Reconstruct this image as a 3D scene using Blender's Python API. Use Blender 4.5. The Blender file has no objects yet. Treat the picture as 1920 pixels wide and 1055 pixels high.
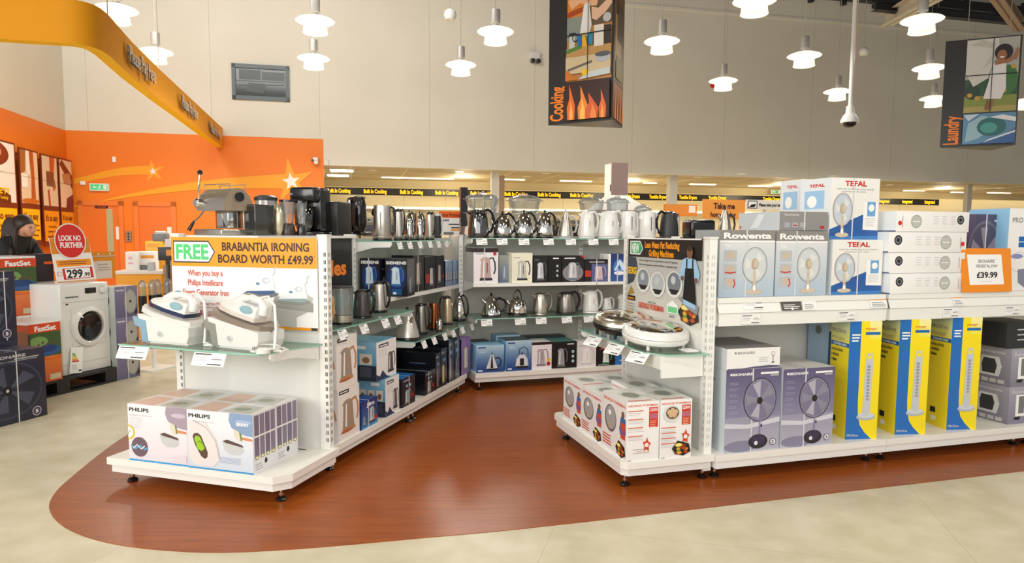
import bpy, bmesh, math, random
from mathutils import Vector, Matrix
random.seed(7)
PI = math.pi
C0 = bpy.context.scene
COL = C0.collection
# ------------------------------------------------------------------ camera
FPX, CX, CY, CAMH = 1303.0, 960.0, 550.0, 1.45
PITCH, ROLL = math.radians(4.877), math.radians(0.3626)
cp, sp, cr, sr = math.cos(PITCH), math.sin(PITCH), math.cos(ROLL), math.sin(ROLL)
RM = Matrix(((cr, -sr, 0), (sr, cr, 0), (0, 0, 1))) @ Matrix(((1, 0, 0), (0, -sp, -cp), (0, cp, -sp)))
cam_d = bpy.data.cameras.new('camera')
cam = bpy.data.objects.new('camera', cam_d); COL.objects.link(cam)
cam_d.sensor_width = 36; cam_d.lens = 36 * FPX / 1920
cam_d.shift_y = (CY - 527.5) / 1920
cam_d.clip_end = 200
M = Matrix.Identity(4)
for i in range(3):
    M[i][0] = RM[0][i]; M[i][1] = -RM[1][i]; M[i][2] = -RM[2][i]
M[2][3] = CAMH
cam.matrix_world = M
C0.camera = cam
# ------------------------------------------------------------------ world, view, daylight
w = bpy.data.worlds.new('world'); C0.world = w; w.use_nodes = True
w.node_tree.nodes['Background'].inputs[0].default_value = (0.93, 0.96, 1.0, 1)
w.node_tree.nodes['Background'].inputs[1].default_value = 0.36
vs = C0.view_settings
vs.view_transform = 'Standard'; vs.look = 'None'; vs.exposure = 0.30; vs.gamma = 1.0; vs.use_curve_mapping = False
C0.cycles.max_bounces = 7; C0.cycles.diffuse_bounces = 3; C0.cycles.glossy_bounces = 4
C0.cycles.transparent_max_bounces = 12; C0.cycles.transmission_bounces = 5
C0.cycles.sample_clamp_indirect = 4.0
def area(name, loc, target, sx, sy, power, col=(1, 1, 1)):
    l = bpy.data.lights.new(name, 'AREA'); l.shape = 'RECTANGLE'; l.size = sx; l.size_y = sy; l.energy = power; l.color = col
    o = bpy.data.objects.new(name, l); COL.objects.link(o); o.location = loc
    o.rotation_euler = (Vector(target) - Vector(loc)).to_track_quat('-Z', 'Y').to_euler()
    return o
area('daylight_shopfront_glazing', (-1.0, -5.5, 3.0), (0.3, 6, 0.2), 12, 3.0, 300, (1, 0.98, 0.95))
area('daylight_side_glazing', (-6.6, -1.5, 3.0), (-3, 12, 2.2), 5, 3, 260, (1, 0.97, 0.9))
area('added_wall_fill', (-5.0, 9.5, 7.5), (-5.6, 15.5, 4.6), 8, 3, 390, (1, 0.98, 0.94))  # added unseen area lamp brightening the upper left wall; no rooflight is modelled

# ------------------------------------------------------------------ helpers
def hexl(h):
    h = h.lstrip('#'); r = []
    for i in (0, 2, 4):
        c = int(h[i:i+2], 16) / 255
        r.append(c / 12.92 if c <= 0.04045 else ((c + 0.055) / 1.055) ** 2.4)
    return (*r, 1)
MATS = {}
def mat(h, rough=0.5, metal=0.0, coat=0.0, name=None):
    key = name or f'{h}_{rough}_{metal}_{coat}'
    if key in MATS: return MATS[key]
    m = bpy.data.materials.new('paint_' + key); m.use_nodes = True
    b = m.node_tree.nodes['Principled BSDF']
    b.inputs['Base Color'].default_value = hexl(h); b.inputs['Roughness'].default_value = rough
    b.inputs['Metallic'].default_value = metal; b.inputs['Coat Weight'].default_value = coat
    b.inputs['Coat Roughness'].default_value = 0.08
    MATS[key] = m; return m
def emis(h, s, name):
    m = bpy.data.materials.new(name); m.use_nodes = True
    b = m.node_tree.nodes['Principled BSDF']
    b.inputs['Base Color'].default_value = hexl(h); b.inputs['Emission Color'].default_value = hexl(h); b.inputs['Emission Strength'].default_value = s
    return m
def noisemat(name, c1, c2, scale, rough=0.5, metal=0.0, stretch=(1, 1, 1), detail=4, coat=0.0, bump=0.0, rotz=0.0):
    m = bpy.data.materials.new(name); m.use_nodes = True; nt = m.node_tree; b = nt.nodes['Principled BSDF']
    tc = nt.nodes.new('ShaderNodeTexCoord'); mp = nt.nodes.new('ShaderNodeMapping'); n = nt.nodes.new('ShaderNodeTexNoise'); r = nt.nodes.new('ShaderNodeValToRGB')
    mp.inputs['Scale'].default_value = stretch; mp.inputs['Rotation'].default_value = (0, 0, rotz)
    n.inputs['Scale'].default_value = scale; n.inputs['Detail'].default_value = detail
    r.color_ramp.elements[0].position = 0.3; r.color_ramp.elements[1].position = 0.7
    r.color_ramp.elements[0].color = hexl(c1); r.color_ramp.elements[1].color = hexl(c2)
    L = nt.links.new
    L(tc.outputs['Object'], mp.inputs[0]); L(mp.outputs[0], n.inputs['Vector']); L(n.outputs[0], r.inputs[0]); L(r.outputs[0], b.inputs['Base Color'])
    b.inputs['Roughness'].default_value = rough; b.inputs['Metallic'].default_value = metal; b.inputs['Coat Weight'].default_value = coat
    if bump:
        bp = nt.nodes.new('ShaderNodeBump'); bp.inputs['Strength'].default_value = bump; bp.inputs['Distance'].default_value = 0.002
        L(n.outputs[0], bp.inputs['Height']); L(bp.outputs[0], b.inputs['Normal'])
    return m
def clearmat(name, tint, gloss_rough=0.03, fac=0.12, solid=0.0, solidcol='ffffff'):
    # clear plastic / glass sheet: tinted transparency with a fresnel gloss and a little body colour
    m = bpy.data.materials.new(name); m.use_nodes = True; nt = m.node_tree; nt.nodes.clear(); L = nt.links.new
    out = nt.nodes.new('ShaderNodeOutputMaterial'); tr = nt.nodes.new('ShaderNodeBsdfTransparent'); gl = nt.nodes.new('ShaderNodeBsdfGlossy')
    tr.inputs[0].default_value = hexl(tint); gl.inputs['Roughness'].default_value = gloss_rough
    lw = nt.nodes.new('ShaderNodeLayerWeight'); lw.inputs[0].default_value = 0.35
    ma = nt.nodes.new('ShaderNodeMath'); ma.operation = 'MULTIPLY_ADD'; ma.inputs[1].default_value = 0.5; ma.inputs[2].default_value = fac
    L(lw.outputs['Fresnel'], ma.inputs[0])
    mx = nt.nodes.new('ShaderNodeMixShader'); L(ma.outputs[0], mx.inputs[0]); L(tr.outputs[0], mx.inputs[1]); L(gl.outputs[0], mx.inputs[2])
    last = mx
    if solid:
        df = nt.nodes.new('ShaderNodeBsdfDiffuse'); df.inputs[0].default_value = hexl(solidcol)
        m2 = nt.nodes.new('ShaderNodeMixShader'); m2.inputs[0].default_value = solid; L(mx.outputs[0], m2.inputs[1]); L(df.outputs[0], m2.inputs[2]); last = m2
    L(last.outputs[0], out.inputs[0])
    return m
WHITE = mat('efeee8', 0.35, 0, 0.2, 'white_enamel'); WHITE2 = mat('e4e3dd', 0.5, name='white_panel')
PAPER = mat('f4f3f0', 0.6, name='paper'); CARD = mat('f1efec', 0.35, 0, 0.3, 'white_carton'); INK = mat('1c1a1c', 0.4, name='ink'); INKG = mat('8c8a8c', 0.5, name='greyink')
INKL = mat('c4c2c4', 0.5, name='lightink')
BLACK = mat('0d0d0e', 0.25, 0, 0.5, 'black_plastic'); DGREY = mat('2c2d30', 0.4, name='dark_grey'); MGREY = mat('77797b', 0.4, name='mid_grey'); LGREY = mat('b9bbbc', 0.4, name='light_grey')
CHROME = mat('dedad2', 0.07, 1.0, name='chrome'); STEEL = mat('c4beb4', 0.33, 1.0, name='brushed_steel'); STEELD = mat('8d8982', 0.3, 1.0, name='dark_steel'); PEARL = mat('c9c4ba', 0.3, 0.7, name='pearl_paint')
WPLAS = mat('e6e5e0', 0.22, 0, 0.4, 'white_plastic'); ORANGE = mat('f0660f', 0.45, name='orange_paint'); YEL = mat('f5c800', 0.4, name='yellow'); AMB = mat('f39a0b', 0.45, name='amber')
RED = mat('c8201a', 0.4, name='red'); REDO = mat('d8461a', 0.4, name='redorange'); BLUE = mat('1767ad', 0.4, name='blue'); DBLUE = mat('14306f', 0.4, name='dark_blue'); LBLUE = mat('8fc3e6', 0.4, name='light_blue')
NAVY = mat('171c35', 0.3, 0, 0.4, 'navy'); GREEN = mat('2fae6a', 0.4, name='green'); PURP = mat('5b5474', 0.35, 0, 0.3, 'purple_grey'); COPPER = mat('a5603c', 0.2, 1.0, name='copper'); TAN = mat('c79a5a', 0.4, name='tan')
GLASS = clearmat('shelf_glass', 'eef7f2', 0.03, 0.05, 0.06, 'cfe6db'); GEDGE = mat('8fc9b4', 0.15, 0, 0.6, 'glass_edge'); CLEAR = clearmat('clear_plastic', 'e2e6e8', 0.05, 0.12, 0.10, 'e8ecee')
SMOKE = clearmat('smoked_glass', '8c8a8a', 0.03, 0.15)

class MB:
    def __init__(s): s.v = []; s.f = []; s.m = []; s.s = []; s.mats = []
    def mi(s, m):
        if m not in s.mats: s.mats.append(m)
        return s.mats.index(m)
    def add(s, vs, fs, m, smooth=False, T=None):
        o = len(s.v); k = s.mi(m)
        s.v += [tuple(T @ Vector(p)) if T else tuple(p) for p in vs]
        for f in fs: s.f.append([o + i for i in f]); s.m.append(k); s.s.append(smooth)
    def box(s, x0, y0, z0, x1, y1, z1, m, T=None, bev=0.0):
        if bev:
            bm = bmesh.new(); bmesh.ops.create_cube(bm, size=1)
            for v in bm.verts: v.co = Vector(((x0+x1)/2 + v.co.x*(x1-x0), (y0+y1)/2 + v.co.y*(y1-y0), (z0+z1)/2 + v.co.z*(z1-z0)))
            bmesh.ops.bevel(bm, geom=bm.edges[:], offset=bev, segments=3, affect='EDGES', profile=0.5)
            bm.verts.index_update()
            s.add([v.co[:] for v in bm.verts], [[v.index for v in f.verts] for f in bm.faces], m, True, T); bm.free(); return
        s.add([(x0,y0,z0),(x1,y0,z0),(x1,y1,z0),(x0,y1,z0),(x0,y0,z1),(x1,y0,z1),(x1,y1,z1),(x0,y1,z1)],
              [(0,3,2,1),(4,5,6,7),(0,1,5,4),(1,2,6,5),(2,3,7,6),(3,0,4,7)], m, False, T)
    def lathe(s, prof, m, n=28, T=None, sx=1, sy=1, smooth=True):
        vs = []; fs = []
        for r, z in prof:
            for i in range(n):
                a = 2*PI*i/n; vs.append((r*math.cos(a)*sx, r*math.sin(a)*sy, z))
        for j in range(len(prof)-1):
            for i in range(n):
                i2 = (i+1) % n; fs.append((j*n+i, j*n+i2, (j+1)*n+i2, (j+1)*n+i))
        if prof[0][0] > 1e-5: fs.append(list(range(n))[::-1])
        if prof[-1][0] > 1e-5: fs.append([(len(prof)-1)*n+i for i in range(n)])
        s.add(vs, fs, m, smooth, T)
    def tube(s, pts, r, m, n=8, T=None, rr=None, flat=1.0):
        pts = [Vector(p) for p in pts]; vs = []; fs = []; up = None
        for k, p in enumerate(pts):
            d = (pts[min(k+1, len(pts)-1)] - pts[max(k-1, 0)]).normalized()
            if up is None: up = Vector((0, 1, 0)) if abs(d.y) < 0.9 else Vector((1, 0, 0))
            a = d.cross(up).normalized(); b = a.cross(d).normalized(); up = b
            rad = rr[k] if rr else r
            for i in range(n):
                t = 2*PI*i/n; q = p + a*rad*math.cos(t) + b*rad*flat*math.sin(t); vs.append(q[:])
        for k in range(len(pts)-1):
            for i in range(n):
                i2 = (i+1) % n; fs.append((k*n+i, k*n+i2, (k+1)*n+i2, (k+1)*n+i))
        fs.append(list(range(n))[::-1]); fs.append([(len(pts)-1)*n+i for i in range(n)])
        s.add(vs, fs, m, True, T)
    def prism(s, poly, y0, y1, m, T=None, smooth=False):   # polygon in xz, extruded along y
        n = len(poly); vs = [(x, y0, z) for x, z in poly] + [(x, y1, z) for x, z in poly]
        fs = [list(range(n)), [n+i for i in range(n)][::-1]]
        s.add(vs, fs, m, False, T)
        s.add(vs, [(i, n+i, n+(i+1) % n, (i+1) % n) for i in range(n)], m, smooth, T)
    def prismz(s, poly, z0, z1, m, T=None):
        n = len(poly); vs = [(x, y, z0) for x, y in poly] + [(x, y, z1) for x, y in poly]
        fs = [list(range(n))[::-1], [n+i for i in range(n)]] + [(i, (i+1) % n, n+(i+1) % n, n+i) for i in range(n)]
        s.add(vs, fs, m, False, T)
    def build(s, name, parent=None, loc=(0,0,0), rot=0.0):
        me = bpy.data.meshes.new(name); me.from_pydata(s.v, [], s.f)
        for m in s.mats: me.materials.append(m)
        me.polygons.foreach_set('material_index', s.m); me.polygons.foreach_set('use_smooth', s.s); me.update()
        if any(s.s):
            try: me.set_sharp_from_angle(angle=math.radians(42))
            except Exception: pass
        o = bpy.data.objects.new(name, me); COL.objects.link(o); o.location = loc; o.rotation_euler = (0, 0, rot)
        if parent: o.parent = parent
        return o
TXT = {}
def textmesh(st, bold=0.02):
    bold = min(bold, 0.036); k = (st, bold)
    if k not in TXT:
        c = bpy.data.curves.new('t', 'FONT'); c.body = st; c.offset = bold; c.resolution_u = 3
        o = bpy.data.objects.new('t', c); me = o.to_mesh()
        vs = [tuple(v.co) for v in me.vertices]; fs = [list(p.vertices) for p in me.polygons]
        o.to_mesh_clear(); bpy.data.objects.remove(o); bpy.data.curves.remove(c)
        xs = [v[0] for v in vs] or [0, 1]
        x0, x1 = min(xs), max(xs); y0, y1 = 0.0, 0.72
        TXT[k] = ([((v[0]-x0)/(x1-x0), (v[1]-y0)/(y1-y0), 0) for v in vs], fs, (x1-x0)/(y1-y0))
    return TXT[k]
class G:   # flat print laid on a plane of a mesh: o = lower left corner, ex / ey unit directions, w x h metres
    def __init__(s, mb, o, ex, ey, w, h, lay=None, step=0.00012):
        s.mb = mb; s.o = Vector(o); s.ex = Vector(ex).normalized(); s.ey = Vector(ey).normalized(); s.w = w; s.h = h; s.n = s.ex.cross(s.ey)
        s.lay = lay if lay is not None else [1]; s.step = step
    def P(s, x, y, lift=0): return (s.o + s.ex*(x*s.w) + s.ey*(y*s.h) + s.n*(s.step*s.lay[0] + lift))[:]
    def poly(s, pts, m):
        s.mb.add([s.P(x, y) for x, y in pts], [list(range(len(pts)))], m); s.lay[0] += 1
    def rect(s, x0, y0, x1, y1, m): s.poly([(x0,y0),(x1,y0),(x1,y1),(x0,y1)], m)
    def ell(s, cx, cy, rx, ry, m, n=24): s.poly([(cx+rx*math.cos(2*PI*i/n), cy+ry*math.sin(2*PI*i/n)) for i in range(n)], m)
    def circ(s, cx, cy, r, m): s.ell(cx, cy, r, r*s.w/s.h, m)
    def stroke(s, pts, wd, m):   # wd in fraction of width
        q = [Vector((x*s.w, y*s.h)) for x, y in pts]; L = []; R = []
        for i, p in enumerate(q):
            d = (q[min(i+1, len(q)-1)] - q[max(i-1, 0)]); d = d.normalized() if d.length > 0 else Vector((1, 0))
            nn = Vector((-d.y, d.x)) * wd * s.w / 2; L.append(p+nn); R.append(p-nn)
        vs = [s.P(a.x/s.w, a.y/s.h) for a in L] + [s.P(a.x/s.w, a.y/s.h) for a in R]; n = len(q)
        s.mb.add(vs, [(i, n+i, n+i+1, i+1) for i in range(n-1)], m); s.lay[0] += 1
    def ring(s, cx, cy, rx, ry, wd, m, n=28): s.stroke([(cx+rx*math.cos(2*PI*i/n), cy+ry*math.sin(2*PI*i/n)) for i in range(n+1)], wd, m)
    def text(s, st, x, y, h, m, w=None, bold=0.02, center=False):  # h fraction of height; w fraction of width
        vs, fs, asp = textmesh(st, bold)
        W = w if w else h*s.h*asp/s.w
        if center: x = x - W/2
        s.mb.add([s.P(x + vx*W, y + vy*h) for vx, vy, _ in vs], fs, m); s.lay[0] += 1
    def lines(s, x, y, w, n, dy, th, m):
        for i in range(n):
            s.rect(x, y - i*dy, x + w*(0.72 + 0.28*random.random()), y - i*dy + th, m)
    def grad(s, x0, y0, x1, y1, c0, c1, n=8, rough=0.35):
        n = n*2
        def tohex(t):
            A = [int(c0[i:i+2], 16) for i in (0,2,4)]; B = [int(c1[i:i+2], 16) for i in (0,2,4)]
            return ''.join('%02x' % round(A[j]+(B[j]-A[j])*t) for j in range(3))
        L0 = s.lay[0]
        for i in range(n):
            s.lay[0] = L0
            s.rect(x0, y0+(y1-y0)*i/n, x1, y0+(y1-y0)*(i+1)/n, mat(tohex((i+0.5)/n), rough, 0, 0.3))
        s.lay[0] = L0 + 1
    def sub(s, x0, y0, x1, y1):
        g = G(s.mb, s.o + s.ex*(x0*s.w) + s.ey*(y0*s.h), s.ex, s.ey, (x1-x0)*s.w, (y1-y0)*s.h, s.lay, s.step); return g

def setp(o, label=None, cat=None, group=None, kind=None):
    if label: o['label'] = label
    if cat: o['category'] = cat
    if group: o['group'] = group
    if kind: o['kind'] = kind
    return o
def thing(name, label, cat, loc=(0,0,0), rot=0.0, group=None):
    o = bpy.data.objects.new(name, None); COL.objects.link(o); o.empty_display_size = 0.05; o.location = loc; o.rotation_euler = (0, 0, rot)
    return setp(o, label, cat, group)
def ray(x, y): return RM.transposed() @ Vector(((x-CX)/FPX, (y-CY)/FPX, 1))
def floorpt(x, y, z=0.0):
    d = ray(x, y); return Vector((0, 0, CAMH)) + d*((z-CAMH)/d.z)
class Frame:    # a run of shelving or a wall: u along it, v out of its face, z up
    def __init__(s, p, deg): s.p = Vector((p[0], p[1], 0)); s.a = math.radians(deg); s.U = Vector((math.cos(s.a), math.sin(s.a), 0)); s.V = Vector((math.sin(s.a), -math.cos(s.a), 0))
    def w(s, u, v, z=0.0): return s.p + s.U*u + s.V*v + Vector((0, 0, z))
    def on_v(s, x, y, v):
        d = ray(x, y); o = Vector((0, 0, CAMH)); t = (v - (o-s.p).dot(s.V)) / d.dot(s.V); q = o + d*t; return (q-s.p).dot(s.U), q.z
    def on_u(s, x, y, u):
        d = ray(x, y); o = Vector((0, 0, CAMH)); t = (u - (o-s.p).dot(s.U)) / d.dot(s.U); q = o + d*t; return (q-s.p).dot(s.V), q.z
    def on_z(s, x, y, z):
        q = floorpt(x, y, z); return (q-s.p).dot(s.U), (q-s.p).dot(s.V)
FA = Frame((-1.078, 4.067), 73.6)      # left run and its end bay
FB = Frame((-0.329, 6.314), 18.3)      # back run
FC = Frame((1.160, 4.025), 16.5)       # right run and its end bay
FP = Frame((-4.052, 5.962), 73.6)      # pallet row on the left
dW = 15.5
FW = Frame((ray(230, 400)*(dW/ray(230, 400).y)).to_2d(), 12.8)  # back wall
# ================================================================== SETTING
ZR = 7.7; ZB = 3.03; ZO = 3.63
u_c = FW.on_v(123, 244, 0)[0]; u_o = FW.on_v(606, 253, 0)[0]
# floor
fl = bpy.data.materials.new('cream_vinyl'); fl.use_nodes = True; nt = fl.node_tree; b = nt.nodes['Principled BSDF']; L = nt.links.new
tc = nt.nodes.new('ShaderNodeTexCoord'); n1 = nt.nodes.new('ShaderNodeTexNoise'); n1.inputs['Scale'].default_value = 5; n1.inputs['Detail'].default_value = 8
r1 = nt.nodes.new('ShaderNodeValToRGB'); r1.color_ramp.elements[0].color = hexl('c8bd9e'); r1.color_ramp.elements[1].color = hexl('d9cfb6'); r1.color_ramp.elements[0].position = 0.32; r1.color_ramp.elements[1].position = 0.68
bk = nt.nodes.new('ShaderNodeTexBrick'); bk.offset = 0; bk.inputs['Scale'].default_value = 1; bk.inputs['Brick Width'].default_value = 1.9; bk.inputs['Row Height'].default_value = 1.9; bk.inputs['Mortar Size'].default_value = 0.0015; bk.inputs['Mortar Smooth'].default_value = 0.1
bk.inputs['Color1'].default_value = (1,1,1,1); bk.inputs['Color2'].default_value = (1,1,1,1); bk.inputs['Mortar'].default_value = (0.72,0.68,0.6,1)
mp = nt.nodes.new('ShaderNodeMapping'); mp.inputs['Rotation'].default_value = (0,0,math.radians(14)); mp.inputs['Location'].default_value = (0.6,0.5,0)
mx = nt.nodes.new('ShaderNodeMix'); mx.data_type = 'RGBA'; mx.blend_type = 'MULTIPLY'; mx.inputs[0].default_value = 1
L(tc.outputs['Object'], n1.inputs[0]); L(n1.outputs[0], r1.inputs[0]); L(tc.outputs['Object'], mp.inputs[0]); L(mp.outputs[0], bk.inputs[0]); L(r1.outputs[0], mx.inputs[6]); L(bk.outputs[0], mx.inputs[7]); L(mx.outputs[2], b.inputs['Base Color'])
b.inputs['Roughness'].default_value = 0.38; b.inputs['Specular IOR Level'].default_value = 0.35
mb = MB(); mb.add([(-16,-8,0),(34,-8,0),(34,36,0),(-16,36,0)], [(0,1,2,3)], fl)
o = mb.build('floor'); setp(o, kind='structure')
# wood inlay
wm = bpy.data.materials.new('cherry_wood_vinyl'); wm.use_nodes = True; nt = wm.node_tree; b = nt.nodes['Principled BSDF']; L = nt.links.new
tc = nt.nodes.new('ShaderNodeTexCoord'); mp = nt.nodes.new('ShaderNodeMapping'); mp.inputs['Rotation'].default_value = (0,0,math.radians(-14)); mp.inputs['Scale'].default_value = (0.8, 9, 1)
n1 = nt.nodes.new('ShaderNodeTexNoise'); n1.inputs['Scale'].default_value = 3; n1.inputs['Detail'].default_value = 9; n1.inputs['Roughness'].default_value = 0.65
r1 = nt.nodes.new('ShaderNodeValToRGB'); e = r1.color_ramp.elements; e[0].position = 0.3; e[0].color = hexl('84400f'); e[1].position = 0.72; e[1].color = hexl('aa5a1c'); q = r1.color_ramp.elements.new(0.5); q.color = hexl('984b16')
mp2 = nt.nodes.new('ShaderNodeMapping'); mp2.inputs['Rotation'].default_value = (0,0,math.radians(-14)); bk = nt.nodes.new('ShaderNodeTexBrick'); bk.inputs['Scale'].default_value = 1; bk.inputs['Brick Width'].default_value = 0.92; bk.inputs['Row Height'].default_value = 0.152; bk.inputs['Mortar Size'].default_value = 0.0008
bk.inputs['Color1'].default_value = (1,1,1,1); bk.inputs['Color2'].default_value = (0.95,0.94,0.94,1); bk.inputs['Mortar'].default_value = (0.9,0.88,0.86,1)
mx = nt.nodes.new('ShaderNodeMix'); mx.data_type = 'RGBA'; mx.blend_type = 'MULTIPLY'; mx.inputs[0].default_value = 1
L(tc.outputs['Object'], mp.inputs[0]); L(mp.outputs[0], n1.inputs[0]); L(n1.outputs[0], r1.inputs[0]); L(tc.outputs['Object'], mp2.inputs[0]); L(mp2.outputs[0], bk.inputs[0]); L(r1.outputs[0], mx.inputs[6]); L(bk.outputs[0], mx.inputs[7]); L(mx.outputs[2], b.inputs['Base Color'])
b.inputs['Roughness'].default_value = 0.33; b.inputs['Specular IOR Level'].default_value = 0.4
edge = [(-2.10,8.6),(-2.52,6.6),(-2.72,5.2),(-2.746,4.862),(-2.69,4.45),(-2.61,4.05),(-2.555,3.82),(-2.48,3.633),(-2.392,3.50),(-2.256,3.358),(-2.107,3.248),(-1.921,3.152),(-1.709,3.086),(-1.472,3.050),(-1.281,3.047),(-1.048,3.073),(-0.79,3.124),(-0.401,3.214),(0.385,3.41),(3.196,4.22),(9,5.92),(8,10.5)]
def smoothpoly(p, k=4):
    out = []
    n = len(p)
    for i in range(n):
        if 1 <= i <= n-5:
            p0, p1, p2, p3 = p[i-1], p[i], p[i+1], p[(i+2) % n]
            for j in range(k):
                t = j/k
                out.append(tuple(0.5*((2*p1[c]) + (-p0[c]+p2[c])*t + (2*p0[c]-5*p1[c]+4*p2[c]-p3[c])*t*t + (-p0[c]+3*p1[c]-3*p2[c]+p3[c])*t**3) for c in (0,1)))
        else: out.append(p[i])
    return out
ep = smoothpoly(edge)
mb = MB(); mb.prismz(ep, 0.0, 0.003, wm)
o = mb.build('floor_wood_inlay'); setp(o, kind='structure')
# walls
WALLP = noisemat('painted_wall_cladding', 'ddd6c6', 'e4decf', 0.6, 0.6)
WALLO = noisemat('orange_wall_paint', 'f07a0c', 'f38414', 0.5, 0.5)
def wallbox(mb, F, u0, u1, v0, v1, z0, z1, m):   # local: x=u, y=-v
    mb.box(u0, -v1, z0, u1, -v0, z1, m)
mb = MB()
wallbox(mb, FW, u_c-0.2, u_o, -0.2, 0, 0, ZO, WALLO)
wallbox(mb, FW, u_c-0.2, u_o, -0.2, 0, ZO, 10.5, WALLP)
wallbox(mb, FW, u_o, 34, -0.2, 0, ZB, 10.5, WALLP)
for uj in (-0.62, 1.9, 4.25, 6.8, 9.4, 12, 14.6, 17.2, 19.8, 22.4):     # cladding joints
    wallbox(mb, FW, uj, uj+0.012, 0, 0.002, ZO if uj < u_o else ZB, 10.5, mat('c9c3b4', 0.6))
# painted comets on the orange paint
def comet(g, pts, wd0, wd1, m):
    n = len(pts); Lp = []; Rp = []
    for i, (x, y) in enumerate(pts):
        wv = (wd0 + (wd1-wd0)*i/(n-1))/2; Lp.append((x, y+wv)); Rp.append((x, y-wv))
    g.poly(Lp + Rp[::-1], m)
def star(g, cx, cy, R, r, rot, m, mbx=1):
    g.poly([(cx + (R if k % 2 == 0 else r)*math.cos(rot+k*PI/5)*mbx, cy + (R if k % 2 == 0 else r)*math.sin(rot+k*PI/5)) for k in range(10)], m)
def at2(x, y): return FW.on_v(x, y, 0)
g = G(mb, (0, 0, 0), (1,0,0), (0,0,1), 1, 1, step=0.003)
STARY = mat('f4a417', 0.5, name='comet_paint'); STARW = mat('efece4', 0.5, name='star_white')
comet(g, [at2(*p) for p in [(139,340),(170,333),(200,326),(230,321),(260,319),(284,319)]], 0.11, 0.20, STARY)
x, y = at2(287, 321); star(g, x, y, 0.27, 0.085, math.radians(98), STARY); star(g, x, y, 0.085, 0.035, math.radians(98), STARW)
comet(g, [at2(*p) for p in [(185,378),(240,367),(300,357),(360,349),(420,344),(480,341),(540,340)]], 0.02, 0.34, STARY)
x, y = at2(546, 340); star(g, x, y, 0.56, 0.18, math.radians(98), STARY); star(g, x, y, 0.21, 0.085, math.radians(98), STARW)
comet(g, [at2(*p) for p in [(139,388),(141,387),(146,386)]], 0.05, 0.05, STARY)
o = mb.build('wall_back', None, FW.w(0,0), FW.a); setp(o, kind='structure')
mb = MB()
# left wall runs from the corner towards the camera
pc = FW.w(u_c, 0); FL = Frame(pc[:2], 12.8-90)     # u towards the camera, v = into the room? fixed below
mb.box(-0.2, 0, 0, 9.6, 0.2, ZO, WALLO) if False else None
FLV = Frame(pc[:2], 102.8)                         # u away from the camera, v to the right (into the room)
mb.box(-10.5, 0, 0, 0, 0.2, 3.62, WALLO); mb.box(-10.5, 0, 3.62, 0, 0.2, 10.5, WALLP)
o = mb.build('wall_left', None, FLV.w(0,0), FLV.a); setp(o, kind='structure')
# roof with steelwork
ROOFM = mat('6d6a63', 0.7, name='roof_deck'); STRUT = mat('8b8578', 0.6, name='roof_steel')
mb = MB(); mb.box(-3, -24, ZR+0.62, 34, 0.2, ZR+0.7, ROOFM)
for k in range(24):
    yy = -0.9 - k*0.95; mb.box(-3, yy-0.04, ZR+0.42, 34, yy+0.04, ZR+0.62, STRUT)
for uu in [x0 for x0 in range(14, 34, 1)]: mb.box(uu-0.05, -0.14, ZR-0.02, uu+0.05, 0, ZR+0.5, DGREY)
mb.box(12, -0.25, ZR+0.1, 34, -0.02, ZR+0.34, DGREY)
o = mb.build('ceiling', None, FW.w(0,0), FW.a); setp(o, kind='structure')
def beam_px(p, q, d1, d2, name, th, m):
    a = Vector((0,0,CAMH)) + ray(*p)*(d1/ray(*p).y); c = Vector((0,0,CAMH)) + ray(*q)*(d2/ray(*q).y)
    d = c-a; T = Matrix.Translation(a) @ d.to_track_quat('X', 'Z').to_matrix().to_4x4(); ln = d.length
    mbb = MB(); mbb.box(0, -th*0.5, th*0.42, ln, th*0.5, th*0.5, m, T); mbb.box(0, -th*0.5, -th*0.5, ln, th*0.5, -th*0.42, m, T); mbb.box(0, -0.02, -th*0.5, ln, 0.02, th*0.5, m, T)
    ob = mbb.build(name); setp(ob, kind='structure'); return ob
STW = mat('d8cfbd', 0.5, name='beam_white')
beam_px((1662,38),(1780,-30),15.5,11.0,'ceiling_beam',0.26,STW)
beam_px((1912,50),(1862,-22),15.0,12.0,'ceiling_beam',0.2,mat('a98f78',0.5))
beam_px((1640,12),(1960,45),14.2,16.5,'ceiling_beam',0.16,DGREY)
# low-ceiling area behind the opening, far wall
FAR = 4.6
CEILP = mat('c9b58f', 0.7, name='ceiling_tile_cream'); FARW = noisemat('far_wall_paint', 'f2e6c0', 'f6ecd0', 0.7, 0.6)
mb = MB(); mb.box(u_o-0.4, 0.2, ZB, 34, FAR+0.4, ZB+0.1, CEILP)
for k in range(22):
    uu = u_o + 0.6 + k*1.35
    mb.box(uu, 0.25, ZB-0.006, uu+0.03, FAR-0.3, ZB, mat('e9ddbb', 0.6))
for k in range(3): mb.box(u_o, 0.9+k*1.3, ZB-0.005, 34, 0.93+k*1.3, ZB, mat('b5a37e', 0.6))
o = mb.build('ceiling_low_bay', None, FW.w(0,0), FW.a); setp(o, kind='structure')
mb = MB(); mb.box(u_o-0.4, FAR, 0, 34, FAR+0.2, 3.3, FARW)
for k in range(16): mb.box(u_o+0.9+k*1.27, FAR-0.003, 2.2, u_o+0.912+k*1.27, FAR, 3.0, mat('cfc29a', 0.6))
mb.box(u_o-0.4, FAR-0.5, ZB-0.22, 34, FAR-0.42, ZB, mat('d9c89c', 0.6))
o = mb.build('wall_far', None, FW.w(0,0), FW.a); setp(o, kind='structure')
mb = MB(); mb.box(u_o-0.4, 0.2, 0, u_o-0.2, FAR, ZB, WALLP); o = mb.build('wall_partition', None, FW.w(0,0), FW.a); setp(o, kind='structure')
WARM = emis('fff0cc', 3.2, 'cove_lamp')
def far_u(x, y=355): return FW.on_v(x, y, -FAR)
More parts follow.
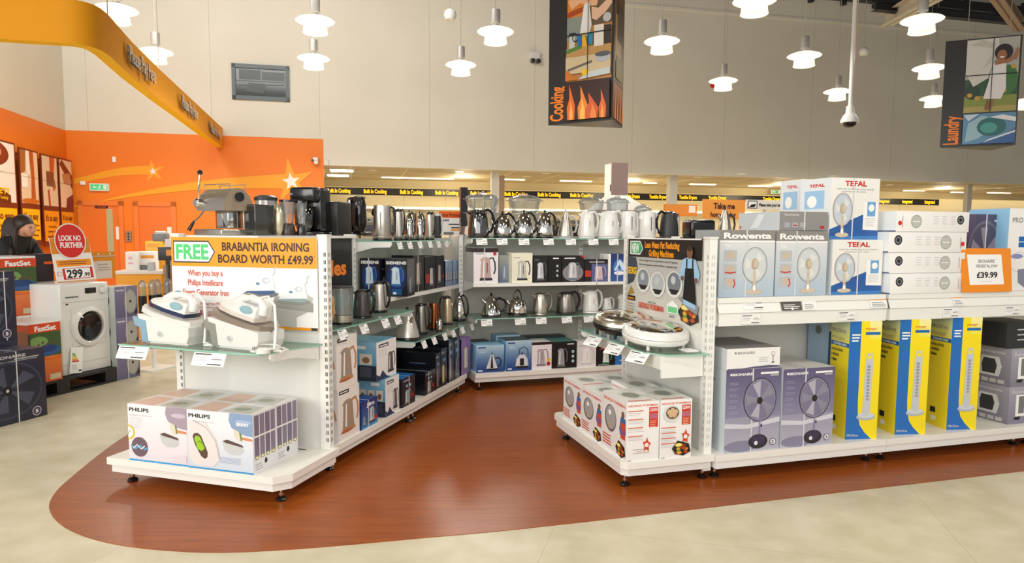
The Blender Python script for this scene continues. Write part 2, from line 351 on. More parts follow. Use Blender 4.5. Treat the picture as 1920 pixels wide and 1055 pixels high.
mb = MB(); mb.box(u_o, FAR-0.40, ZB-0.08, 33, FAR-0.34, ZB-0.04, WARM); o = mb.build('cove_light', None, FW.w(0,0), FW.a); setp(o, 'long cream cove light strip washing the far wall above the black sign band', 'light')
mb = MB(); mb.box(u_o, FAR-0.62, 2.18, 33, FAR-0.56, 2.22, WARM); o = mb.build('pelmet_light', None, FW.w(0,0), FW.a); setp(o, 'long light strip glowing under the black sign band at the far wall', 'light')
# windows / doors / columns
def wb(u, v, z): return (u, -v, z)
mb = MB(); u1, z1 = FW.on_v(436, 186, 0); u2, z2 = FW.on_v(542, 125, 0)
WF = mat('5b676a', 0.4, name='window_frame_grey')
win = bpy.data.objects.new('window_1', None); COL.objects.link(win); win.location = FW.w(0,0); win.rotation_euler = (0,0,FW.a); setp(win, kind='structure')
for a in ((u1,z1,u2,z1+0.09),(u1,z2-0.09,u2,z2),(u1,z1,u1+0.08,z2),(u2-0.08,z1,u2,z2)): mb.box(a[0], -0.05, a[1], a[2], 0.02, a[3], WF)
mb.build('window_frame', win)
mb = MB(); mb.box(u1+0.08, -0.012, z1+0.09, u2-0.08, -0.008, z2-0.09, mat('33393a', 0.15, 0, 0.5, 'dark_window_pane'))
g = G(mb, (u1+0.08, -0.013, z1+0.09), (1,0,0), (0,0,1), u2-u1-0.16, z2-z1-0.18, step=0.002)
g.rect(0,0.53,1,0.555,mat('20282a',0.3)); g.rect(0.07,0.6,0.5,0.95,mat('3f4646',0.3)); g.rect(0.52,0.6,0.98,0.9,mat('454c4b',0.3)); g.poly([(0.2,0.15),(0.55,0.1),(0.6,0.45),(0.25,0.48)],mat('3c4242',0.3)); g.poly([(0,0.36),(0.97,0.44),(0.97,0.47),(0,0.39)],mat('444b4b',0.3))
mb.build('window_pane', win)
ORD = mat('e87420', 0.4, name='door_orange'); ORF = mat('ec7e2c', 0.4, name='door_frame_orange')
def door(n, x1, x2, side):
    r = bpy.data.objects.new(f'door_{n}', None); COL.objects.link(r); r.location = FW.w(0,0); r.rotation_euler = (0,0,FW.a); setp(r, kind='structure')
    a = FW.on_v(x1, 440, 0)[0]; c = FW.on_v(x2, 440, 0)[0]; H = 2.12
    mb = MB(); t = 0.1
    for q in ((a,0,a+t,H),(c-t,0,c,H),(a,H-t,c,H)): mb.box(q[0], -0.05, q[1], q[2], 0, q[3], ORF)
    mb.build('door_frame', r)
    mb = MB(); mb.box(a+t, -0.02, 0, c-t, 0, H-t, ORD); mb.build('door_leaf', r)
    return r, a, c
r, a, c = door(1, 149, 234, 1)
mb = MB(); ua = FW.on_v(201,430,0)[0]; uc = FW.on_v(213,430,0)[0]; mb.box(ua, -0.028, 0.95, uc, -0.021, 1.95, mat('b9b48a', 0.15, name='wired_glass')); mb.build('vision_panel', r)
mb = MB(); ua = FW.on_v(218,430,0)[0]; uc = FW.on_v(228,430,0)[0]; mb.box(ua, -0.028, 1.28, uc, -0.021, 1.56, PAPER); mb.build('notice', r)
mb = MB(); ua = FW.on_v(179,390,0)[0]; uc = FW.on_v(203,390,0)[0]; mb.box(ua, -0.03, 1.96, uc, -0.021, 2.02, INK)
g = G(mb, (ua,-0.03,1.96), (1,0,0),(0,0,1), uc-ua, 0.06, step=0.002); g.rect(0.15,0.35,0.85,0.6,REDO); mb.build('door_plate', r)
r, a, c = door(2, 253, 332, 1)
mb = MB(); ua = FW.on_v(314,430,0)[0]; uc = FW.on_v(323,430,0)[0]; mb.box(ua, -0.028, 1.24, uc, -0.021, 1.56, PAPER); mb.build('notice', r)
mb = MB(); ua = FW.on_v(238,448,0)[0]; mb.box(ua, -0.05, 1.24, ua+0.1, 0, 1.46, mat('9a8f80',0.4,0.5)); 
g = G(mb,(ua,-0.05,1.24),(1,0,0),(0,0,1),0.1,0.22,step=0.002)
for k in range(3): g.circ(0.5,0.2+0.28*k,0.22,DGREY)
o = mb.build('door_keypad', None, FW.w(0,0), FW.a); setp(o, 'small grey keypad on the orange wall between the two doors', 'keypad')
def column(x1, x2, v, n, m=mat('cfc9bd', 0.6, name='column_paint')):
    a = FW.on_v(x1, 360, v)[0]; c = FW.on_v(x2, 360, v)[0]
    mb = MB(); mb.box(a, -v, 0, c, -v+(c-a), ZB, m); o = mb.build('column', None, FW.w(0,0), FW.a); setp(o, kind='structure')
column(922, 935, -0.3, 1); column(1256, 1270, -0.3, 2); column(1815, 1823, -0.6, 3); column(935.5, 946, -1.6, 4, mat('b9a397', 0.6))
# wall trunking
mb = MB(); mb.box(-2, -0.03, 7.22, 33, 0, 7.27, mat('e3ddcf', 0.5)); o = mb.build('trim_1', None, FW.w(0,0), FW.a); setp(o, kind='structure')
# black sign band on the far wall
mb = MB(); zt = far_u(700, 351)[1]; zb_ = far_u(700, 365)[1]; vb = -FAR+0.64
def bandu(x): return FW.on_v(x, 358, vb)
zt = FW.on_v(700, 352, vb)[1]; zb_ = FW.on_v(700, 365.5, vb)[1]
ub0 = bandu(604)[0]; ub1 = bandu(1762)[0]
mb.box(ub0, -vb, zb_, ub1, -vb+0.05, zt, INK)
g = G(mb, (ub0, -vb, zb_), (1,0,0), (0,0,1), 1, zt-zb_, step=0.003)
SIGNY = emis('ffb414', 1.3, 'lit_sign_amber')
for x in (614, 682, 750, 816, 882, 946, 1008, 1069): u0 = bandu(x)[0]-ub0; g.text('Built In Cooking', u0, 0.26, 0.55, SIGNY, bandu(x+43)[0]-bandu(x)[0], 0.03)
for x in (1166, 1217, 1273, 1328, 1430): u0 = bandu(x)[0]-ub0; g.text('Tumble Dryers', u0, 0.26, 0.55, SIGNY, bandu(x+33)[0]-bandu(x)[0], 0.03)
for x in (1648, 1691, 1733): u0 = bandu(x)[0]-ub0; g.text('Integrated', u0, 0.26, 0.55, SIGNY, bandu(x+19)[0]-bandu(x)[0], 0.03)
o = mb.build('fascia_sign', None, FW.w(0,0), FW.a); setp(o, 'long black fascia band with amber Built In Cooking lettering along the far wall', 'sign')
# oven display units on the far wall
OVS = [(640,672),(676,706),(712,742),(748,775),(781,815),(1000,1030),(1034,1062),(1066,1092)]
for i, (x1, x2) in enumerate(OVS):
    a = FW.on_v(x1, 380, -FAR+0.5)[0]; c = FW.on_v(x2, 380, -FAR+0.5)[0]; W = c-a
    loc = FW.w((a+c)/2, -FAR+0.28, 0.75)
    r = thing('built_in_oven', f"built-in oven in the far display wall, {['first','second','third','fourth','fifth','sixth','seventh','eighth'][i]} from the orange wall", 'oven', loc, FW.a, 'built-in ovens along the far wall')
    mb = MB(); mb.box(-W/2, -0.2, 0, W/2, 0.25, 1.32, mat('c9bfa6' if i % 2 else 'a69b84', 0.4)); mb.build('housing', r)
    mb = MB(); mb.box(-W*0.38, -0.225, 0.62, W*0.38, -0.2, 1.0, mat('2a211a' if i % 2 == 0 else '15120f', 0.15)); mb.build('door', r)
    mb = MB(); mb.box(-W*0.38, -0.225, 1.03, W*0.38, -0.2, 1.16, mat('8f8f86', 0.3, 0.8)); g = G(mb, (-W*0.38,-0.225,1.03),(1,0,0),(0,0,1),W*0.76,0.13,step=0.002); g.rect(0.4,0.3,0.6,0.7,INK); [g.circ(xx,0.5,0.04,INK) for xx in (0.1,0.22,0.78,0.9)]; mb.build('control_panel', r)
    mb = MB(); mb.tube([(-W*0.3,-0.25,0.97),(W*0.3,-0.25,0.97)], 0.01, STEEL); mb.build('handle', r)
mb = MB(); a = u_o+0.02; c = FW.on_v(1800,380,-FAR+0.7)[0]; mb.box(a, FAR-0.28-0.25, 0, c, FAR-0.05, 0.745, mat('e8dcc0',0.5)); mb.box(a, FAR-0.5, 2.25-0.06, c, FAR-0.05, 2.25, mat('efe6cc',0.5))
o = mb.build('display_plinth', None, FW.w(0,0), FW.a); setp(o, 'long cream display plinth under the ovens at the far wall', 'display')
# low ceiling lights
LP = emis('fffbe8', 7, 'light_panel')
def ceil_pt(x, y): p = floorpt(x, y, ZB-0.02); return ((p-FW.p).dot(FW.U), (p-FW.p).dot(FW.V))
for i, (x, y, wx, wy) in enumerate([(641,319.5,0.55,0.55),(634,328.5,0.55,0.55)]):
    u, v = ceil_pt(x, y); mb = MB(); mb.box(-wx/2, -wy/2, -0.015, wx/2, wy/2, 0.015, LP); mb.box(-wx/2-0.02, -wy/2-0.02, -0.005, wx/2+0.02, wy/2+0.02, 0.018, WHITE)
    o = mb.build('ceiling_light_panel', None, FW.w(u, v, ZB-0.02), FW.a); setp(o, ['square lit ceiling panel by the orange wall edge, the nearer to the white bulkhead','square lit ceiling panel by the orange wall edge, the farther from the white bulkhead'][i], 'ceiling light', 'square lit ceiling panels')
DL = []
for i, (x, y) in enumerate([(699,320),(862,322),(845,327),(988,332),(1023,326),(1128,335),(1308,333),(1438,338),(1533,340),(1669,347),(1775,350),(1876,354),(1560,331),(1390,327)]):
    u, v = ceil_pt(x, y); r = thing('downlight', 'round recessed white downlight in the low ceiling behind the bulkhead', 'downlight', FW.w(u, v, ZB-0.012), FW.a, 'recessed downlights in the low ceiling')
    mb = MB(); mb.lathe([(0.11,0.012),(0.11,0),(0.085,0)], WHITE, 16); mb.build('trim_ring', r); mb = MB(); mb.lathe([(0.08,0.010),(0.0,0.003)], LP, 16); mb.build('lens', r)
FT = emis('fff4d6', 4.5, 'ceiling_slot_light')
for i, (x1, x2, y) in enumerate([(715,853,334.5),(935,985,337),(1048,1112,340),(1205,1232,343.5),(1290,1345,346),(1400,1450,349),(1690,1738,358),(1780,1816,361),(1846,1900,362)]):
    u, v = ceil_pt((x1+x2)/2, y); a = ceil_pt(x1, y)[0]; c = ceil_pt(x2, y)[0]; v = max(v, -FAR+0.75)
    mb = MB(); mb.box(-abs(c-a)/2, -0.06, 0, abs(c-a)/2, 0.06, 0.014, FT); o = mb.build('slot_light', None, FW.w((a+c)/2, v, ZB-0.024), FW.a); setp(o, 'slim lit slot light in the low ceiling near the far wall', 'ceiling light', 'slim slot lights in the low ceiling')
for (u, v) in ((8,-2.4),(13,-2.4),(18,-2.4),(24,-2.4)):
    p = FW.w(u, v, ZB-0.15); l = bpy.data.lights.new('low_bay_lamp','POINT'); l.energy = 60; l.color = (1,0.86,0.62); l.shadow_soft_size = 0.25; o = bpy.data.objects.new('low_bay_lamp', l); COL.objects.link(o); o.location = p
# ================================================================== PENDANTS, HANGING SIGNS
ZP = 4.55
LAMPD = emis('fff6e4', 0.75, 'lamp_glass_reflector'); LAMPS = emis('fff4e0', 0.62, 'lamp_glass_skirt'); LAMPC = emis('ffffff', 12.0, 'lamp_tube')
GEAR = mat('b7b3ac', 0.4, 0.3, name='lamp_gear_grey')
def make_pendant(name='pendant_lamp'):
    r = bpy.data.objects.new(name, None); COL.objects.link(r); r.empty_display_size = 0.1
    mb = MB(); mb.tube([(0,0,0.33),(0,0,3.6)], 0.006, GEAR, 5); mb.build('cable', r)
    mb = MB(); mb.lathe([(0.0,0.34),(0.03,0.335),(0.072,0.33),(0.074,0.32),(0.074,0.125),(0.05,0.12),(0.045,0.06),(0.06,0.05)], GEAR, 16); mb.build('gear_housing', r)
    mb = MB(); mb.lathe([(0.05,0.075),(0.16,0.055),(0.26,0.02),(0.285,0.0),(0.27,-0.012),(0.17,-0.02),(0.12,-0.03)], LAMPD, 28); mb.build('reflector_disc', r)
    mb = MB(); mb.lathe([(0.155,-0.02),(0.16,-0.05),(0.165,-0.10),(0.172,-0.15),(0.182,-0.17),(0.176,-0.175),(0.16,-0.15),(0.15,-0.03)], LAMPS, 28)
    for k in range(4): mb.lathe([(0.162+k*0.003,-0.06-k*0.028),(0.168+k*0.003,-0.066-k*0.028),(0.163+k*0.003,-0.072-k*0.028)], LAMPD, 24)
    mb.build('glass_skirt', r)
    return r
def copytree(o, parent=None):
    c = o.copy(); COL.objects.link(c); c.parent = parent
    for ch in o.children: copytree(ch, c)
    return c
PEN = [(591,40,'pendant lamp hanging high left of the grey window, upper one of the pair'),(588,110,'pendant lamp hanging right of the grey wall window, lower one of the pair'),(929,60,'pendant lamp hanging nearest left of the cooking sign and above its neighbour'),(864,122,'small pendant lamp hanging left of the wall camera'),
 (1241,78,'pendant lamp hanging just right of the cooking sign'),(1356,152,'pendant lamp hanging beside the red alarm bell'),(1508,105,'pendant lamp hanging left of the dome camera pole, larger of the two beside it'),(1570,172,'small pendant lamp hanging right beside the dome camera head'),
 (1415,2,'pendant lamp cut off by the picture top between the two hanging signs'),(1729,38,'large pendant lamp hanging under the white roof beams'),(1742,128,'pendant lamp hanging left of the laundry sign, upper of the two'),(1750,185,'pendant lamp hanging left of the laundry sign, lower of the two'),
 (218,19,'pendant lamp hanging over the bend of the yellow fascia'),(292,98,'pendant lamp hanging behind the yellow fascia'),(1925,190,'pendant lamp half cut off at the right edge behind the laundry sign')]
pen0 = make_pendant(); first = True; PPOS = []
for (x, y, lab) in PEN:
    p = floorpt(x, y, ZP)
    r = pen0 if first else copytree(pen0); first = False
    r.location = p; setp(r, 'lit ' + lab, 'pendant lamp', 'pendant lamps over the sales floor'); PPOS.append(p)
for i, q in enumerate([(-2.5,1.5),(1.5,2.2),(5.5,2.8),(-0.5,5.2),(3.3,5.6),(0.5,-1.5),(4.5,-0.8)]):
    PPOS.append(Vector((q[0], q[1], ZP)))
    r = copytree(pen0); r.location = (q[0], q[1], ZP); setp(r, 'lit pendant lamp above the picture over the sales aisle', 'pendant lamp', 'pendant lamps over the sales floor')
for p in PPOS:
    l = bpy.data.lights.new('lamp_light', 'SPOT'); l.spot_size = math.radians(158); l.spot_blend = 0.35; l.energy = 108; l.shadow_soft_size = 0.17; l.color = (1, 0.95, 0.86)
    o = bpy.data.objects.new('lamp_light', l); COL.objects.link(o); o.location = p + Vector((0,0,-0.36))
# hanging prism signs
SBLK = mat('2b2825', 0.35, name='sign_black')
def zat(x, y, P):
    d = ray(x, y); t = (P.x**2+P.y**2)/(d.x*P.x+d.y*P.y); return CAMH + t*d.z
def hangsign(name, label, bl, br, bk, ytop, word, draw, wpos, sidedraw=None):
    z = 2.69
    a, b_, c = [floorpt(*p, z) for p in (bl, br, bk)]
    dx = (b_-a); Wd = math.hypot(dx.x, dx.y); ang = math.atan2(dx.y, dx.x)
    Ht = zat(bl[0], ytop, a) - z
    r = thing(name, label, 'sign', a, ang, 'hanging department signs')
    cl = c-a; ux = Vector((math.cos(ang), math.sin(ang))); cx = cl.x*ux.x+cl.y*ux.y; cy = -cl.x*ux.y+cl.y*ux.x
    mb = MB(); mb.prismz([(0,0),(Wd,0),(cx,cy)], 0, Ht, SBLK); mb.build('sign_body', r)
    mb = MB(); g = G(mb, (0,0,0), (1,0,0), (0,0,1), Wd, Ht, step=0.0015)
    draw(g.sub(0.29,0.02,0.975,0.99)); mb.build('picture_panel', r)
    if sidedraw:
        mb = MB(); d = Vector((cx-Wd, cy, 0)); g = G(mb, (Wd,0,0), d, (0,0,1), d.length, Ht, step=0.0015); sidedraw(g); mb.build('picture_panel', r)
    mb = MB(); g = G(mb, (0,0,0), (0,0,1), (-1,0,0), Ht, Wd, step=0.003)
    g.text(word, 0.025, -0.235, wpos[0], ORG, wpos[1], 0.03); mb.build('lettering', r)
    mb = MB(); [mb.tube([(xx,0.05,Ht),(xx,0.05,ZR+0.4-z)],0.004,GEAR,4) for xx in (Wd*0.3,Wd*0.85)]; mb.build('hanging_wire', r)
ORG = mat('f6861d', 0.4, name='sign_orange')
def P_(h): return mat(h, 0.35)
def draw_cook(g):
    g.rect(0,0.305,1,1,P_('c98c4a')); g.rect(0,0.74,0.55,1,P_('e38a2e')); g.rect(0.5,0.72,1,1,P_('6b5a42')); g.rect(0,0.62,0.5,0.80,P_('8f9a8c')); g.poly([(0,0.80),(0.45,0.84),(0.45,0.88),(0,0.84)],P_('b04a1a'))
    g.poly([(0.02,0.93),(0.3,0.98),(0.55,0.95),(0.72,0.93),(0.66,0.86),(0.5,0.87),(0.3,0.9),(0.1,0.86)],P_('f3b98a')); g.poly([(0.55,0.86),(0.7,0.84),(0.98,0.92),(1,0.86),(0.86,0.80),(0.66,0.75),(0.56,0.77)],P_('eec0a0'))
    g.poly([(0.38,0.88),(0.5,0.9),(0.56,0.72),(0.5,0.64),(0.3,0.66)],P_('f4f0ea')); g.poly([(0.07,0.68),(0.2,0.68),(0.18,0.55),(0.05,0.55)],P_('d5d5d0')); g.ring(0.2,0.64,0.06,0.03,0.02,P_('23262a')); g.rect(0.06,0.66,0.2,0.68,P_('23262a'))
    g.ell(0.9,0.76,0.09,0.035,P_('c8c8c0')); g.rect(0,0.49,1,0.56,P_('c99a5a')); g.poly([(0,0.52),(0.35,0.55),(0.35,0.58),(0,0.55)],P_('5c8a3c')); g.poly([(0.36,0.66),(0.42,0.66),(0.48,0.56),(0.36,0.56)],P_('f2b81a')); g.rect(0.26,0.57,0.36,0.65,P_('2b6fb4')); g.rect(0.48,0.57,0.6,0.66,P_('2e8fb8'))
    g.rect(0.63,0.55,0.84,0.71,P_('efe9dc')); g.rect(0.86,0.56,1,0.70,P_('3c3632')); g.rect(0.0,0.36,1,0.49,P_('d8c29a')); g.poly([(0.05,0.40),(0.6,0.45),(0.6,0.43),(0.05,0.38)],P_('6e6a5e')); g.ell(0.83,0.46,0.17,0.035,P_('b9bec0')); g.ell(0.83,0.485,0.17,0.02,P_('5a5f62'))
    g.poly([(0,0.31),(0.3,0.31),(0,0.40)],P_('cf7a25')); g.poly([(0.3,0.31),(1,0.33),(1,0.38),(0.5,0.36)],P_('c8d4d4')); g.ell(0.45,0.36,0.08,0.025,P_('f0c020'))
    for q in ((0.495,0.305,0.51,1),(0,0.652,1,0.66)): g.rect(*q, P_('1c1a18'))
    g.rect(0,0,1,0.29,P_('3a201a'))
    for (cx,hh,ww,cc) in ((0.15,0.28,0.16,'e8722a'),(0.42,0.26,0.2,'f08a30'),(0.62,0.2,0.26,'d8602a'),(0.86,0.22,0.14,'e06a2c'),(0.42,0.17,0.1,'fbc45a'),(0.16,0.15,0.07,'fbb35a'),(0.86,0.12,0.06,'f6a050'),(0.66,0.12,0.12,'f08a44')):
        g.poly([(cx-ww/2,0),(cx-ww*0.6,hh*0.35),(cx-ww*0.25,hh*0.6),(cx-ww*0.3,hh),(cx+ww*0.1,hh*0.72),(cx+ww*0.55,hh*0.4),(cx+ww/2,0)],P_(cc))
def draw_cook_side(g):
    g.rect(0.02,0.3,0.95,0.99,P_('7a5a34')); g.rect(0.02,0.02,0.95,0.29,P_('a3561c')); g.rect(0.1,0.45,0.7,0.8,P_('c9a86a')); g.rect(0.3,0.62,0.9,0.9,P_('5a3a22')); g.rect(0.2,0.33,0.8,0.5,P_('8a7a3c'))
    for k in range(4): g.poly([(0.1+k*0.22,0.02),(0.2+k*0.22,0.25),(0.26+k*0.22,0.02)],P_('e0802a'))
def draw_laun(g):
    g.rect(0,0.305,1,1,P_('b9bbae')); g.rect(0,0.305,1,0.48,P_('8d9a3a')); g.rect(0,0.46,1,0.62,P_('2f5a34')); g.ell(0.8,0.6,0.2,0.14,P_('3f7a3c')); g.ell(0.15,0.5,0.15,0.07,P_('24452c')); g.rect(0,0.305,1,0.36,P_('b8a85a'))
    for cx, cy in ((0.1,0.47),(0.25,0.44),(0.75,0.5),(0.9,0.72)): g.circ(cx,cy,0.05,P_('d0a63a'))
    g.poly([(0,0.99),(0.6,0.995),(0.62,0.9),(0.42,0.62),(0.16,0.55),(0,0.68)],P_('dedcd2')); g.poly([(0.05,0.95),(0.5,0.9),(0.55,0.94),(0.3,0.99)],P_('c9c7ba')); g.poly([(0.3,0.7),(0.5,0.78),(0.6,0.9),(0.42,0.8)],P_('cfccc0'))
    g.poly([(0.46,0.44),(0.5,0.34),(0.44,0.32),(0.4,0.33),(0.42,0.37)],P_('8f5a36')); g.poly([(0.58,0.44),(0.54,0.34),(0.48,0.32),(0.5,0.38)],P_('a0683e'))
    g.poly([(0.52,0.76),(0.76,0.75),(0.78,0.52),(0.7,0.42),(0.36,0.43),(0.44,0.58)],P_('f0efec')); g.poly([(0.55,0.74),(0.8,0.76),(0.95,0.8),(0.93,0.83),(0.74,0.80),(0.56,0.78)],P_('a9714a')); g.poly([(0.88,0.79),(0.95,0.9),(0.99,0.86),(0.94,0.78)],P_('a9714a'))
    g.ell(0.7,0.86,0.17,0.075,P_('231a18')); g.ell(0.67,0.83,0.09,0.05,P_('a66c48')); g.ell(0.67,0.812,0.04,0.008,P_('f5f2ee'))
    for q in ((0.495,0.305,0.51,1),(0,0.652,1,0.66)): g.rect(*q, P_('1c1a18'))
    g.rect(0,0,1,0.29,P_('5d93b8')); g.poly([(0.05,0.02),(0.1,0.2),(0.35,0.27),(0.6,0.24),(0.5,0.12),(0.3,0.05)],P_('9cc4cf')); g.ell(0.55,0.16,0.28,0.09,P_('1f6d6c')); g.ell(0.5,0.15,0.16,0.05,P_('4aa39a')); g.poly([(0.3,0.0),(1,0.0),(1,0.14),(0.7,0.06)],P_('2d62a0')); g.poly([(0.4,0.01),(1,0.1),(1,0.12),(0.5,0.04)],P_('dfe8ee')); g.poly([(0.5,0.25),(0.75,0.27),(1,0.24),(1,0.2),(0.8,0.22)],P_('eef3f5')); g.poly([(0.0,0.28),(0.3,0.285),(0.1,0.22)],P_('cfe0ea'))
hangsign('hanging_sign', 'tall black three-sided hanging sign reading Cooking with kitchen and flame pictures', (1028,235), (1148,224.5), (1167,240), -9, 'Cooking', draw_cook, (0.21, 0.265), draw_cook_side)
hangsign('hanging_sign', 'tall black three-sided hanging sign reading Laundry with girl and wave pictures', (1762,277), (1904,271.5), (1857,282), 79, 'Laundry', draw_laun, (0.2, 0.27))
# dome camera on pole
p = floorpt(1593, 226, 3.0)
r = thing('dome_camera', 'white dome security camera hanging on a long white pole from the roof', 'camera', p, 0)
mb = MB(); mb.tube([(0,0,0.17),(0.0,0,ZR+0.4-3.0)],0.028,WPLAS,10); mb.tube([(0.035,-0.01,0.3),(0.04,-0.02,1.0),(0.02,-0.04,1.7),(0.04,-0.02,2.6),(0.03,0,4)],0.007,mat('c9a78a',0.5),6); mb.build('pole', r)
mb = MB(); mb.lathe([(0.0,0.2),(0.05,0.19),(0.055,0.1),(0.09,0.06),(0.115,0.0),(0.115,-0.03)], WPLAS, 24); mb.build('housing', r)
mb = MB(); mb.lathe([(0.088,-0.03),(0.08,-0.065),(0.05,-0.09),(0.0,-0.1)], BLACK, 20); mb.build('dome', r)
for x, y, s, lab in ((844,28,12,'round white sensor ball hanging near the picture top'),(1620,97,9,'round white sensor ball hanging right of the dome camera pole')):
    p = floorpt(x, y, 5.2 if y < 50 else 5.6); rr = s/FPX*p.y
    r = thing('hanging_sensor', lab, 'sensor', p); mb = MB(); mb.lathe([(0,-rr*0.8),(rr*0.7,-rr*0.75),(rr,-0.1*rr),(rr*0.85,rr*0.5),(rr*0.4,rr*0.9),(0,rr)], WPLAS, 20); mb.build('shell', r)
    mb = MB(); mb.tube([(0,0,rr),(0,0,ZR+0.4-p.z)],0.006,GEAR,5); mb.build('cable', r)
def walldev(x, y, name, lab, cat, fn):
    u, z = FW.on_v(x, y, 0); r = thing(name, lab, cat, FW.w(u, 0, z), FW.a); fn(r)
def f_cam(r):
    mb = MB(); mb.box(-0.13,-0.12,0,0.13,0,0.17,WPLAS,bev=0.01); mb.build('housing', r)
    mb = MB(); T = Matrix.Translation((-0.06,-0.12,-0.06)) @ Matrix.Rotation(PI/2,4,'X'); mb.lathe([(0.05,-0.05),(0.055,0.05),(0.03,0.06),(0,0.055)],DGREY,14,T); T = Matrix.Translation((0.08,-0.12,-0.06)) @ Matrix.Rotation(PI/2,4,'X'); mb.lathe([(0.05,-0.05),(0.055,0.05),(0.03,0.06),(0,0.055)],DGREY,14,T); mb.build('lens', r)
walldev(1001,112,'security_camera','white twin-lens security camera box fixed high on the white wall','camera',f_cam)
def f_bell(r): mb = MB(); T = Matrix.Rotation(PI/2,4,'X'); mb.lathe([(0.07,0),(0.08,0.05),(0.05,0.09),(0,0.1)],RED,18,T); mb.build('bell_dome', r)
walldev(1336,160,'alarm_bell','small red alarm bell on the white wall behind a pendant lamp','bell',f_bell)
def f_plate(w_, h_, m=PAPER):
    def f(r): mb = MB(); mb.box(-w_/2,-0.04,-h_/2,w_/2,0,h_/2,m,bev=0.006); mb.build('cover', r)
    return f
walldev(214.5,299,'wall_sensor','small upright white sensor on the orange wall above the green exit sign','sensor',f_plate(0.07,0.12))
walldev(156,343,'junction_box','small white box on the orange wall left of the green exit sign','box',f_plate(0.1,0.08))
walldev(612,305,'junction_box','white box on the white wall just right of the orange paint','box',f_plate(0.1,0.13,WALLP))
def f_pir(r):
    mb = MB(); mb.box(-0.06,-0.12,0,0.06,0,0.08,WPLAS,bev=0.015); mb.box(-0.03,-0.16,-0.08,0.06,-0.06,0.0,WPLAS,bev=0.015); mb.build('body', r); mb = MB(); mb.box(-0.09,-0.16,-0.02,-0.05,-0.1,0.03,DGREY); mb.build('lens', r)
walldev(592,302,'motion_sensor','white motion sensor on the orange wall near its right edge','sensor',f_pir)
def f_exit(r):
    mb = MB(); mb.box(-0.19,-0.06,-0.08,0.19,0,0.08,WHITE); mb.build('light_box', r)
    mb = MB(); g = G(mb,(-0.17,-0.06,-0.06),(1,0,0),(0,0,1),0.34,0.12,step=0.002); g.rect(0,0,1,1,emis('2fa868',0.7,'exit_green')); W_ = PAPER
    g.poly([(0.12,0.5),(0.24,0.8),(0.24,0.6),(0.36,0.6),(0.36,0.4),(0.24,0.4),(0.24,0.2)],W_); g.circ(0.56,0.8,0.035,W_); g.stroke([(0.56,0.7),(0.52,0.45),(0.58,0.3),(0.54,0.1)],0.05,W_); g.stroke([(0.46,0.5),(0.53,0.62),(0.62,0.55)],0.03,W_); g.stroke([(0.52,0.42),(0.46,0.28),(0.42,0.15)],0.04,W_); g.rect(0.76,0.08,0.95,0.92,W_); mb.build('sign_face', r)
walldev(187.5,351,'exit_sign','green and white running man exit sign on the orange wall','exit sign',f_exit)
# ------------------------------------------------------------------ yellow checkout fascia
FASC = mat('f4a306', 0.75, name='fascia_amber'); FASY = mat('ffd010', 0.7, name='fascia_bounce_yellow')  # second yellow is brightened to stand in for bounce light on the underside
zb0 = FW.on_v(416, 277, 0)[1]; zt0 = FW.on_v(420, 250, 0)[1]
fp = [FW.w(FW.on_v(418,270,0)[0], 0.02)] + [floorpt(x, y, zb0) for (x, y) in ((300,187),(250,146.5),(205,104.5),(192,96),(180,90.5),(165,86.5),(147,83),(128,80.8),(110,79.5),(50,76),(0,72.7))]
fp = [Vector((p.x, p.y)) for p in fp]; d = (fp[-1]-fp[-2]).normalized(); fp.append(fp[-1]+d*3)
org = FW.w(FW.on_v(418,270,0)[0], 0.0, zb0)
fr = thing('checkout_fascia', 'curved amber fascia with bounce-brightened yellow edge hanging over the tills, lettered Please Pay Here', 'sign', org, 0)
th = 0.14; hh = 0.44
inn = []
for i, p in enumerate(fp):
    d = (fp[min(i+1,len(fp)-1)] - fp[max(i-1,0)]).normalized(); inn.append(p + Vector((d.y, -d.x))*(-th) if False else p + Vector((-d.y, d.x))*(-th)*1.0)
mb = MB(); n = len(fp); vs = []
for A_, z in ((fp,0),(fp,hh),(inn,hh),(inn,0)): vs += [(p.x-org.x, p.y-org.y, z) for p in A_]
fs = [(i,i+1,n+i+1,n+i) for i in range(n-1)]; mb.add(vs, fs, FASC, True)
mb.add(vs, [(n+i,n+i+1,2*n+i+1,2*n+i) for i in range(n-1)] + [(2*n+i,2*n+i+1,3*n+i+1,3*n+i) for i in range(n-1)], FASY, False)
mb.add(vs, [(3*n+i,3*n+i+1,i+1,i) for i in range(n-1)], FASY, False); mb.build('fascia_band', fr)
mb = MB()
a3 = Vector((fp[0].x, fp[0].y, zb0)); b3 = Vector((fp[3].x, fp[3].y, zb0)); dd = (b3-a3); Ld = dd.length; dn = dd.normalized()
g = G(mb, (b3-org)[:], (-dn)[:], (0,0,1), Ld, hh, step=0.012)
def upos(x, y):
    dy = ray(x, y); # fraction along the straight
    nrm = Vector((-dn.y, dn.x, 0)); t = (a3.x*nrm.x + a3.y*nrm.y)/(dy.x*nrm.x+dy.y*nrm.y); q = Vector((0,0,CAMH))+dy*t; return (q-b3).dot(-dn)/Ld
for x0, x1, y in ((237,286,110),(338,367,200),(392,411,245)):
    mb = MB(); g = G(mb, (b3-org)[:], (-dn)[:], (0,0,1), Ld, hh, step=0.012)
    ua, ub = upos(x0, y), upos(x1, y); g.text('Please Pay Here', ua, 0.24, 0.46, INK, ub-ua, 0.045); g.lay[0] = 3; g.text('Please Pay Here', ua+0.003, 0.26, 0.46, mat('d8cfc0',0.4), ub-ua, 0.005)
    mb.build('lettering', fr)
mb = MB()
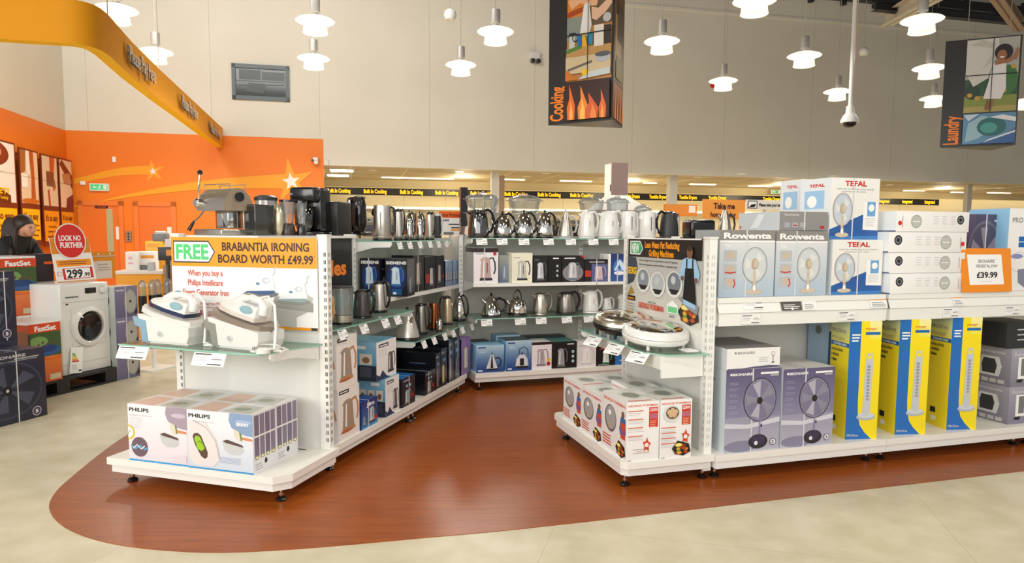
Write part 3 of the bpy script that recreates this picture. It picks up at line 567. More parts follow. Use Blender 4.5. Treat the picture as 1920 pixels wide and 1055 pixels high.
for q in (fp[1], fp[3], fp[8]): mb.tube([(q.x-org.x, q.y-org.y, hh), (q.x-org.x, q.y-org.y, ZR+0.3-zb0)], 0.006, GEAR, 4)
mb.build('hanging_wire', fr)
# ------------------------------------------------------------------ posters on the left wall
MAR = mat('6e2410', 0.4, name='maroon')
def poster(i, x1, x2, yt, ym, yb, label, draw, lines):
    v = 0.14; xm = (x1+x2)/2
    u1 = FLV.on_v(x1, ym, v)[0]; u2 = FLV.on_v(x2, ym, v)[0]; z0 = FLV.on_v(xm, yb, v)[1]; zm = FLV.on_v(xm, ym, v)[1]; z1 = FLV.on_v(xm, yt, v)[1]
    W_ = u2-u1; r = thing('wall_poster', label, 'poster', FLV.w(u1, v, z0), FLV.a, 'hanging posters on the left orange wall')
    mb = MB(); mb.box(0,-0.02,-0.1,W_,0.0,z1-z0,MAR)
    mb.box(0.02,0,0.1,0.06,0.14,0.14,MAR); mb.box(0.02,0,z1-z0-0.14,0.06,0.14,z1-z0-0.1,MAR); mb.build('board', r)
    mb = MB(); g = G(mb,(0,-0.02,zm-z0),(1,0,0),(0,0,1),W_,z1-zm,step=0.002); draw(g.sub(0.04,0.05,0.96,0.97)); mb.build('picture', r)
    mb = MB(); g = G(mb,(0,-0.02,0),(1,0,0),(0,0,1),W_,zm-z0,step=0.002); g.rect(0.04,0,0.96,0.93,AMB if i > 1 else mat('f9bb08',0.4)); g.text("It's so easy",0.12,0.62,0.2,MAR,0.74,0.03)
    for k, t in enumerate(lines): g.text(t,0.5,0.42-k*0.15,0.07,MAR,min(0.78,0.07*len(t)),0.02,True)
    mb.build('caption_panel', r)
def pd1(g): g.rect(0,0,1,1,P_('efe6dc')); g.ell(0.2,0.8,0.6,0.22,P_('7a2a18')); g.ell(0.2,0.83,0.35,0.13,P_('d98a6a')); g.poly([(0,0),(0.8,0),(0.8,0.12),(0,0.36)],P_('5e1c10')); g.text('OMET?',0.0,0.14,0.1,YEL,0.75,0.03); g.text('From Today',0.05,0.05,0.06,YEL,0.65,0.02); g.rect(0,0.5,1,0.505,MAR)
def pd2(g): g.rect(0,0,1,1,P_('e9cfae')); g.poly([(0,1),(0.3,1),(0.25,0.6),(0,0.55)],P_('a0612c')); g.poly([(0.5,1),(0.75,1),(0.8,0.1),(0.55,0.1),(0.6,0.5)],P_('b4541e')); g.rect(0.3,0.55,0.5,1,P_('f4ead8')); g.rect(0,0.3,0.35,0.55,P_('f6f2ea')); g.ell(0.5,0.05,0.5,0.05,P_('c96a1e')); g.rect(0,0.5,1,0.505,MAR)
def pd3(g): g.rect(0,0,1,1,P_('e2cfb0')); g.poly([(0.5,1),(0.85,1),(0.75,0.6),(0.9,0.4),(0.7,0.3),(0.5,0.7)],P_('c8531e')); g.rect(0.25,0.4,0.75,0.7,P_('7a3a28')); g.poly([(0.35,0),(0.45,0),(0.4,0.35),(0.3,0.3)],P_('c02a14')); g.rect(0,0.5,1,0.505,MAR)
def pd4(g): g.rect(0,0,1,1,P_('edd3b4')); g.poly([(0,0.9),(1,0.4),(1,0.7),(0.2,1)],P_('7a2414')); g.poly([(0.2,0.7),(0.8,0.75),(0.9,0.5),(0.3,0.5)],P_('c07a50')); g.poly([(0.4,0),(1,0),(1,0.3),(0.5,0.2)],P_('701a28')); g.rect(0,0.5,1,0.505,MAR)
poster(0,-30,31,262,384,452,'leftmost maroon and yellow wall poster, cut off by the picture edge, over the staff member',pd1,['from Today','pay monthly'])
poster(1,38,73,281,387,450,'second maroon and yellow wall poster from the left, brown kitchen picture',pd2,['home installation','available on','all these'])
poster(2,79,109,292,391,452,'third maroon and yellow wall poster from the left, red and cream picture',pd3,['recycle','your old','appliance'])
poster(3,112,136.5,299,394,443,'fourth maroon and yellow wall poster, nearest the corner of the orange walls',pd4,['delivery','every day'])
# ================================================================== SHELVING RUNS
RUNP = mat('bab9b1', 0.55, name='run_panel_grey'); SLOT = mat('3a3834', 0.6, name='slot_dark'); DECK = mat('f2efe6', 0.4, 0, 0.15, 'deck_cream')
HPOST = 1.43; ZD = 0.165
def unit(F, u0, v0, label):
    r = thing('shelving_unit', label, 'shelving', F.w(u0, v0, 0), F.a, 'white shop shelving units'); return r
def lb(mb, u0, u1, v0, v1, z0, z1, m, **k): mb.box(u0, -v1, z0, u1, -v0, z1, m, **k)
def post(r, u, v, w_=0.035, d_=0.07, faces=('v+',), zt=HPOST, SLOT=SLOT):
    mb = MB(); lb(mb, u-w_/2, u+w_/2, v-d_/2, v+d_/2, 0.06, zt, WHITE)
    lb(mb, u-w_/2-0.004, u+w_/2+0.004, v-d_/2-0.004, v+d_/2+0.004, zt, zt+0.012, WHITE2)
    for fc in faces:
        if fc == 'v+': g = G(mb, (u-w_/2, -(v+d_/2), 0), (1,0,0), (0,0,1), w_, 1.4, step=0.0006)
        elif fc == 'u-': g = G(mb, (u-w_/2, -(v-d_/2), 0), (0,-1,0), (0,0,1), d_, 1.4, step=0.0006)
        nz = 26
        for k in range(nz):
            y = 0.15 + k*0.0315; g.lay[0] = 1
            xs = (0.3, 0.58) if fc == 'v+' else (0.62, 0.78)
            for x in xs: g.rect(x, y, x+0.09, y+0.017, SLOT)
    return mb.build('upright_post', r)
def foot(r, u, v):
    mb = MB(); T = Matrix.Translation((u, -v, 0.0)); mb.lathe([(0.006,0.02),(0.006,0.1)], CHROME, 10, T); mb.lathe([(0.012,0.03),(0.014,0.036),(0.014,0.045),(0.0,0.047)], CHROME, 12, T); mb.lathe([(0.028,0.003),(0.03,0.01),(0.024,0.02),(0.012,0.026),(0,0.028)], BLACK, 18, T)
    mb.build('levelling_foot', r)
def deck(r, poly, vin, skirt=True):   # poly in (u,v)
    mb = MB(); q = [(u, -v) for u, v in poly]
    mb.prismz(q, 0.125, ZD, DECK)
    cu = sum(u for u, v in poly)/len(poly); cv = sum(v for u, v in poly)/len(poly)
    q2 = [((u-cu)*(1-vin[0])+cu, -((v-cv)*(1-vin[1])+cv)) for u, v in poly]
    mb.prismz(q2, 0.08, 0.125, WHITE)
    mb.build('base_deck', r)
def ticket(parent, u, v, z, yaw, pitch=0.35, w_=0.085, h_=0.055, i=[0]):
    # yaw: direction the face looks, in the unit's frame (0 = towards v+)
    i[0] += 1
    mb = MB(); T = Matrix.Translation((u, -v, z)) @ Matrix.Rotation(yaw, 4, 'Z') @ Matrix.Rotation(-pitch, 4, 'X')
    mb.box(-w_/2, -0.002, -h_, w_/2, 0, 0, PAPER, T)
    g = G(mb, T @ Vector((-w_/2,-0.002,-h_)), T.to_3x3() @ Vector((1,0,0)), T.to_3x3() @ Vector((0,0,1)), w_, h_, step=0.0006)
    g.rect(0.05,0.84,0.55,0.92,INK); g.lines(0.05,0.7,0.5,4,0.12,0.035,INKL); g.rect(0.6,0.5,0.92,0.56,INKG); g.rect(0.64,0.64,0.86,0.68,INKL); g.rect(0.5,0.1,0.92,0.17,INK)
    mb.build('price_ticket', parent)
def glass_shelf(r, poly, z, brackets, tickets=()):
    mb = MB(); q = [(u, -v) for u, v in poly]; mb.add([(x,y,z) for x,y in q], [list(range(len(q)))], GLASS); mb.add([(x,y,z-0.008) for x,y in q], [list(range(len(q)))[::-1]], GLASS)
    n = len(q); mb.add([(x,y,z-0.008) for x,y in q]+[(x,y,z) for x,y in q], [(k,(k+1)%n,n+(k+1)%n,n+k) for k in range(n)], GEDGE)
    s = mb.build('glass_shelf', r)
    for (u, v, du, dv) in brackets:     # from wall point (u,v) outwards
        mb = MB(); L_ = math.hypot(du, dv); T = Matrix.Translation((u, -v, z-0.009)) @ Matrix.Rotation(math.atan2(-dv, du), 4, 'Z')
        mb.prism([(0,0),(L_,0),(L_*1.0,-0.025),(L_*0.96,-0.04),(L_*0.5,-0.045),(0,-0.085)], -0.008, 0.008, WHITE, T); mb.build('bracket', s)
    for t in tickets: ticket(s, *t)
    return s
def flat_shelf(r, u0, u1, v0, v1, z, tk=0.03, tickets=(), rail=False):
    mb = MB()
    lb(mb, u0, u1, v0, v1, z-tk, z, WHITE)
    for uu in (u0, u1-0.012): mb.prism([(-v1+0.02,z-tk),(-v0,z-tk),(-v0,z-tk-0.07),(-v1+0.1,z-tk-0.02)], uu, uu+0.012, WHITE, Matrix.Rotation(0,4,'X') @ Matrix(((0,1,0,0),(1,0,0,0),(0,0,1,0),(0,0,0,1))))
    if rail:
        mb.add([(u0,-(v1-0.02),z),(u1,-(v1-0.02),z),(u1,-(v1+0.012),z-0.088),(u0,-(v1+0.012),z-0.088)], [(0,3,2,1)], WHITE)
        mb.add([(u0,-(v1+0.012),z-0.088),(u1,-(v1+0.012),z-0.088),(u1,-(v1+0.004),z-0.092),(u0,-(v1+0.004),z-0.092)], [(0,3,2,1)], LGREY)
        lb(mb, u0+0.008, u1-0.002, v1-0.03, v1+0.006, z-0.165, z-0.09, WHITE)
        lb(mb, u0, u1, v1-0.05, v1-0.021, z-0.165, z-0.001, WHITE)
    s = mb.build('shelf', r)
    for t in tickets: ticket(s, *t)
    return s
def panel(r, u0, u1, v0, v1, z0, z1, name='back_panel', m=WHITE2):
    mb = MB(); lb(mb, u0, u1, v0, v1, z0, z1, m); return mb.build(name, r)
def au(F, x, y, v): return F.on_v(x, y, v)[0]
def az(F, x, y, v): return F.on_v(x, y, v)[1]
NEG = -PI/2      # yaw for faces that look towards -u
# --- left end bay
r = unit(FA, 0, 0, 'end shelving bay on the left holding the steam irons and white and lilac cartons')
deck(r, [(-0.53,-1.13),(-0.53,-0.03),(-0.45,0.04),(0.03,0.04),(0.03,-1.13)], (0.06,0.03))
panel(r, -0.012, 0.012, -1.09, -0.02, 0.1, HPOST-0.01)
post(r, 0.0, -0.022, 0.045, 0.06, ('u-','v+')); post(r, 0.0, -1.06, 0.045, 0.05, ('u-',), )
def tpos_u(F, x, y, z):
    return F.on_z(x, y, z)
zg = 0.80
gs = glass_shelf(r, [(-0.40,-1.15),(-0.45,-0.30),(-0.44,-0.16),(-0.02,-0.03),(-0.02,-1.12)], zg, [(-0.03,-0.06,-0.36,-0.07),(-0.03,-1.09,-0.36,0.0)],
     [(-0.43,-1.0,zg-0.004,NEG,0.45,0.21,0.075),(-0.465,-0.45,zg-0.006,NEG,0.45,0.21,0.075)])
for v in (-1.05,-0.05): foot(r, -0.43, v)
mb = MB(); mb.add([(-0.06,0.34,0.1663),(-0.06,0.13,0.1663),(-0.075,0.13,0.1663),(-0.075,0.34,0.1663)], [(0,1,2,3)], INK); mb.build('deck_slot', r)
# --- left run bays
def bay_left(u0, u1, label, gz, tix, top=True):
    r = unit(FA, 0, 0, label)
    deck(r, [(u0,-1.13),(u1,-1.13),(u1,0.0),(u0,0.0)], (0.0,0.04))
    panel(r, u0, u1, -0.57, -0.53, 0.1, HPOST-0.02, m=RUNP)
    post(r, u1-0.02, -0.55, 0.04, 0.075, ('v+',)); foot(r, u0+0.05, -0.065); foot(r, u1-0.03, -0.065)
    return r
r = bay_left(0.034, 1.25, 'left aisle shelving bay nearest the end display, with glass jug kettles', 0.86, ())
tk = [(au(FA,x,y,0.0), 0.0, 0.862, 0.0, 0.4, 0.1, 0.062) for x, y in ((640,625),(680,607),(720,593),(743,580))]
glass_shelf(r, [(0.04,-0.53),(0.04,-0.02),(1.245,-0.02),(1.245,-0.53)], 0.868, [(1.235,-0.53,0,0.49),(0.06,-0.53,0,0.49)], tk)
panel(r, 0.034, 1.25, -1.13, -0.50, 1.412, 1.43, 'top_board', WHITE)
r2 = unit(FA, 0, 0, 'long left aisle shelving bay in the corner, with blue kettle cartons on its white shelf')
deck(r2, [(1.253,-1.13),(2.9,-1.13),(2.9,-0.2),(2.36,0.0),(1.253,0.0)], (0.0,0.04)); panel(r2, 1.253, 3.6, -0.57, -0.53, 0.1, HPOST-0.02, m=RUNP); post(r2, 2.5, -0.53, 0.04, 0.05)
foot(r2, 1.3, -0.065); foot(r2, 2.3, -0.065)
tk = [(au(FA,x,y,-0.2), -0.2, 1.385, 0.0, 0.3, 0.085, 0.06) for x, y in ((748,458),(767,458),(786,457),(805,456),(821,455),(836,454))]
glass_shelf(r2, [(1.27,-0.53),(1.27,-0.215),(2.55,-0.215),(2.55,-0.53)], 1.392, [(1.28,-0.53,0,0.31),(2.5,-0.53,0,0.31)], tk)
flat_shelf(r2, 1.27, 2.86, -0.53, -0.23, 0.955)
tk = [(au(FA,x,y,0.0), 0.0, 0.615, 0.0, 0.4, 0.085, 0.06) for x, y in ((793,644),(812,634),(832,626),(848,619),(865,611),(883,603))]
glass_shelf(r2, [(1.27,-0.53),(1.27,-0.02),(2.36,-0.02),(2.7,-0.16),(2.7,-0.53)], 0.62, [(1.28,-0.53,0,0.5),(2.3,-0.53,0,0.45)], tk)
# --- back run
tz = 1.412
def bay_back(u0, u1, label, toptix, midtix):
    r = unit(FB, 0, 0, label)
    deck(r, [(u0,-1.06),(u1,-1.06),(u1,0.0),(u0,0.0)], (0.0,0.04)); panel(r, u0, u1, -0.54, -0.50, 0.1, HPOST, m=RUNP)
    post(r, u1-0.02 if u1 > 2 else u1, -0.505, 0.035, 0.03, zt=HPOST-0.01)
    glass_shelf(r, [(u0+0.01,-0.50),(u0+0.01,-0.2),(u1-0.01,-0.2),(u1-0.01,-0.50)], tz, [(u0+0.02,-0.50,0,0.28),(u1-0.02,-0.50,0,0.28)], [(au(FB,x,465,-0.18), -0.185, tz-0.004, 0.0, 0.3, 0.105, 0.062) for x in toptix])
    flat_shelf(r, u0+0.003, u1-0.003, -0.50, -0.1, 0.99)
    glass_shelf(r, [(u0+0.01,-0.50),(u0+0.01,-0.02),(u1-0.01,-0.02),(u1-0.01,-0.50)], 0.672, [(u0+0.02,-0.50,0,0.45),(u1-0.02,-0.50,0,0.45)], [(au(FB,x,610,0), 0.0, 0.668, 0.0, 0.3, 0.105, 0.062) for x in midtix])
    foot(r, u0+0.05, -0.065); foot(r, u1-0.05, -0.065); return r
r = bay_back(0.0, 1.255, 'back wall shelving bay facing the camera, with chrome kettles', (903,941,982,1028,1070), (912,975,1014,1062))
post(r, -0.02, -0.50, 0.035, 0.05)
bay_back(1.258, 2.52, 'back shelving bay partly hidden by the grill display, with white kettles', (1112,1150,1187), (1103,1150))
r = unit(FB, 0, 0, 'far end back shelving bay mostly hidden behind the grill sign'); deck(r, [(2.523,-1.06),(3.1,-1.06),(3.1,0.0),(2.523,0.0)], (0,0.04)); panel(r, 2.523, 3.1, -0.54, -0.50, 0.1, HPOST); panel(r, 2.523, 3.1, -0.5, -0.2, 1.392, 1.412, 'top_board', WHITE); foot(r, 2.6, -0.065); foot(r, 3.05, -0.065)
# --- right end bay
r = unit(FC, 0, 0, 'end shelving bay on the right holding the two grills and striped white cartons')
deck(r, [(-0.53,-1.13),(-0.56,-1.1),(-0.56,0.0),(-0.53,0.04),(0.03,0.04),(0.03,-1.13)], (0.05,0.03))
panel(r, -0.012, 0.012, -1.09, -0.02, 0.1, HPOST-0.01)
post(r, 0.0, -0.022, 0.05, 0.06, ('u-','v+'), SLOT=LGREY); post(r, 0.0, -1.1, 0.045, 0.06, ('u-',), SLOT=LGREY)
zr = 0.765
gs = glass_shelf(r, [(-0.36,-1.15),(-0.36,-0.12),(-0.28,0.0),(-0.02,0.03),(-0.02,-1.12)], zr, [(-0.03,-1.09,-0.33,0)],
     [(-0.375,-0.80,zr-0.006,NEG+0.25,0.75,0.15,0.08),(-0.375,-0.46,zr-0.006,NEG+0.25,0.75,0.15,0.08),(-0.365,-0.16,zr-0.006,NEG+0.35,0.75,0.15,0.08)])
mb = MB(); lb(mb, -0.30, -0.03, -0.035, -0.02, zr-0.14, zr-0.01, WHITE); lb(mb, -0.31, -0.30, -1.0, -0.02, zr-0.09, zr-0.01, WHITE); mb.build('shelf_apron', r)
for v in (-1.0,-0.05): foot(r, -0.505, v)
foot(r, 0.0, -0.045)
# --- right run bays facing the camera
def bay_right(u0, u1, label, tix1, tix2):
    r = unit(FC, 0, 0, label)
    deck(r, [(u0,-1.1),(u1,-1.1),(u1,0.055),(u0,0.055)], (0.0,0.01)); panel(r, u0, u1, -0.57, -0.53, 0.1, HPOST-0.02)
    for uu in (u0+0.02,): post(r, uu, -0.52, 0.035, 0.03)
    s = flat_shelf(r, u0+0.01, u1-0.01, -0.53, 0.0, 1.085, rail=True)
    for x, k in tix1:
        u = au(FC, x, 566, 0.01); ticket(s, u, -0.0165, 1.081, 0.0, 0.352, 0.14, 0.07)
    for x in tix2: ticket(s, au(FC, x, 590, 0.02), 0.0095, 0.985, 0.0, 0.0, 0.13, 0.055)
    foot(r, u0+0.05, -0.046); foot(r, u1-0.06, -0.05); return r, s
r, s = bay_right(0.034, 1.27, 'right aisle shelving bay with boxed desk fans on top and pedestal fans below', ((1415,0),), (1410,1590))
def railcard(s, x1, x2, m1, m2, txt=None):
    a = au(FC, x1, 566, 0.01); c = au(FC, x2, 566, 0.01); T = Matrix.Translation((a, -0.0145, 1.0025)) @ Matrix.Rotation(-0.352, 4, 'X')
    mb = MB(); mb.box(0,-0.002,0,c-a,0,0.08,m2,T); g = G(mb, T @ Vector((0,-0.002,0)), (1,0,0), T.to_3x3() @ Vector((0,0,1)), c-a, 0.08, step=0.0006); g.rect(0,0.62,1,1,m1)
    g.rect(0.1,0.72,0.85,0.82,INK if m1 is AMB else AMB); g.lines(0.1,0.4,0.8,3,0.14,0.05,PAPER if m2 is not PAPER else INKG)
    if txt: g.circ(0.5,0.12,0.06,PAPER)
    mb.build('shelf_card', s)
railcard(s, 1466, 1504, DGREY, mat('57504a',0.4), True); railcard(s, 1506, 1532, PAPER, PAPER); railcard(s, 1632, 1664, AMB, PAPER)
r, s = bay_right(1.273, 2.54, 'right aisle shelving bay holding yellow tower fan cartons below and flat cartons above', (), (1785,1900))
railcard(s, 1788, 1806, AMB, PAPER)
bay_right(2.543, 3.8, 'right aisle shelving bay cut off by the picture edge', (), ())
# ================================================================== CARTONS
def carton(F, u0, u1, vf, d, z0, z1, m, label, front=None, side=None, top=None, name='carton', cat='box', group=None, face='v', strap=None, skew=0.0, sidem=None, right=None):
    """face 'v': printed face looks along v+, u0..u1 its width. face 'u': printed face looks along u-, (u0..u1) are then v limits and vf the u of the face."""
    W = abs(u1-u0); H = z1-z0
    if face == 'v': loc = F.w((u0+u1)/2, vf-d/2, z0); rot = F.a
    else: loc = F.w(vf+d/2, (u0+u1)/2, z0); rot = F.a + NEG
    mb = MB(); mb.box(-W/2, -d/2, 0, W/2, d/2, H, m, bev=0.0015)
    if sidem: G(mb, (-W/2,d/2,0), (0,-1,0), (0,0,1), d, H).rect(0.002,0.002,0.998,0.998,sidem)
    if front: front(G(mb, (-W/2,-d/2,0), (1,0,0), (0,0,1), W, H))
    if side: side(G(mb, (-W/2,d/2,0), (0,-1,0), (0,0,1), d, H))
    if right: right(G(mb, (W/2,-d/2,0), (0,1,0), (0,0,1), d, H))
    if top: top(G(mb, (-W/2,-d/2,H), (1,0,0), (0,1,0), W, d))
    if strap is not None:
        xs = -W/2 + W*strap; s_ = mat('d9d9dc', 0.2, 0, 0.5, 'packing_strap'); mb.box(xs, -d/2-0.0016, 0, xs+0.009, -d/2-0.0012, H, s_); mb.box(xs, -d/2, H+0.0012, xs+0.009, d/2, H+0.0016, s_)
    o = mb.build(name, None, loc, rot+skew); setp(o, label, cat, group); return o
# ---- printed pictures
def kettle_pic(g, body, dark, kind='jug', hi=None):
    hi = hi or mat('f4f4f4', 0.4)
    if kind == 'jug':
        g.stroke([(0.62,0.86),(0.82,0.9),(0.93,0.7),(0.95,0.45),(0.88,0.25)], 0.08, dark)
        g.poly([(0.16,0.1),(0.74,0.1),(0.66,0.86),(0.5,0.93),(0.3,0.92),(0.14,0.82),(0.2,0.76)], body); g.poly([(0.12,0.0),(0.8,0.0),(0.78,0.1),(0.13,0.1)], dark); g.poly([(0.28,0.14),(0.36,0.14),(0.38,0.8),(0.32,0.8)], hi); g.rect(0.5,0.3,0.54,0.7,dark)
    elif kind == 'cone':
        g.stroke([(0.55,0.6),(0.8,0.62),(0.92,0.45),(0.85,0.22),(0.68,0.15)], 0.07, dark)
        g.poly([(0.08,0.08),(0.72,0.08),(0.47,0.8),(0.34,0.8)], body); g.poly([(0.37,0.8),(0.44,0.8),(0.41,1.0)], dark); g.poly([(0.32,0.1),(0.48,0.1),(0.42,0.75),(0.38,0.75)], dark); g.rect(0.1,0.0,0.75,0.08,dark)
    else:
        g.stroke([(0.3,0.55),(0.35,0.88),(0.6,0.98),(0.85,0.85),(0.88,0.55)], 0.05, dark)
        g.poly([(0.1,0.1),(0.9,0.1),(0.84,0.42),(0.66,0.62),(0.34,0.62),(0.16,0.42)], body); g.ell(0.5,0.68,0.05,0.05,dark); g.rect(0.38,0.12,0.62,0.45,dark); g.rect(0.12,0.0,0.88,0.1,dark); g.rect(0.22,0.2,0.28,0.45,hi)
def desk_fan_pic(g, cream, rimm, tint):
    g.ell(0.5,0.62,0.42,0.36,tint); g.ring(0.5,0.62,0.43,0.37,0.012,rimm); g.ring(0.5,0.62,0.4,0.34,0.006,rimm)
    for k in range(3):
        a = k*2*PI/3+0.5; g.poly([(0.5,0.62),(0.5+0.36*math.cos(a),0.62+0.31*math.sin(a)),(0.5+0.33*math.cos(a+0.8),0.62+0.28*math.sin(a+0.8))], mat('dcdedc',0.4))
    g.rect(0.45,0.12,0.55,0.5,cream); g.ell(0.5,0.64,0.13,0.12,mat('b9a690',0.4)); g.ell(0.54,0.65,0.08,0.09,cream); g.ell(0.5,0.06,0.3,0.055,cream); g.poly([(0.42,0.08),(0.58,0.08),(0.56,0.22),(0.44,0.22)],mat('c9b8a4',0.4)); g.ell(0.5,0.14,0.05,0.06,PAPER)
def ped_fan_pic(g, bg):
    g.ell(0.5,0.68,0.46,0.30,bg); 
    for k in range(5):
        a = k*2*PI/5+0.3; g.poly([(0.5,0.68),(0.5+0.42*math.cos(a),0.68+0.27*math.sin(a)),(0.5+0.40*math.cos(a+0.6),0.68+0.26*math.sin(a+0.6))], mat('b3b0bf' if k % 2 else '8d8a9c',0.35))
    g.ring(0.5,0.68,0.46,0.30,0.016,DGREY); g.ring(0.5,0.68,0.43,0.28,0.006,LGREY); g.ell(0.49,0.67,0.08,0.05,BLACK); g.rect(0.5,0.2,0.53,0.42,mat('8a7fb0',0.4)); g.rect(0.54,0.3,0.58,0.34,DGREY)
    g.ell(0.48,0.1,0.27,0.1,DGREY); g.ell(0.48,0.12,0.2,0.07,mat('3d3550',0.4)); g.ell(0.42,0.08,0.05,0.03,mat('e8e8ee',0.4))
def grill_pic(g, dome, dark):
    g.ell(0.5,0.5,0.48,0.5,CARD); g.ell(0.5,0.55,0.4,0.42,dark); g.ell(0.52,0.58,0.34,0.36,dome); g.ell(0.45,0.72,0.1,0.08,PAPER)
def food_pic(g):
    g.poly([(0.0,0.5),(0.3,1),(0.9,0.75),(1,0.25),(0.6,0),(0.2,0.15)], mat('241d18',0.4)); random.seed(3)
    for k in range(14):
        g.ell(0.2+0.6*random.random(),0.2+0.5*random.random(),0.11,0.09,mat(random.choice(['c96a1e','b9481a','e0a83a','8a3a14','d98a2a','6e9a2e']),0.4),10)
    g.ell(0.35,0.72,0.2,0.12,mat('e9c93a',0.4),14); g.ell(0.35,0.72,0.13,0.08,mat('f5e9a0',0.4),14)
# ---- left end: iron cartons
def ph_front(kind):
    def f(g):
        g.grad(0,0.02,1,1,'e6dde4' if kind == 0 else 'cfdbe8','f2edf0' if kind == 0 else 'f0eef0',8); g.rect(0,0,1,0.035,BLUE) if False else g.rect(0,0,1,0.03,mat('3b9bd6',0.35))
        g.ell(0.9,0.8,0.22,0.22,mat('b4a6b0' if kind == 0 else '8aa2c4',0.35),28) if False else None
        g.poly([(0.66,1),(0.64,0.88),(0.68,0.76),(0.78,0.68),(0.9,0.64),(1,0.63),(1,1)], mat('a898a6' if kind == 0 else '8aa2c4',0.35)); g.ell(0.86,0.86,0.12,0.04,mat('c9bcc8' if kind == 0 else 'a8bbd8',0.35))
        g.text('PHILIPS',0.025,0.875,0.062,INK,0.34,0.035)
        g.text('intelligent steam iron',0.02,0.80,0.022,mat('b0a0aa',0.4),0.4,0.01); g.lines(0.03,0.76,0.22,7,0.03,0.008,INKL)
        g.poly([(0.54,0.5),(0.58,0.36),(0.66,0.30),(0.8,0.31),(0.86,0.38),(0.84,0.44),(0.62,0.51)], mat('c9cdcd',0.3)); g.poly([(0.54,0.52),(0.62,0.55),(0.84,0.48),(0.86,0.44),(0.6,0.49)], mat('5e463e',0.4)); g.poly([(0.72,0.74),(0.80,0.70),(0.84,0.54),(0.78,0.54),(0.72,0.64)], mat('ddd7c0',0.4)); g.poly([(0.82,0.62),(0.98,0.60),(1,0.56),(0.84,0.57)], mat('d98a5a',0.4)); g.poly([(0.8,0.71),(0.83,0.66),(0.84,0.56),(0.82,0.55)], mat('6a8a3c',0.4))
        if kind == 0:
            [g.poly([(0.0,0.5-R_)]+[(R_*0.85*math.cos(-PI/2+PI*q/10),0.5+R_*math.sin(-PI/2+PI*q/10)) for q in range(11)],m_) for R_,m_ in ((0.13,mat('e8c542',0.4)),(0.1,PAPER))]; g.stroke([(0,0.46),(0.03,0.54),(0.05,0.5)],0.012,INKG)
            g.circ(0.19,0.255,0.14,mat('6e5a64',0.4)); g.stroke([(0.04,0.27),(0.12,0.22),(0.2,0.28),(0.28,0.22),(0.33,0.25)],0.025,mat('58a8dc',0.4)); g.stroke([(0.08,0.22),(0.15,0.29),(0.22,0.22),(0.28,0.28)],0.015,PAPER); g.rect(0.78,0.06,0.98,0.18,mat('e2d8dd',0.4))
        else:
            g.text('8000',0.76,0.80,0.05,PAPER,0.18,0.04)
            g.poly([(0.02,0.93-0.1),(0.3,0.78),(0.46,0.5),(0.5,0.2),(0.4,0.06),(0.1,0.06),(0.02,0.2)], mat('e6e0de',0.4)); g.stroke([(0.1,0.82),(0.3,0.72),(0.44,0.5),(0.49,0.2)],0.012,mat('b9aaa8',0.4))
            g.poly([(0.07,0.55),(0.1,0.62),(0.17,0.635),(0.23,0.58),(0.33,0.3),(0.33,0.2),(0.27,0.16),(0.2,0.2),(0.1,0.42)], mat('e9e5e0',0.4)); g.poly([(0.085,0.55),(0.11,0.605),(0.17,0.615),(0.22,0.57),(0.315,0.3),(0.31,0.22),(0.27,0.18),(0.21,0.22),(0.115,0.42)], mat('5a4438',0.4)); g.poly([(0.11,0.52),(0.14,0.57),(0.2,0.55),(0.27,0.36),(0.22,0.31),(0.16,0.34)], mat('9ccb2e',0.4)); g.stroke([(0.16,0.45),(0.19,0.48),(0.23,0.44)],0.012,mat('54761a',0.4))
            g.lines(0.5,0.24,0.4,5,0.022,0.006,mat('9aa8c0',0.4))
    return f
def ph_right(g):
    g.rect(0,0,1,1,mat('eceaee',0.35)); L0 = g.lay[0]
    for k in range(4): g.lay[0] = L0; g.rect(0.06+k*0.235,0.28,0.26+k*0.235,0.97,mat('8d8298' if k % 2 else '7d7288',0.35))
    for k in range(4): g.lay[0] = L0+1; g.ell(0.16+k*0.235,0.26,0.09,0.035,mat('a6a23c',0.4)); g.lay[0] = L0+2; g.ell(0.16+k*0.235,0.26,0.05,0.02,PAPER)
    g.rect(0,0.60,1,0.63,PAPER); g.poly([(0.5,0.2),(0.56,0.2),(0.6,0.14),(0.53,0.1),(0.46,0.14)],INK); g.lines(0.08,0.14,0.3,3,0.04,0.01,INKG)
def ph_top(g): g.rect(0,0,1,1,mat('ece8e6',0.35)); g.poly([(0.02,0.1),(0.45,0.02),(0.4,0.9),(0.06,0.95)],mat('e3bca8',0.35)); g.poly([(0.5,0.1),(0.95,0.05),(0.9,0.8),(0.55,0.85)],mat('c8c6bd',0.35)); g.ell(0.7,0.45,0.12,0.18,mat('9aa08a',0.35))
v0 = FA.on_z(242, 862, ZD)[1]; v1 = FA.on_z(352, 876, ZD)[1]; v2 = FA.on_z(473, 892, ZD)[1]
hb = 0.325
zp = ZD+hb
carton(FA, v0, v1-0.004, -0.525, 0.20, ZD, zp, CARD, 'lilac and white steam iron carton, front left of the four on the end deck', ph_front(0), None, ph_top, group='steam iron cartons', face='u', right=ph_right, name='iron_carton')
carton(FA, v1+0.002, v2, -0.53, 0.20, ZD, zp, CARD, 'steam iron carton with green display picture, front right of the four', ph_front(1), None, ph_top, group='steam iron cartons', face='u', right=ph_right, name='iron_carton')
carton(FA, v0+0.01, v1-0.004, -0.32, 0.21, ZD, zp, CARD, 'steam iron carton behind the lilac one, back left of the four', ph_front(0), None, ph_top, group='steam iron cartons', face='u', right=ph_right, name='iron_carton')
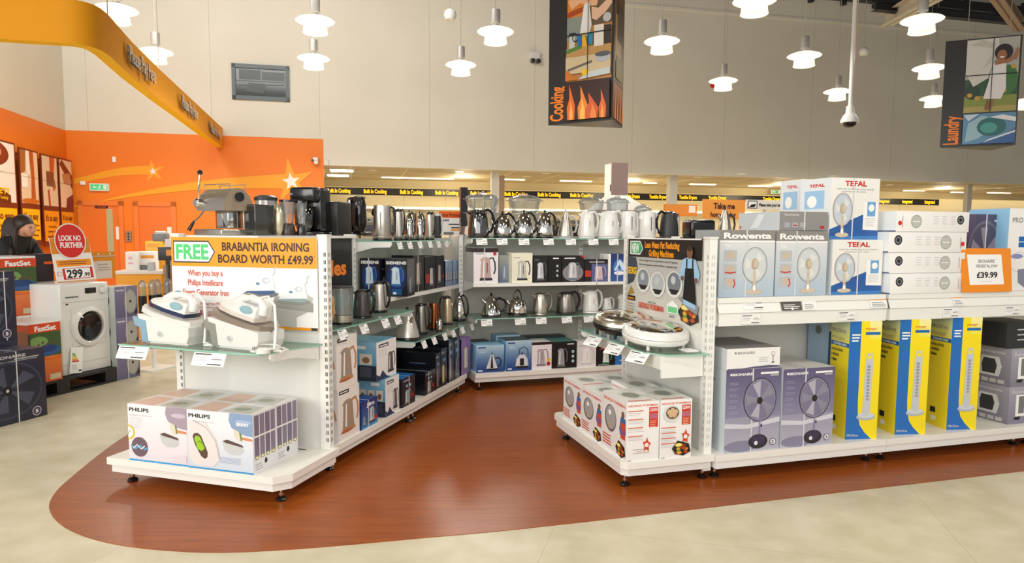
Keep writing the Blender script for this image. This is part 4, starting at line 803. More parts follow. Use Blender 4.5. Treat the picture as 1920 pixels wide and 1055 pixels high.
carton(FA, v1+0.002, v2-0.005, -0.325, 0.21, ZD, zp, CARD, 'steam iron carton behind the green display one, back right of the four', ph_front(1), None, ph_top, group='steam iron cartons', face='u', right=ph_right, name='iron_carton')
# ---- right end: grill cartons
def gf_left(g):
    g.rect(0,0,1,1,CARD); g.text('GEORGE FOREMAN',0.04,0.88,0.05,REDO,0.9,0.03); grill_pic(g.sub(0.04,0.28,0.66,0.84), mat('a8a6a4',0.35), mat('6f6d6c',0.35)); g.rect(0.28,0.4,0.4,0.5,mat('b8a890',0.4))
    g.circ(0.86,0.76,0.06,mat('8a5a3c',0.4)); g.poly([(0.72,0.5),(0.78,0.72),(0.96,0.7),(0.98,0.45),(0.76,0.4)], mat('3a6aa8',0.4)); g.rect(0.78,0.35,0.96,0.62,mat('d8502a',0.4)); g.rect(0.79,0.42,0.95,0.52,mat('8a5a8a',0.4))
    food_pic(g.sub(0.58,0.02,0.98,0.3)); g.lines(0.04,0.26,0.4,4,0.05,0.02,REDO)
def gf_front(k):
    def f(g):
        g.rect(0,0,1,1,CARD); g.text('GEORGE FOREMAN',0.04,0.92,0.032,REDO,0.92,0.03); g.rect(0.68,0.56,0.96,0.9,mat('cf3a1e',0.4)); g.text('LEAN',0.71,0.83,0.055,PAPER,0.22,0.02)
        for q in range(5): g.rect(0.71+q*0.045,0.70,0.74+q*0.045,0.79,mat('b07a9a',0.4))
        g.lines(0.71,0.66,0.2,4,0.03,0.012,mat('f0b08a',0.4))
        for q in range(4): y = 0.84-q*0.14 if k == 0 else 0.52-q*0.09; g.rect(0.04,y,0.5,y+0.016,mat('d86a4a',0.4)); g.lines(0.04,y-0.03,0.5,2,0.028,0.007,INKL)
        if k == 0:
            star(g,0.62,0.27,0.13,0.07,0.2,REDO); star(g,0.62,0.27,0.1,0.04,0.5,REDO); g.circ(0.62,0.27,0.06,CARD); g.rect(0.2,0.2,0.7,0.205,INK); g.rect(0.3,0.165,0.6,0.17,REDO); g.rect(0.2,0.14,0.7,0.145,INK)
        else:
            gg = g.sub(0.08,0.6,0.62,0.92); gg.ell(0.5,0.5,0.48,0.45,mat('dcdad8',0.4)); gg.ell(0.55,0.55,0.38,0.33,mat('6a5a4a',0.4)); [gg.ell(xx,yy,0.12,0.14,mat('d8b48a',0.4),14) for xx, yy in ((0.36,0.6),(0.55,0.68),(0.74,0.6),(0.45,0.45),(0.66,0.44))]
            food_pic(g.sub(0.38,0.03,0.98,0.3)); star(g,0.8,0.36,0.13,0.07,0.2,REDO); star(g,0.8,0.36,0.1,0.04,0.5,REDO); g.circ(0.8,0.36,0.06,CARD)
        g.rect(0.04,0.02,0.16,0.028,INK)
    return f
def gf_top(g): g.rect(0,0,1,1,mat('efece6',0.3,0,0.3)); g.rect(0.1,0.06,0.8,0.11,REDO); g.ell(0.5,0.5,0.33,0.3,mat('d8d6cc',0.3)); g.ell(0.5,0.5,0.24,0.2,mat('8f9088',0.3))
gu0, gv0 = FC.on_z(1165, 871, ZD); gz = ZD+0.335
uf = -0.54
xs = [(-0.54,-0.335),(-0.33,-0.125)]
vs_ = [(0.03,-0.30),(-0.305,-0.635),(-0.64,-0.97)]
nm = [['front left striped white grill carton, nearest corner of the end deck','middle striped white grill carton of the left file on the end deck','farthest striped white grill carton of the left file on the end deck'],
      ['front right striped white grill carton with the boiled potato picture','middle striped white grill carton of the right file, beside the end panel','farthest striped white grill carton of the right file, beside the end panel']]
hs = [[0.345,0.30,0.30],[0.345,0.33,0.30]]
for a in range(2):
    for b_ in range(3):
        carton(FC, xs[a][0], xs[a][1], vs_[b_][0], vs_[b_][0]-vs_[b_][1], ZD, ZD+hs[a][b_], CARD, nm[a][b_], gf_front(a), gf_left, gf_top, group='grill cartons', name='grill_carton')
# ---- left run deck cartons (face the aisle, v+)
def morphy_f(g): g.rect(0,0,1,1,mat('efe9e2',0.4)); g.rect(0.05,0.9,0.5,0.97,INK); g.rect(0.1,0.925,0.45,0.945,PAPER); kettle_pic(g.sub(0.05,0.15,0.98,0.82), mat('a3917f',0.4), mat('c48a5c',0.4)); g.ell(0.4,0.16,0.3,0.03,mat('b5683c',0.4))
def morphy_s(g): g.rect(0,0,1,1,mat('eceaec',0.4)); g.stroke([(0.55,0.75),(0.8,0.62),(0.9,0.42)],0.09,mat('c08a6a',0.4)); g.poly([(0.45,0.18),(0.62,0.18),(0.6,0.75),(0.5,0.7)],mat('9a7f6a',0.4)); g.ell(0.55,0.16,0.2,0.03,mat('b5683c',0.4)); g.rect(0,0.86,1,0.863,INKL)
def delf(g): g.rect(0,0,1,1,CARD); g.rect(0.12,0.84,0.6,0.93,mat('2a3350',0.4)); g.rect(0.17,0.865,0.55,0.895,PAPER); g.lines(0.1,0.76,0.5,4,0.05,0.01,INKL); g.poly([(0,0),(0,0.18),(0.15,0.1),(0.3,0.24),(0.5,0.06),(0.7,0.0)],mat('26385e',0.4)); kettle_pic(g.sub(0.5,0.12,0.96,0.7),mat('5a5654',0.4),mat('3a3836',0.4))
def dels(g): g.grad(0,0.4,1,1,'5a9ac0','8fc4e0',6); g.rect(0,0,1,0.4,mat('2a3040',0.4)); [g.rect(0.08+k*0.3,0.42,0.32+k*0.3,0.7,mat('dcd2c4',0.4)) for k in range(3)]; [g.ell(0.2+k*0.3,0.54,0.07,0.08,mat('8a6a4a',0.4)) for k in range(3)]; g.rect(0.5,0.82,0.8,0.9,PAPER); [g.rect(0.08+k*0.3,0.1,0.3+k*0.3,0.36,mat('454c58',0.4)) for k in range(3)]
def dtop(g): g.grad(0,0,1,1,'6aa8cc','a8d0e4',4)
def jin_f(g): g.grad(0,0,1,1,'2a8fc8','12286e',8); g.text('Jim',0.3,0.78,0.14,PAPER,0.5,0.04); kettle_pic(g.sub(0.4,0.12,0.95,0.75),mat('b0b4b8',0.3),INK); kettle_pic(g.sub(0.05,0.1,0.3,0.5),mat('8a8e94',0.3),INK); g.circ(0.88,0.25,0.08,RED)
def blk_f(c='161a26', kc='8ab0a8', kd='jug'):
    def f(g): g.rect(0,0,1,1,mat(c,0.3,0,0.3)); g.rect(0.1,0.86,0.6,0.92,mat('8a8e9a',0.4)); kettle_pic(g.sub(0.12,0.08,0.7,0.6),mat(kc,0.35),INKG,kd); g.circ(0.82,0.3,0.07,RED); [g.ell(0.35+k*0.25,0.7,0.07,0.05,LBLUE) for k in range(2)]
    return f
def blk_s(g): g.rect(0,0,1,1,mat('10131c',0.3,0,0.3)); g.rect(0.2,0.7,0.7,0.74,mat('4a5a78',0.4)); kettle_pic(g.sub(0.2,0.1,0.7,0.55),mat('5a6a7a',0.35),INKG)
def lcart(x1, x2, ytop, z0, m, label, front, side=None, top=None, d=0.2, vf=-0.01, z1=None, F=FA, g=None, strap=None, name='kettle_carton', yb=700, cat='box'):
    u1 = au(F, x1, yb, vf); u2 = au(F, x2, yb, vf)
    if z1 is None: z1 = az(F, x2 if F is FA else x1, ytop, vf)
    return carton(F, u1, u2, vf, d, z0, z1, m, label, front, side, top, group=g, strap=strap, name=name, cat=cat)
LG = 'kettle cartons on the left aisle deck'
lcart(633,673,0,ZD,CARD,'white carton with taupe kettle picture, lower of the two stacked behind the end post',morphy_f,morphy_s,d=0.16,z1=ZD+0.325,g=LG)
lcart(631,670,0,ZD+0.326,CARD,'white carton with taupe kettle picture, upper of the two stacked behind the end post',morphy_f,morphy_s,d=0.16,z1=ZD+0.326+0.325,g=LG)
lcart(677,707,742,ZD,mat('1c3f86',0.35),'bright blue kettle carton next to the two taupe kettle cartons',jin_f,lambda g: g.rect(0,0,1,1,DBLUE),None,d=0.2,g=LG,strap=0.4)
zt_ = 0.165+0.27
lcart(722,748,0,ZD,CARD,'white and navy kettle carton under a matching wider one on the deck',delf,dels,dtop,d=0.22,z1=zt_,g=LG)
lcart(706,743,0,zt_+0.001,CARD,'white and blue kettle carton lying on top of its twin and the blue carton',delf,dels,dtop,d=0.40,z1=zt_+0.27,g=LG,vf=-0.03)
lcart(754,778,700,ZD,mat('161a26',0.3),'black kettle carton with blue top next to the white and navy pair',blk_f(),blk_s,lambda g: g.rect(0,0,1,1,BLUE),d=0.25,g=LG,strap=0.5)
lcart(797,816,690,ZD,mat('10131c',0.3),'black kettle carton with red badge, second dark carton along the deck',blk_f('12141c','a8b0b0'),blk_s,d=0.3,g=LG,strap=0.3,yb=680)
lcart(817,826,690,ZD,mat('10131c',0.3),'slim black kettle carton wedged beside the red badge carton',blk_f('12141c','5a6068'),blk_s,d=0.3,g=LG,yb=680,z1=ZD+0.3)
lcart(827,838,0,ZD,mat('10131c',0.3),'black carton with yellow kettle picture on the left aisle deck',blk_f('1a1a1c','e0cf62'),blk_s,d=0.25,g=LG,yb=680,z1=ZD+0.32)
lcart(841,851,0,ZD,mat('10131c',0.3),'tall black kettle carton after the yellow kettle one',blk_f('0f1118','7a8080'),blk_s,d=0.25,g=LG,yb=680,z1=ZD+0.37,strap=0.2)
lcart(852,862,0,ZD,mat('10131c',0.3),'tall black kettle carton leaning against the purple carton',blk_f('0f1118','4a4e58'),blk_s,d=0.25,g=LG,yb=680,z1=ZD+0.37,strap=0.6)
lcart(865,882,0,ZD,mat('8f6aa6',0.35),'purple kettle carton at the far corner end of the left deck',lambda g: (g.rect(0,0,1,1,mat('9a74b4',0.35)), kettle_pic(g.sub(0.2,0.1,0.85,0.8),mat('d8dcb8',0.4),INKG)),blk_s,d=0.22,g=LG,yb=680,z1=ZD+0.33)
lcart(785,822,0,ZD,mat('12141c',0.3),'dark kettle carton standing behind the front row under the corner glass shelf',None,blk_s,d=0.15,vf=-0.34,g=LG,yb=680,z1=ZD+0.36)
lcart(722,760,0,ZD,mat('15181f',0.3),'dark kettle carton behind the black one with the blue top',None,blk_s,d=0.15,vf=-0.34,g=LG,yb=680,z1=ZD+0.34)
# ---- left run white shelf cartons
LS = 'kettle cartons on the left white shelf'; zs = 0.956
def sie_f(g):
    g.rect(0,0,1,1,mat('15161c',0.3,0,0.3)); g.ell(0.5,0.5,0.47,0.42,mat('17244a',0.35)); g.ell(0.5,0.5,0.40,0.36,mat('1b3068',0.35)); g.ell(0.5,0.52,0.30,0.28,mat('22488e',0.35)); g.text('SIEMENS',0.04,0.86,0.075,PAPER,0.92,0.045)
    kettle_pic(g.sub(0.18,0.28,0.86,0.82),mat('cfe4f2',0.35),mat('2f78b0',0.35)); g.rect(0.3,0.04,0.75,0.2,mat('1a5a94',0.35)); g.rect(0.36,0.06,0.5,0.12,PAPER)
sx = [(661,703),(706,751)]
lcart(661,704,483,zs,NAVY,'blue and black kettle carton, left of the two large ones on the white shelf',sie_f,blk_s,d=0.2,vf=-0.26,g=LS,strap=0.42,yb=520) if False else None
lab = ['blue and black kettle carton at the near end of the left white shelf','blue and black kettle carton, second along the left white shelf','dark kettle carton with silver lettering, third along the left white shelf','black carton with slim silver kettle, fourth along the left white shelf','black carton with red block of text, fifth along the left white shelf','black carton with red dot, sixth along the left white shelf','pale blue kettle carton, second to last on the left white shelf','pale lilac blue kettle carton at the corner end of the left white shelf']
def bk_f(k):
    def f(g):
        if k == 2: g.rect(0,0,1,1,mat('1c2030',0.3)); g.text('SIEMENS',0.05,0.86,0.075,STEEL,0.9,0.03); kettle_pic(g.sub(0.1,0.1,0.6,0.7),mat('a8b4c0',0.35),INKG); g.rect(0.1,0.04,0.4,0.14,mat('2a90a0',0.35))
        elif k == 3: g.rect(0,0,1,1,mat('14120f',0.3)); kettle_pic(g.sub(0.2,0.2,0.75,0.85),mat('b5a08a',0.35),INKG)
        elif k == 4: g.rect(0,0,1,1,mat('101218',0.3)); kettle_pic(g.sub(0.35,0.1,0.9,0.7),mat('c4beb8',0.35),PURP); g.rect(0.08,0.2,0.38,0.48,mat('b8281c',0.4))
        elif k == 5: g.rect(0,0,1,1,mat('14141a',0.3)); kettle_pic(g.sub(0.15,0.15,0.7,0.75),mat('b8a890',0.35),PURP); g.circ(0.85,0.35,0.08,RED)
        else: g.grad(0,0,1,1,'7f8fb8','a8c4e4',6); [kettle_pic(g.sub(0.05+q*0.32,0.2,0.33+q*0.32,0.6),mat('d8ccc0',0.35),mat('5a5a6a',0.35)) for q in range(3)]
    return f
carton(FA, -0.505, -0.335, 1.30, 0.19, zs, zs+0.30, NAVY, lab[0], sie_f, None, None, group=LS, name='kettle_carton', face='u', right=blk_s, strap=0.42)
carton(FA, -0.325, -0.145, 1.36, 0.19, zs, zs+0.295, NAVY, lab[1], sie_f, None, None, group=LS, name='kettle_carton', face='u', right=blk_s, skew=0.12)
for k, (x1, x2, h) in enumerate([(757,774,0.29),(775,795,0.31),(797,817,0.29),(818,833,0.295),(835,848,0.24),(849,864,0.235)]):
    a = au(FA, x1, 530, -0.26); c = au(FA, x2, 530, -0.26)
    carton(FA, max(a,1.575), c, -0.26, 0.2, zs, zs+h, NAVY if k < 4 else mat('8fa2c8',0.35), lab[k+2], bk_f(k+2), blk_s, None, group=LS, name='kettle_carton', strap=0.42 if k in (0,1) else None)
# ---- back run cartons
BG = 'kettle cartons on the back white shelf'; zs = 0.991
def bcart(F, x1, x2, ytop, z0, vf, m, label, front, d=0.2, g=None, strap=None, yb=520, side=None, top=None, name='kettle_carton', z1=None, cat='box'):
    u1 = au(F, x1, yb, vf); u2 = au(F, x2, yb, vf); z1 = z1 or az(F, (x1+x2)/2, ytop, vf)
    return carton(F, u1, u2, vf, d, z0, z1, m, label, front, side, top, group=g, strap=strap, name=name, cat=cat)
def f_kr(bg, band, kc, kd='jug', hd='2a2a2e', badge=True):
    def f(g): g.rect(0,0,1,1,mat(bg,0.4)); (g.rect(0,0.88,1,1,mat(band,0.4)) if band else None); kettle_pic(g.sub(0.15,0.08,0.92,0.8),mat(kc,0.35),mat(hd,0.4),kd); (g.circ(0.86,0.84,0.07,RED) if badge else None); g.rect(0.08,0.83,0.4,0.85,INKG)
    return f
bcart(FB,888,934,465,zs,-0.12,CARD,'white carton with red and black band and pink kettle, corner of the back shelf',f_kr('eeeaec','2a1a1c','c4a4a0'),g=BG,strap=0.42,d=0.28,side=lambda g: (g.rect(0,0,1,1,mat('cfcdc8',0.4)), g.rect(0,0.88,1,1,mat('2a1a1c',0.4))))
bcart(FB,936,959,478,zs,-0.22,mat('8d96a2',0.3),'grey blue carton set back beside the pink kettle carton',lambda g: (g.grad(0,0,1,1,'5f6f88','a8a8a0',5), kettle_pic(g.sub(0.2,0.1,0.8,0.7),mat('7f8fa8',0.35),INKG)),g=BG,d=0.2)
bcart(FB,960,998,474,zs,-0.12,mat('ece8d0',0.4),'cream carton with steel kettle picture on the back shelf',f_kr('ece8d2',None,'c4c2b6','jug','2a2a2a',False),g=BG)
bcart(FB,1000,1027,479,zs,-0.12,BLACK,'black carton with white kettle picture, left half of the dark pair on the back shelf',f_kr('17171a',None,'c9ccd0','jug','5a5a60',False),g=BG)
bcart(FB,1028,1052,479,zs,-0.12,BLACK,'black carton with three white dots on the back shelf',lambda g: (g.rect(0,0,1,1,mat('101012',0.3)), [g.circ(0.7,0.25+0.18*k,0.09,LGREY) for k in range(3)], g.rect(0.35,0.87,0.8,0.92,PAPER)),g=BG)
bcart(FB,1053,1095,479,zs,-0.12,BLACK,'black carton with large silver kettle and red corner on the back shelf',lambda g: (g.rect(0,0,1,1,mat('15141a',0.3)), g.ell(0.5,0.35,0.46,0.32,mat('8a8688',0.35)), kettle_pic(g.sub(0.2,0.08,0.85,0.8),mat('c8c8cc',0.35),mat('6a7088',0.35)), g.poly([(0.82,1),(1,1),(1,0.86)],RED), g.rect(0.12,0.88,0.6,0.92,PAPER)),g=BG)
bcart(FB,1096,1139,486,zs,-0.12,BLACK,'black and violet carton with red text block on the back shelf',lambda g: (g.rect(0,0,1,1,mat('14141c',0.3)), g.rect(0.3,0,1,0.8,mat('5a5f92',0.35)), kettle_pic(g.sub(0.35,0.06,0.95,0.75),mat('d4bcc0',0.35),mat('a89aa8',0.35)), g.rect(0.02,0.22,0.28,0.5,mat('c03424',0.4)), g.rect(0.2,0.86,0.85,0.9,INKL)),g=BG,strap=0.5)
bcart(FB,1140,1145,476,zs,-0.12,CARD,'slim white carton edge left of the blue iron carton',None,g=BG)
bcart(FB,1146,1176,476,zs,-0.12,DBLUE,'blue carton with glowing iron picture on the back shelf',lambda g: (g.grad(0,0,1,1,'2a5a9c','16306e',6), g.ell(0.5,0.5,0.38,0.3,mat('3a82c8',0.35)), g.poly([(0.15,0.4),(0.5,0.8),(0.75,0.65),(0.8,0.4)],mat('cfe6f4',0.35)), g.poly([(0.3,0.42),(0.5,0.62),(0.65,0.42)],mat('2a70b8',0.35)), g.ell(0.5,0.3,0.34,0.07,PAPER)),g=BG,strap=0.35)
bcart(FB,1177,1205,482,zs,-0.12,mat('8a8472',0.4),'khaki carton with black kettle picture beside the grill sign',f_kr('989078',None,'3a3836','jug','1a1a1a'),g=BG)
BD = 'kettle cartons on the back deck'
def f_blue(kd):
    def f(g): g.grad(0,0,1,1,'17387e','b9d8e8',10); kettle_pic(g.sub(0.3,0.08,0.95,0.8),mat('d8dade',0.35),INK,kd); g.rect(0.06,0.9,0.35,0.94,DBLUE); g.rect(0.36,0.9,0.5,0.94,INKL); g.rect(0.06,0.05,0.22,0.09,PAPER); g.lines(0.1,0.8,0.3,2,0.06,0.01,PAPER)
    return f
bcart(FB,893,945,647,ZD,-0.04,LBLUE,'pale to deep blue carton with conical kettle picture on the back deck',f_blue('cone'),g=BD,yb=695,d=0.22)
bcart(FB,949,996,638,ZD,-0.04,LBLUE,'taller blue carton with whistling kettle picture on the back deck',f_blue('dome'),g=BD,yb=695,d=0.26,top=lambda g: g.rect(0,0,1,1,mat('3a4a52',0.35)))
bcart(FB,997,1034,641,ZD,-0.04,CARD,'white carton with black band and clear kettle picture on the back deck',lambda g: (g.rect(0,0,1,1,mat('efe6ea',0.4)), g.rect(0,0.9,1,1,mat('2a1014',0.4)), kettle_pic(g.sub(0.15,0.12,0.85,0.8),mat('b8a8ae',0.35),mat('8a7a80',0.35)), g.circ(0.84,0.2,0.1,mat('b01a34',0.4)), g.circ(0.84,0.34,0.09,mat('e8b82a',0.4))),g=BD,yb=695,d=0.24)
bcart(FB,1035,1080,640,ZD,-0.04,BLACK,'black carton with grey kettle and three pale dots on the back deck',lambda g: (g.rect(0,0,1,1,mat('141416',0.3)), kettle_pic(g.sub(0.15,0.05,0.65,0.8),mat('9fa0a2',0.35),mat('6a6a6c',0.35)), [g.circ(0.86,0.25+0.18*k,0.06,mat('a8ccd4',0.35)) for k in range(3)], g.rect(0.62,0.88,0.9,0.92,PAPER)),g=BD,yb=695,d=0.3,top=lambda g: g.rect(0,0,1,1,mat('3a7a78',0.35)))
bcart(FB,1082,1117,640,ZD,-0.04,mat('e2dcda',0.4),'pale grey carton with white kettle picture behind the hanging tickets',f_kr('e2dcdc',None,'f2f0ee','jug','d0cccc',False),g=BD,yb=695)
bcart(FB,1118,1152,650,ZD,-0.04,BLACK,'black carton with white and green kettle on the back deck',lambda g: (g.rect(0,0,1,1,mat('17161a',0.3)), kettle_pic(g.sub(0.25,0.12,0.85,0.8),mat('e8eae8',0.35),GREEN), g.rect(0.2,0.88,0.7,0.93,REDO), g.rect(0.1,0.04,0.7,0.07,INKL)),g=BD,yb=695)
bcart(FB,1153,1192,668,ZD,-0.04,BLUE,'blue carton at the right end of the back deck behind the grill shelf',lambda g: (g.rect(0,0,1,1,mat('2f74b8',0.35)), g.rect(0.2,0.5,0.8,0.6,PAPER)),g=BD,yb=695)
bcart(FB,930,975,628,ZD,-0.31,LBLUE,'pale blue carton standing behind the two blue kettle cartons',f_blue('jug'),g=BD,yb=690,d=0.17)
bcart(FB,880,918,640,ZD,-0.30,DGREY,'dark teal carton standing in the corner behind the blue carton',lambda g: g.rect(0,0,1,1,mat('2a4048',0.35)),g=BD,yb=690,d=0.17)
bcart(FB,980,1060,630,ZD,-0.33,DGREY,'dark carton standing behind the middle of the back deck row',lambda g: g.rect(0,0,1,1,mat('25363c',0.35)),g=BD,yb=690,d=0.15)
# ================================================================== RIGHT RUN PRODUCTS
zs = 1.086
def row_f(g):
    g.grad(0,0,1,0.82,'aebfce','dadcdd',8); g.rect(0,0.84,1,1,mat('8d8883',0.35)); g.rect(0,0.82,1,0.845,PAPER); g.text('Rowenta',0.07,0.875,0.085,PAPER,0.86,0.05); g.text('Fan',0.1,0.745,0.05,mat('eef0f2',0.4),0.1)
    for k in range(3): g.rect(0.08,0.53-k*0.2,0.31,0.70-k*0.2,mat('b9bcc0',0.4)); g.ell(0.2,0.625-k*0.2,0.07,0.05,mat('c8b8a0',0.4))
    g.stroke([(0.1,0.375),(0.2,0.36),(0.3,0.375)],0.02,RED); g.stroke([(0.26,0.14),(0.29,0.2),(0.26,0.27)],0.02,RED); desk_fan_pic(g.sub(0.38,0.03,0.9,0.75), mat('cdbda6',0.4), mat('6f6a66',0.4), mat('cfd3d4',0.4))
def row_s(g): g.rect(0,0,1,1,mat('b8c4ca',0.35)); g.rect(0,0.84,1,1,mat('9aa0a2',0.35)); g.rect(0.2,0.2,0.8,0.7,mat('cdd6da',0.35))
RG = 'boxed desk fans on the right shelf'
def ccart(x1, x2, ytop, z0, vf, m, label, front, **k):
    u1 = au(FC, x1, 540, vf); u2 = au(FC, x2, 540, vf); z1 = k.pop('z1', None) or az(FC, (x1+x2)/2, ytop, vf)
    return carton(FC, u1, u2, vf, k.pop('d', 0.3), z0, z1, m, label, front, k.pop('side', None), k.pop('top', None), group=k.pop('group', RG), name=k.pop('name', 'fan_carton'), **k)
GREYC = mat('b4bcc2', 0.3, 0, 0.3, 'grey_blue_carton')
ccart(1347,1450,431,zs,-0.04,GREYC,'grey desk fan carton with white lettering, at the left end of the right shelf',row_f,side=row_s,d=0.27,strap=0.47)
ccart(1452,1548,433,zs,-0.05,GREYC,'grey desk fan carton with white lettering, second along the right shelf',row_f,side=row_s,d=0.27,strap=0.38)
z2 = az(FC, 1400, 431, -0.04)+0.001
def rowt_f(g): g.rect(0,0,1,1,mat('8f8c89',0.3,0,0.4)); g.text('Rowenta',0.1,0.78,0.12,INKL,0.3,0.04); [g.rect(0.1+k*0.16,0.15,0.22+k*0.16,0.42,mat('a9a9ab',0.4)) for k in range(3)]; g.stroke([(0.28,0.28),(0.36,0.26)],0.02,RED); g.poly([(0.84,0.1),(0.93,0.1),(0.93,0.26),(0.84,0.24)],RED)
u1 = au(FC,1462,410,-0.10); u2 = au(FC,1552,410,-0.10)
carton(FC,u1,u2,-0.10,0.42,z2,z2+0.115,mat('c4d0d6',0.15,0,0.8,'shrink_wrap_grey'),'grey fan carton in shrink wrap lying flat on the two desk fan cartons',rowt_f,lambda g: (g.rect(0,0,1,1,mat('c3ced4',0.15,0,0.8)), g.poly([(0.3,0.1),(0.5,0.9),(0.65,0.85),(0.5,0.15)],mat('dfe8ec',0.15,0,0.8)), g.rect(0.03,0.1,0.07,0.25,RED)),None,name='fan_carton',group=RG,skew=0.0,strap=0.5)
def tef_f(g):
    g.grad(0,0,1,1,'e6e2da','f0eee9',3); g.poly([(0,0),(1,0),(1,0.15),(0.7,0.16),(0.7,0.42),(0,0.16)],mat('2c5ba0',0.35)); g.poly([(0,0),(1,0),(1,0.06),(0,0.05)],mat('3f7fc0',0.35)); g.text('TEFAL',0.28,0.87,0.085,RED,0.45,0.07); g.text('table fan oscillating three speeds',0.12,0.81,0.025,INKG,0.76,0.01); g.text('ventilateur de table',0.22,0.77,0.02,INKG,0.5,0.01)
    g.rect(0.68,0.16,0.98,0.62,mat('f4f2ee',0.4)); g.rect(0.76,0.38,0.93,0.62,mat('6fa4d4',0.4)); g.ell(0.845,0.52,0.06,0.06,PAPER); g.lines(0.72,0.34,0.24,5,0.03,0.008,INKL); desk_fan_pic(g.sub(0.02,0.03,0.48,0.76), mat('cdbfa4',0.4), mat('7a2f28',0.4), mat('c4cdd6',0.4))
def tef_s(g): g.rect(0,0,1,1,mat('dfe6ea',0.35)); g.rect(0.15,0.5,0.8,0.8,mat('9ac4e4',0.35)); g.text('TEFAL',0.3,0.86,0.05,RED,0.5,0.04); g.ell(0.4,0.62,0.16,0.1,PAPER)
CARDT = mat('edebe6', 0.35, 0, 0.2, 'ivory_carton')
ccart(1558,1652,449,zs,-0.05,CARDT,'ivory desk fan carton with red lettering standing on the right shelf',tef_f,side=tef_s,d=0.28,strap=0.5)
z3 = az(FC,1600,449,-0.05)+0.001
ccart(1550,1640,346,z3,-0.10,CARDT,'ivory desk fan carton with red lettering, on top of a matching one',tef_f,side=tef_s,d=0.28,z1=z3+0.385,strap=0.45)
u1 = au(FC,1512,400,-0.40); u2 = au(FC,1542,400,-0.40)
ub_ = au(FC,1500,400,-0.44)
carton(FC,ub_,ub_+0.26,-0.42,0.24,zs,z3-0.002,CARDT,'ivory carton hidden upright behind the second grey desk fan carton',tef_f,tef_s,None,name='fan_carton',group=RG)
carton(FC,ub_,ub_+0.26,-0.43,0.22,z3-0.001,z3+0.40,CARDT,'white fan carton stacked at the back left of the top ivory one',tef_f,tef_s,None,name='fan_carton',group=RG)
# four long flat white cartons
def flat_f(flip, dot):
    def f(g):
        X = (lambda x: 1-x) if flip else (lambda x: x); g.circ(X(0.12),0.6,0.05,DGREY); g.circ(X(0.12),0.6,0.035,MGREY); g.circ(X(0.12),0.6,0.02,INK); g.circ(X(0.73),0.5,0.072,mat('a9aba4',0.35)); g.circ(X(0.73),0.5,0.06,mat('bfc0b8',0.35)); g.rect(X(0.73)-0.05,0.48,X(0.73)+0.05,0.52,PAPER)
        for k in range(3): g.lines(X(0.34 if not flip else 0.5)+k*0.12,0.75,0.08,4,0.12,0.02,INKL)
        g.rect(X(0.92),0.2,X(0.92)+0.006,0.75,INKG)
        if dot: g.circ(X(0.95),0.42,0.024,mat('e0201a',0.4))
    return f
def flat_s(g): g.rect(0,0,1,1,mat('e4e8ec',0.35)); g.rect(0.2,0.55,0.35,0.8,INK); g.rect(0,0,1,0.06,mat('55648c',0.4)); g.rect(0.2,0.15,0.35,0.4,INKL)
FG = 'long flat fan cartons stacked on the right shelf'
ys = [552,512,470,427,386]; names = ['long flat white fan carton, bottom of the stack of four on the right shelf','long flat white fan carton, second from bottom of the stack of four','long flat white fan carton with red dot at right, third from bottom of the stack','long flat white fan carton with red dot at left, topmost of the stack of four']
hz = zs
for k in range(4):
    u1 = au(FC, (1668,1668,1668,1684)[k], ys[k], 0.0); u2 = au(FC, (1806,1809,1814,1821)[k], ys[k], 0.0); h = 0.132
    carton(FC,u1,u2,0.0-0.006*k,0.33,hz,hz+h-0.002,CARD,names[k],flat_f(k == 3, k >= 2),flat_s,None,name='flat_fan_carton',group=FG,right=flat_s,skew=0.0); hz += h
def pur_f(g): g.rect(0,0,1,1,mat('4b4560',0.3,0,0.3)); g.ell(0.3,0.5,0.5,0.42,mat('6c6678',0.3)); g.ell(0.3,0.5,0.46,0.38,mat('4f495f',0.3)); [g.poly([(0.3,0.5),(0.3+0.42*math.cos(a),0.5+0.34*math.sin(a)),(0.3+0.42*math.cos(a+0.5),0.5+0.34*math.sin(a+0.5))],mat('8a8492',0.3)) for a in (0.2,1.4,2.6,3.9,5.1)]; g.circ(0.3,0.5,0.06,INK); g.lines(0.55,0.9,0.35,1,0.1,0.03,INKL)
ccart(1822,1884,385,zs,-0.14,PURP,'dark purple fan carton behind the orange price sign',pur_f,d=0.3,z1=zs+0.52,strap=0.3,side=lambda g: g.rect(0,0,1,1,PURP))
def pl_f(g): g.rect(0,0,1,1,CARD); g.text('PRO',0.08,0.83,0.06,INKG,0.26,0.03); g.text('line',0.36,0.83,0.08,INKG,0.26,0.01); g.rect(0.26,0.6,0.9,0.66,BLUE); g.rect(0.26,0.53,0.9,0.59,BLUE); g.ell(0.24,0.42,0.15,0.03,mat('8a8fc0',0.35)); g.ring(0.3,0.35,0.22,0.12,0.01,INKL); g.poly([(0.28,0.26),(0.8,0.28),(0.8,0.02),(0.5,0.02),(0.3,0.1)],mat('7f8498',0.35)); g.poly([(0,0.26),(0.08,0.3),(0.1,0.26),(0,0.22)],INK)
ccart(1884,1960,378,zs,-0.05,CARD,'tall white fan carton at the right edge of the picture',pl_f,d=0.3,z1=zs+0.56,side=lambda g: g.rect(0,0,1,1,LBLUE))
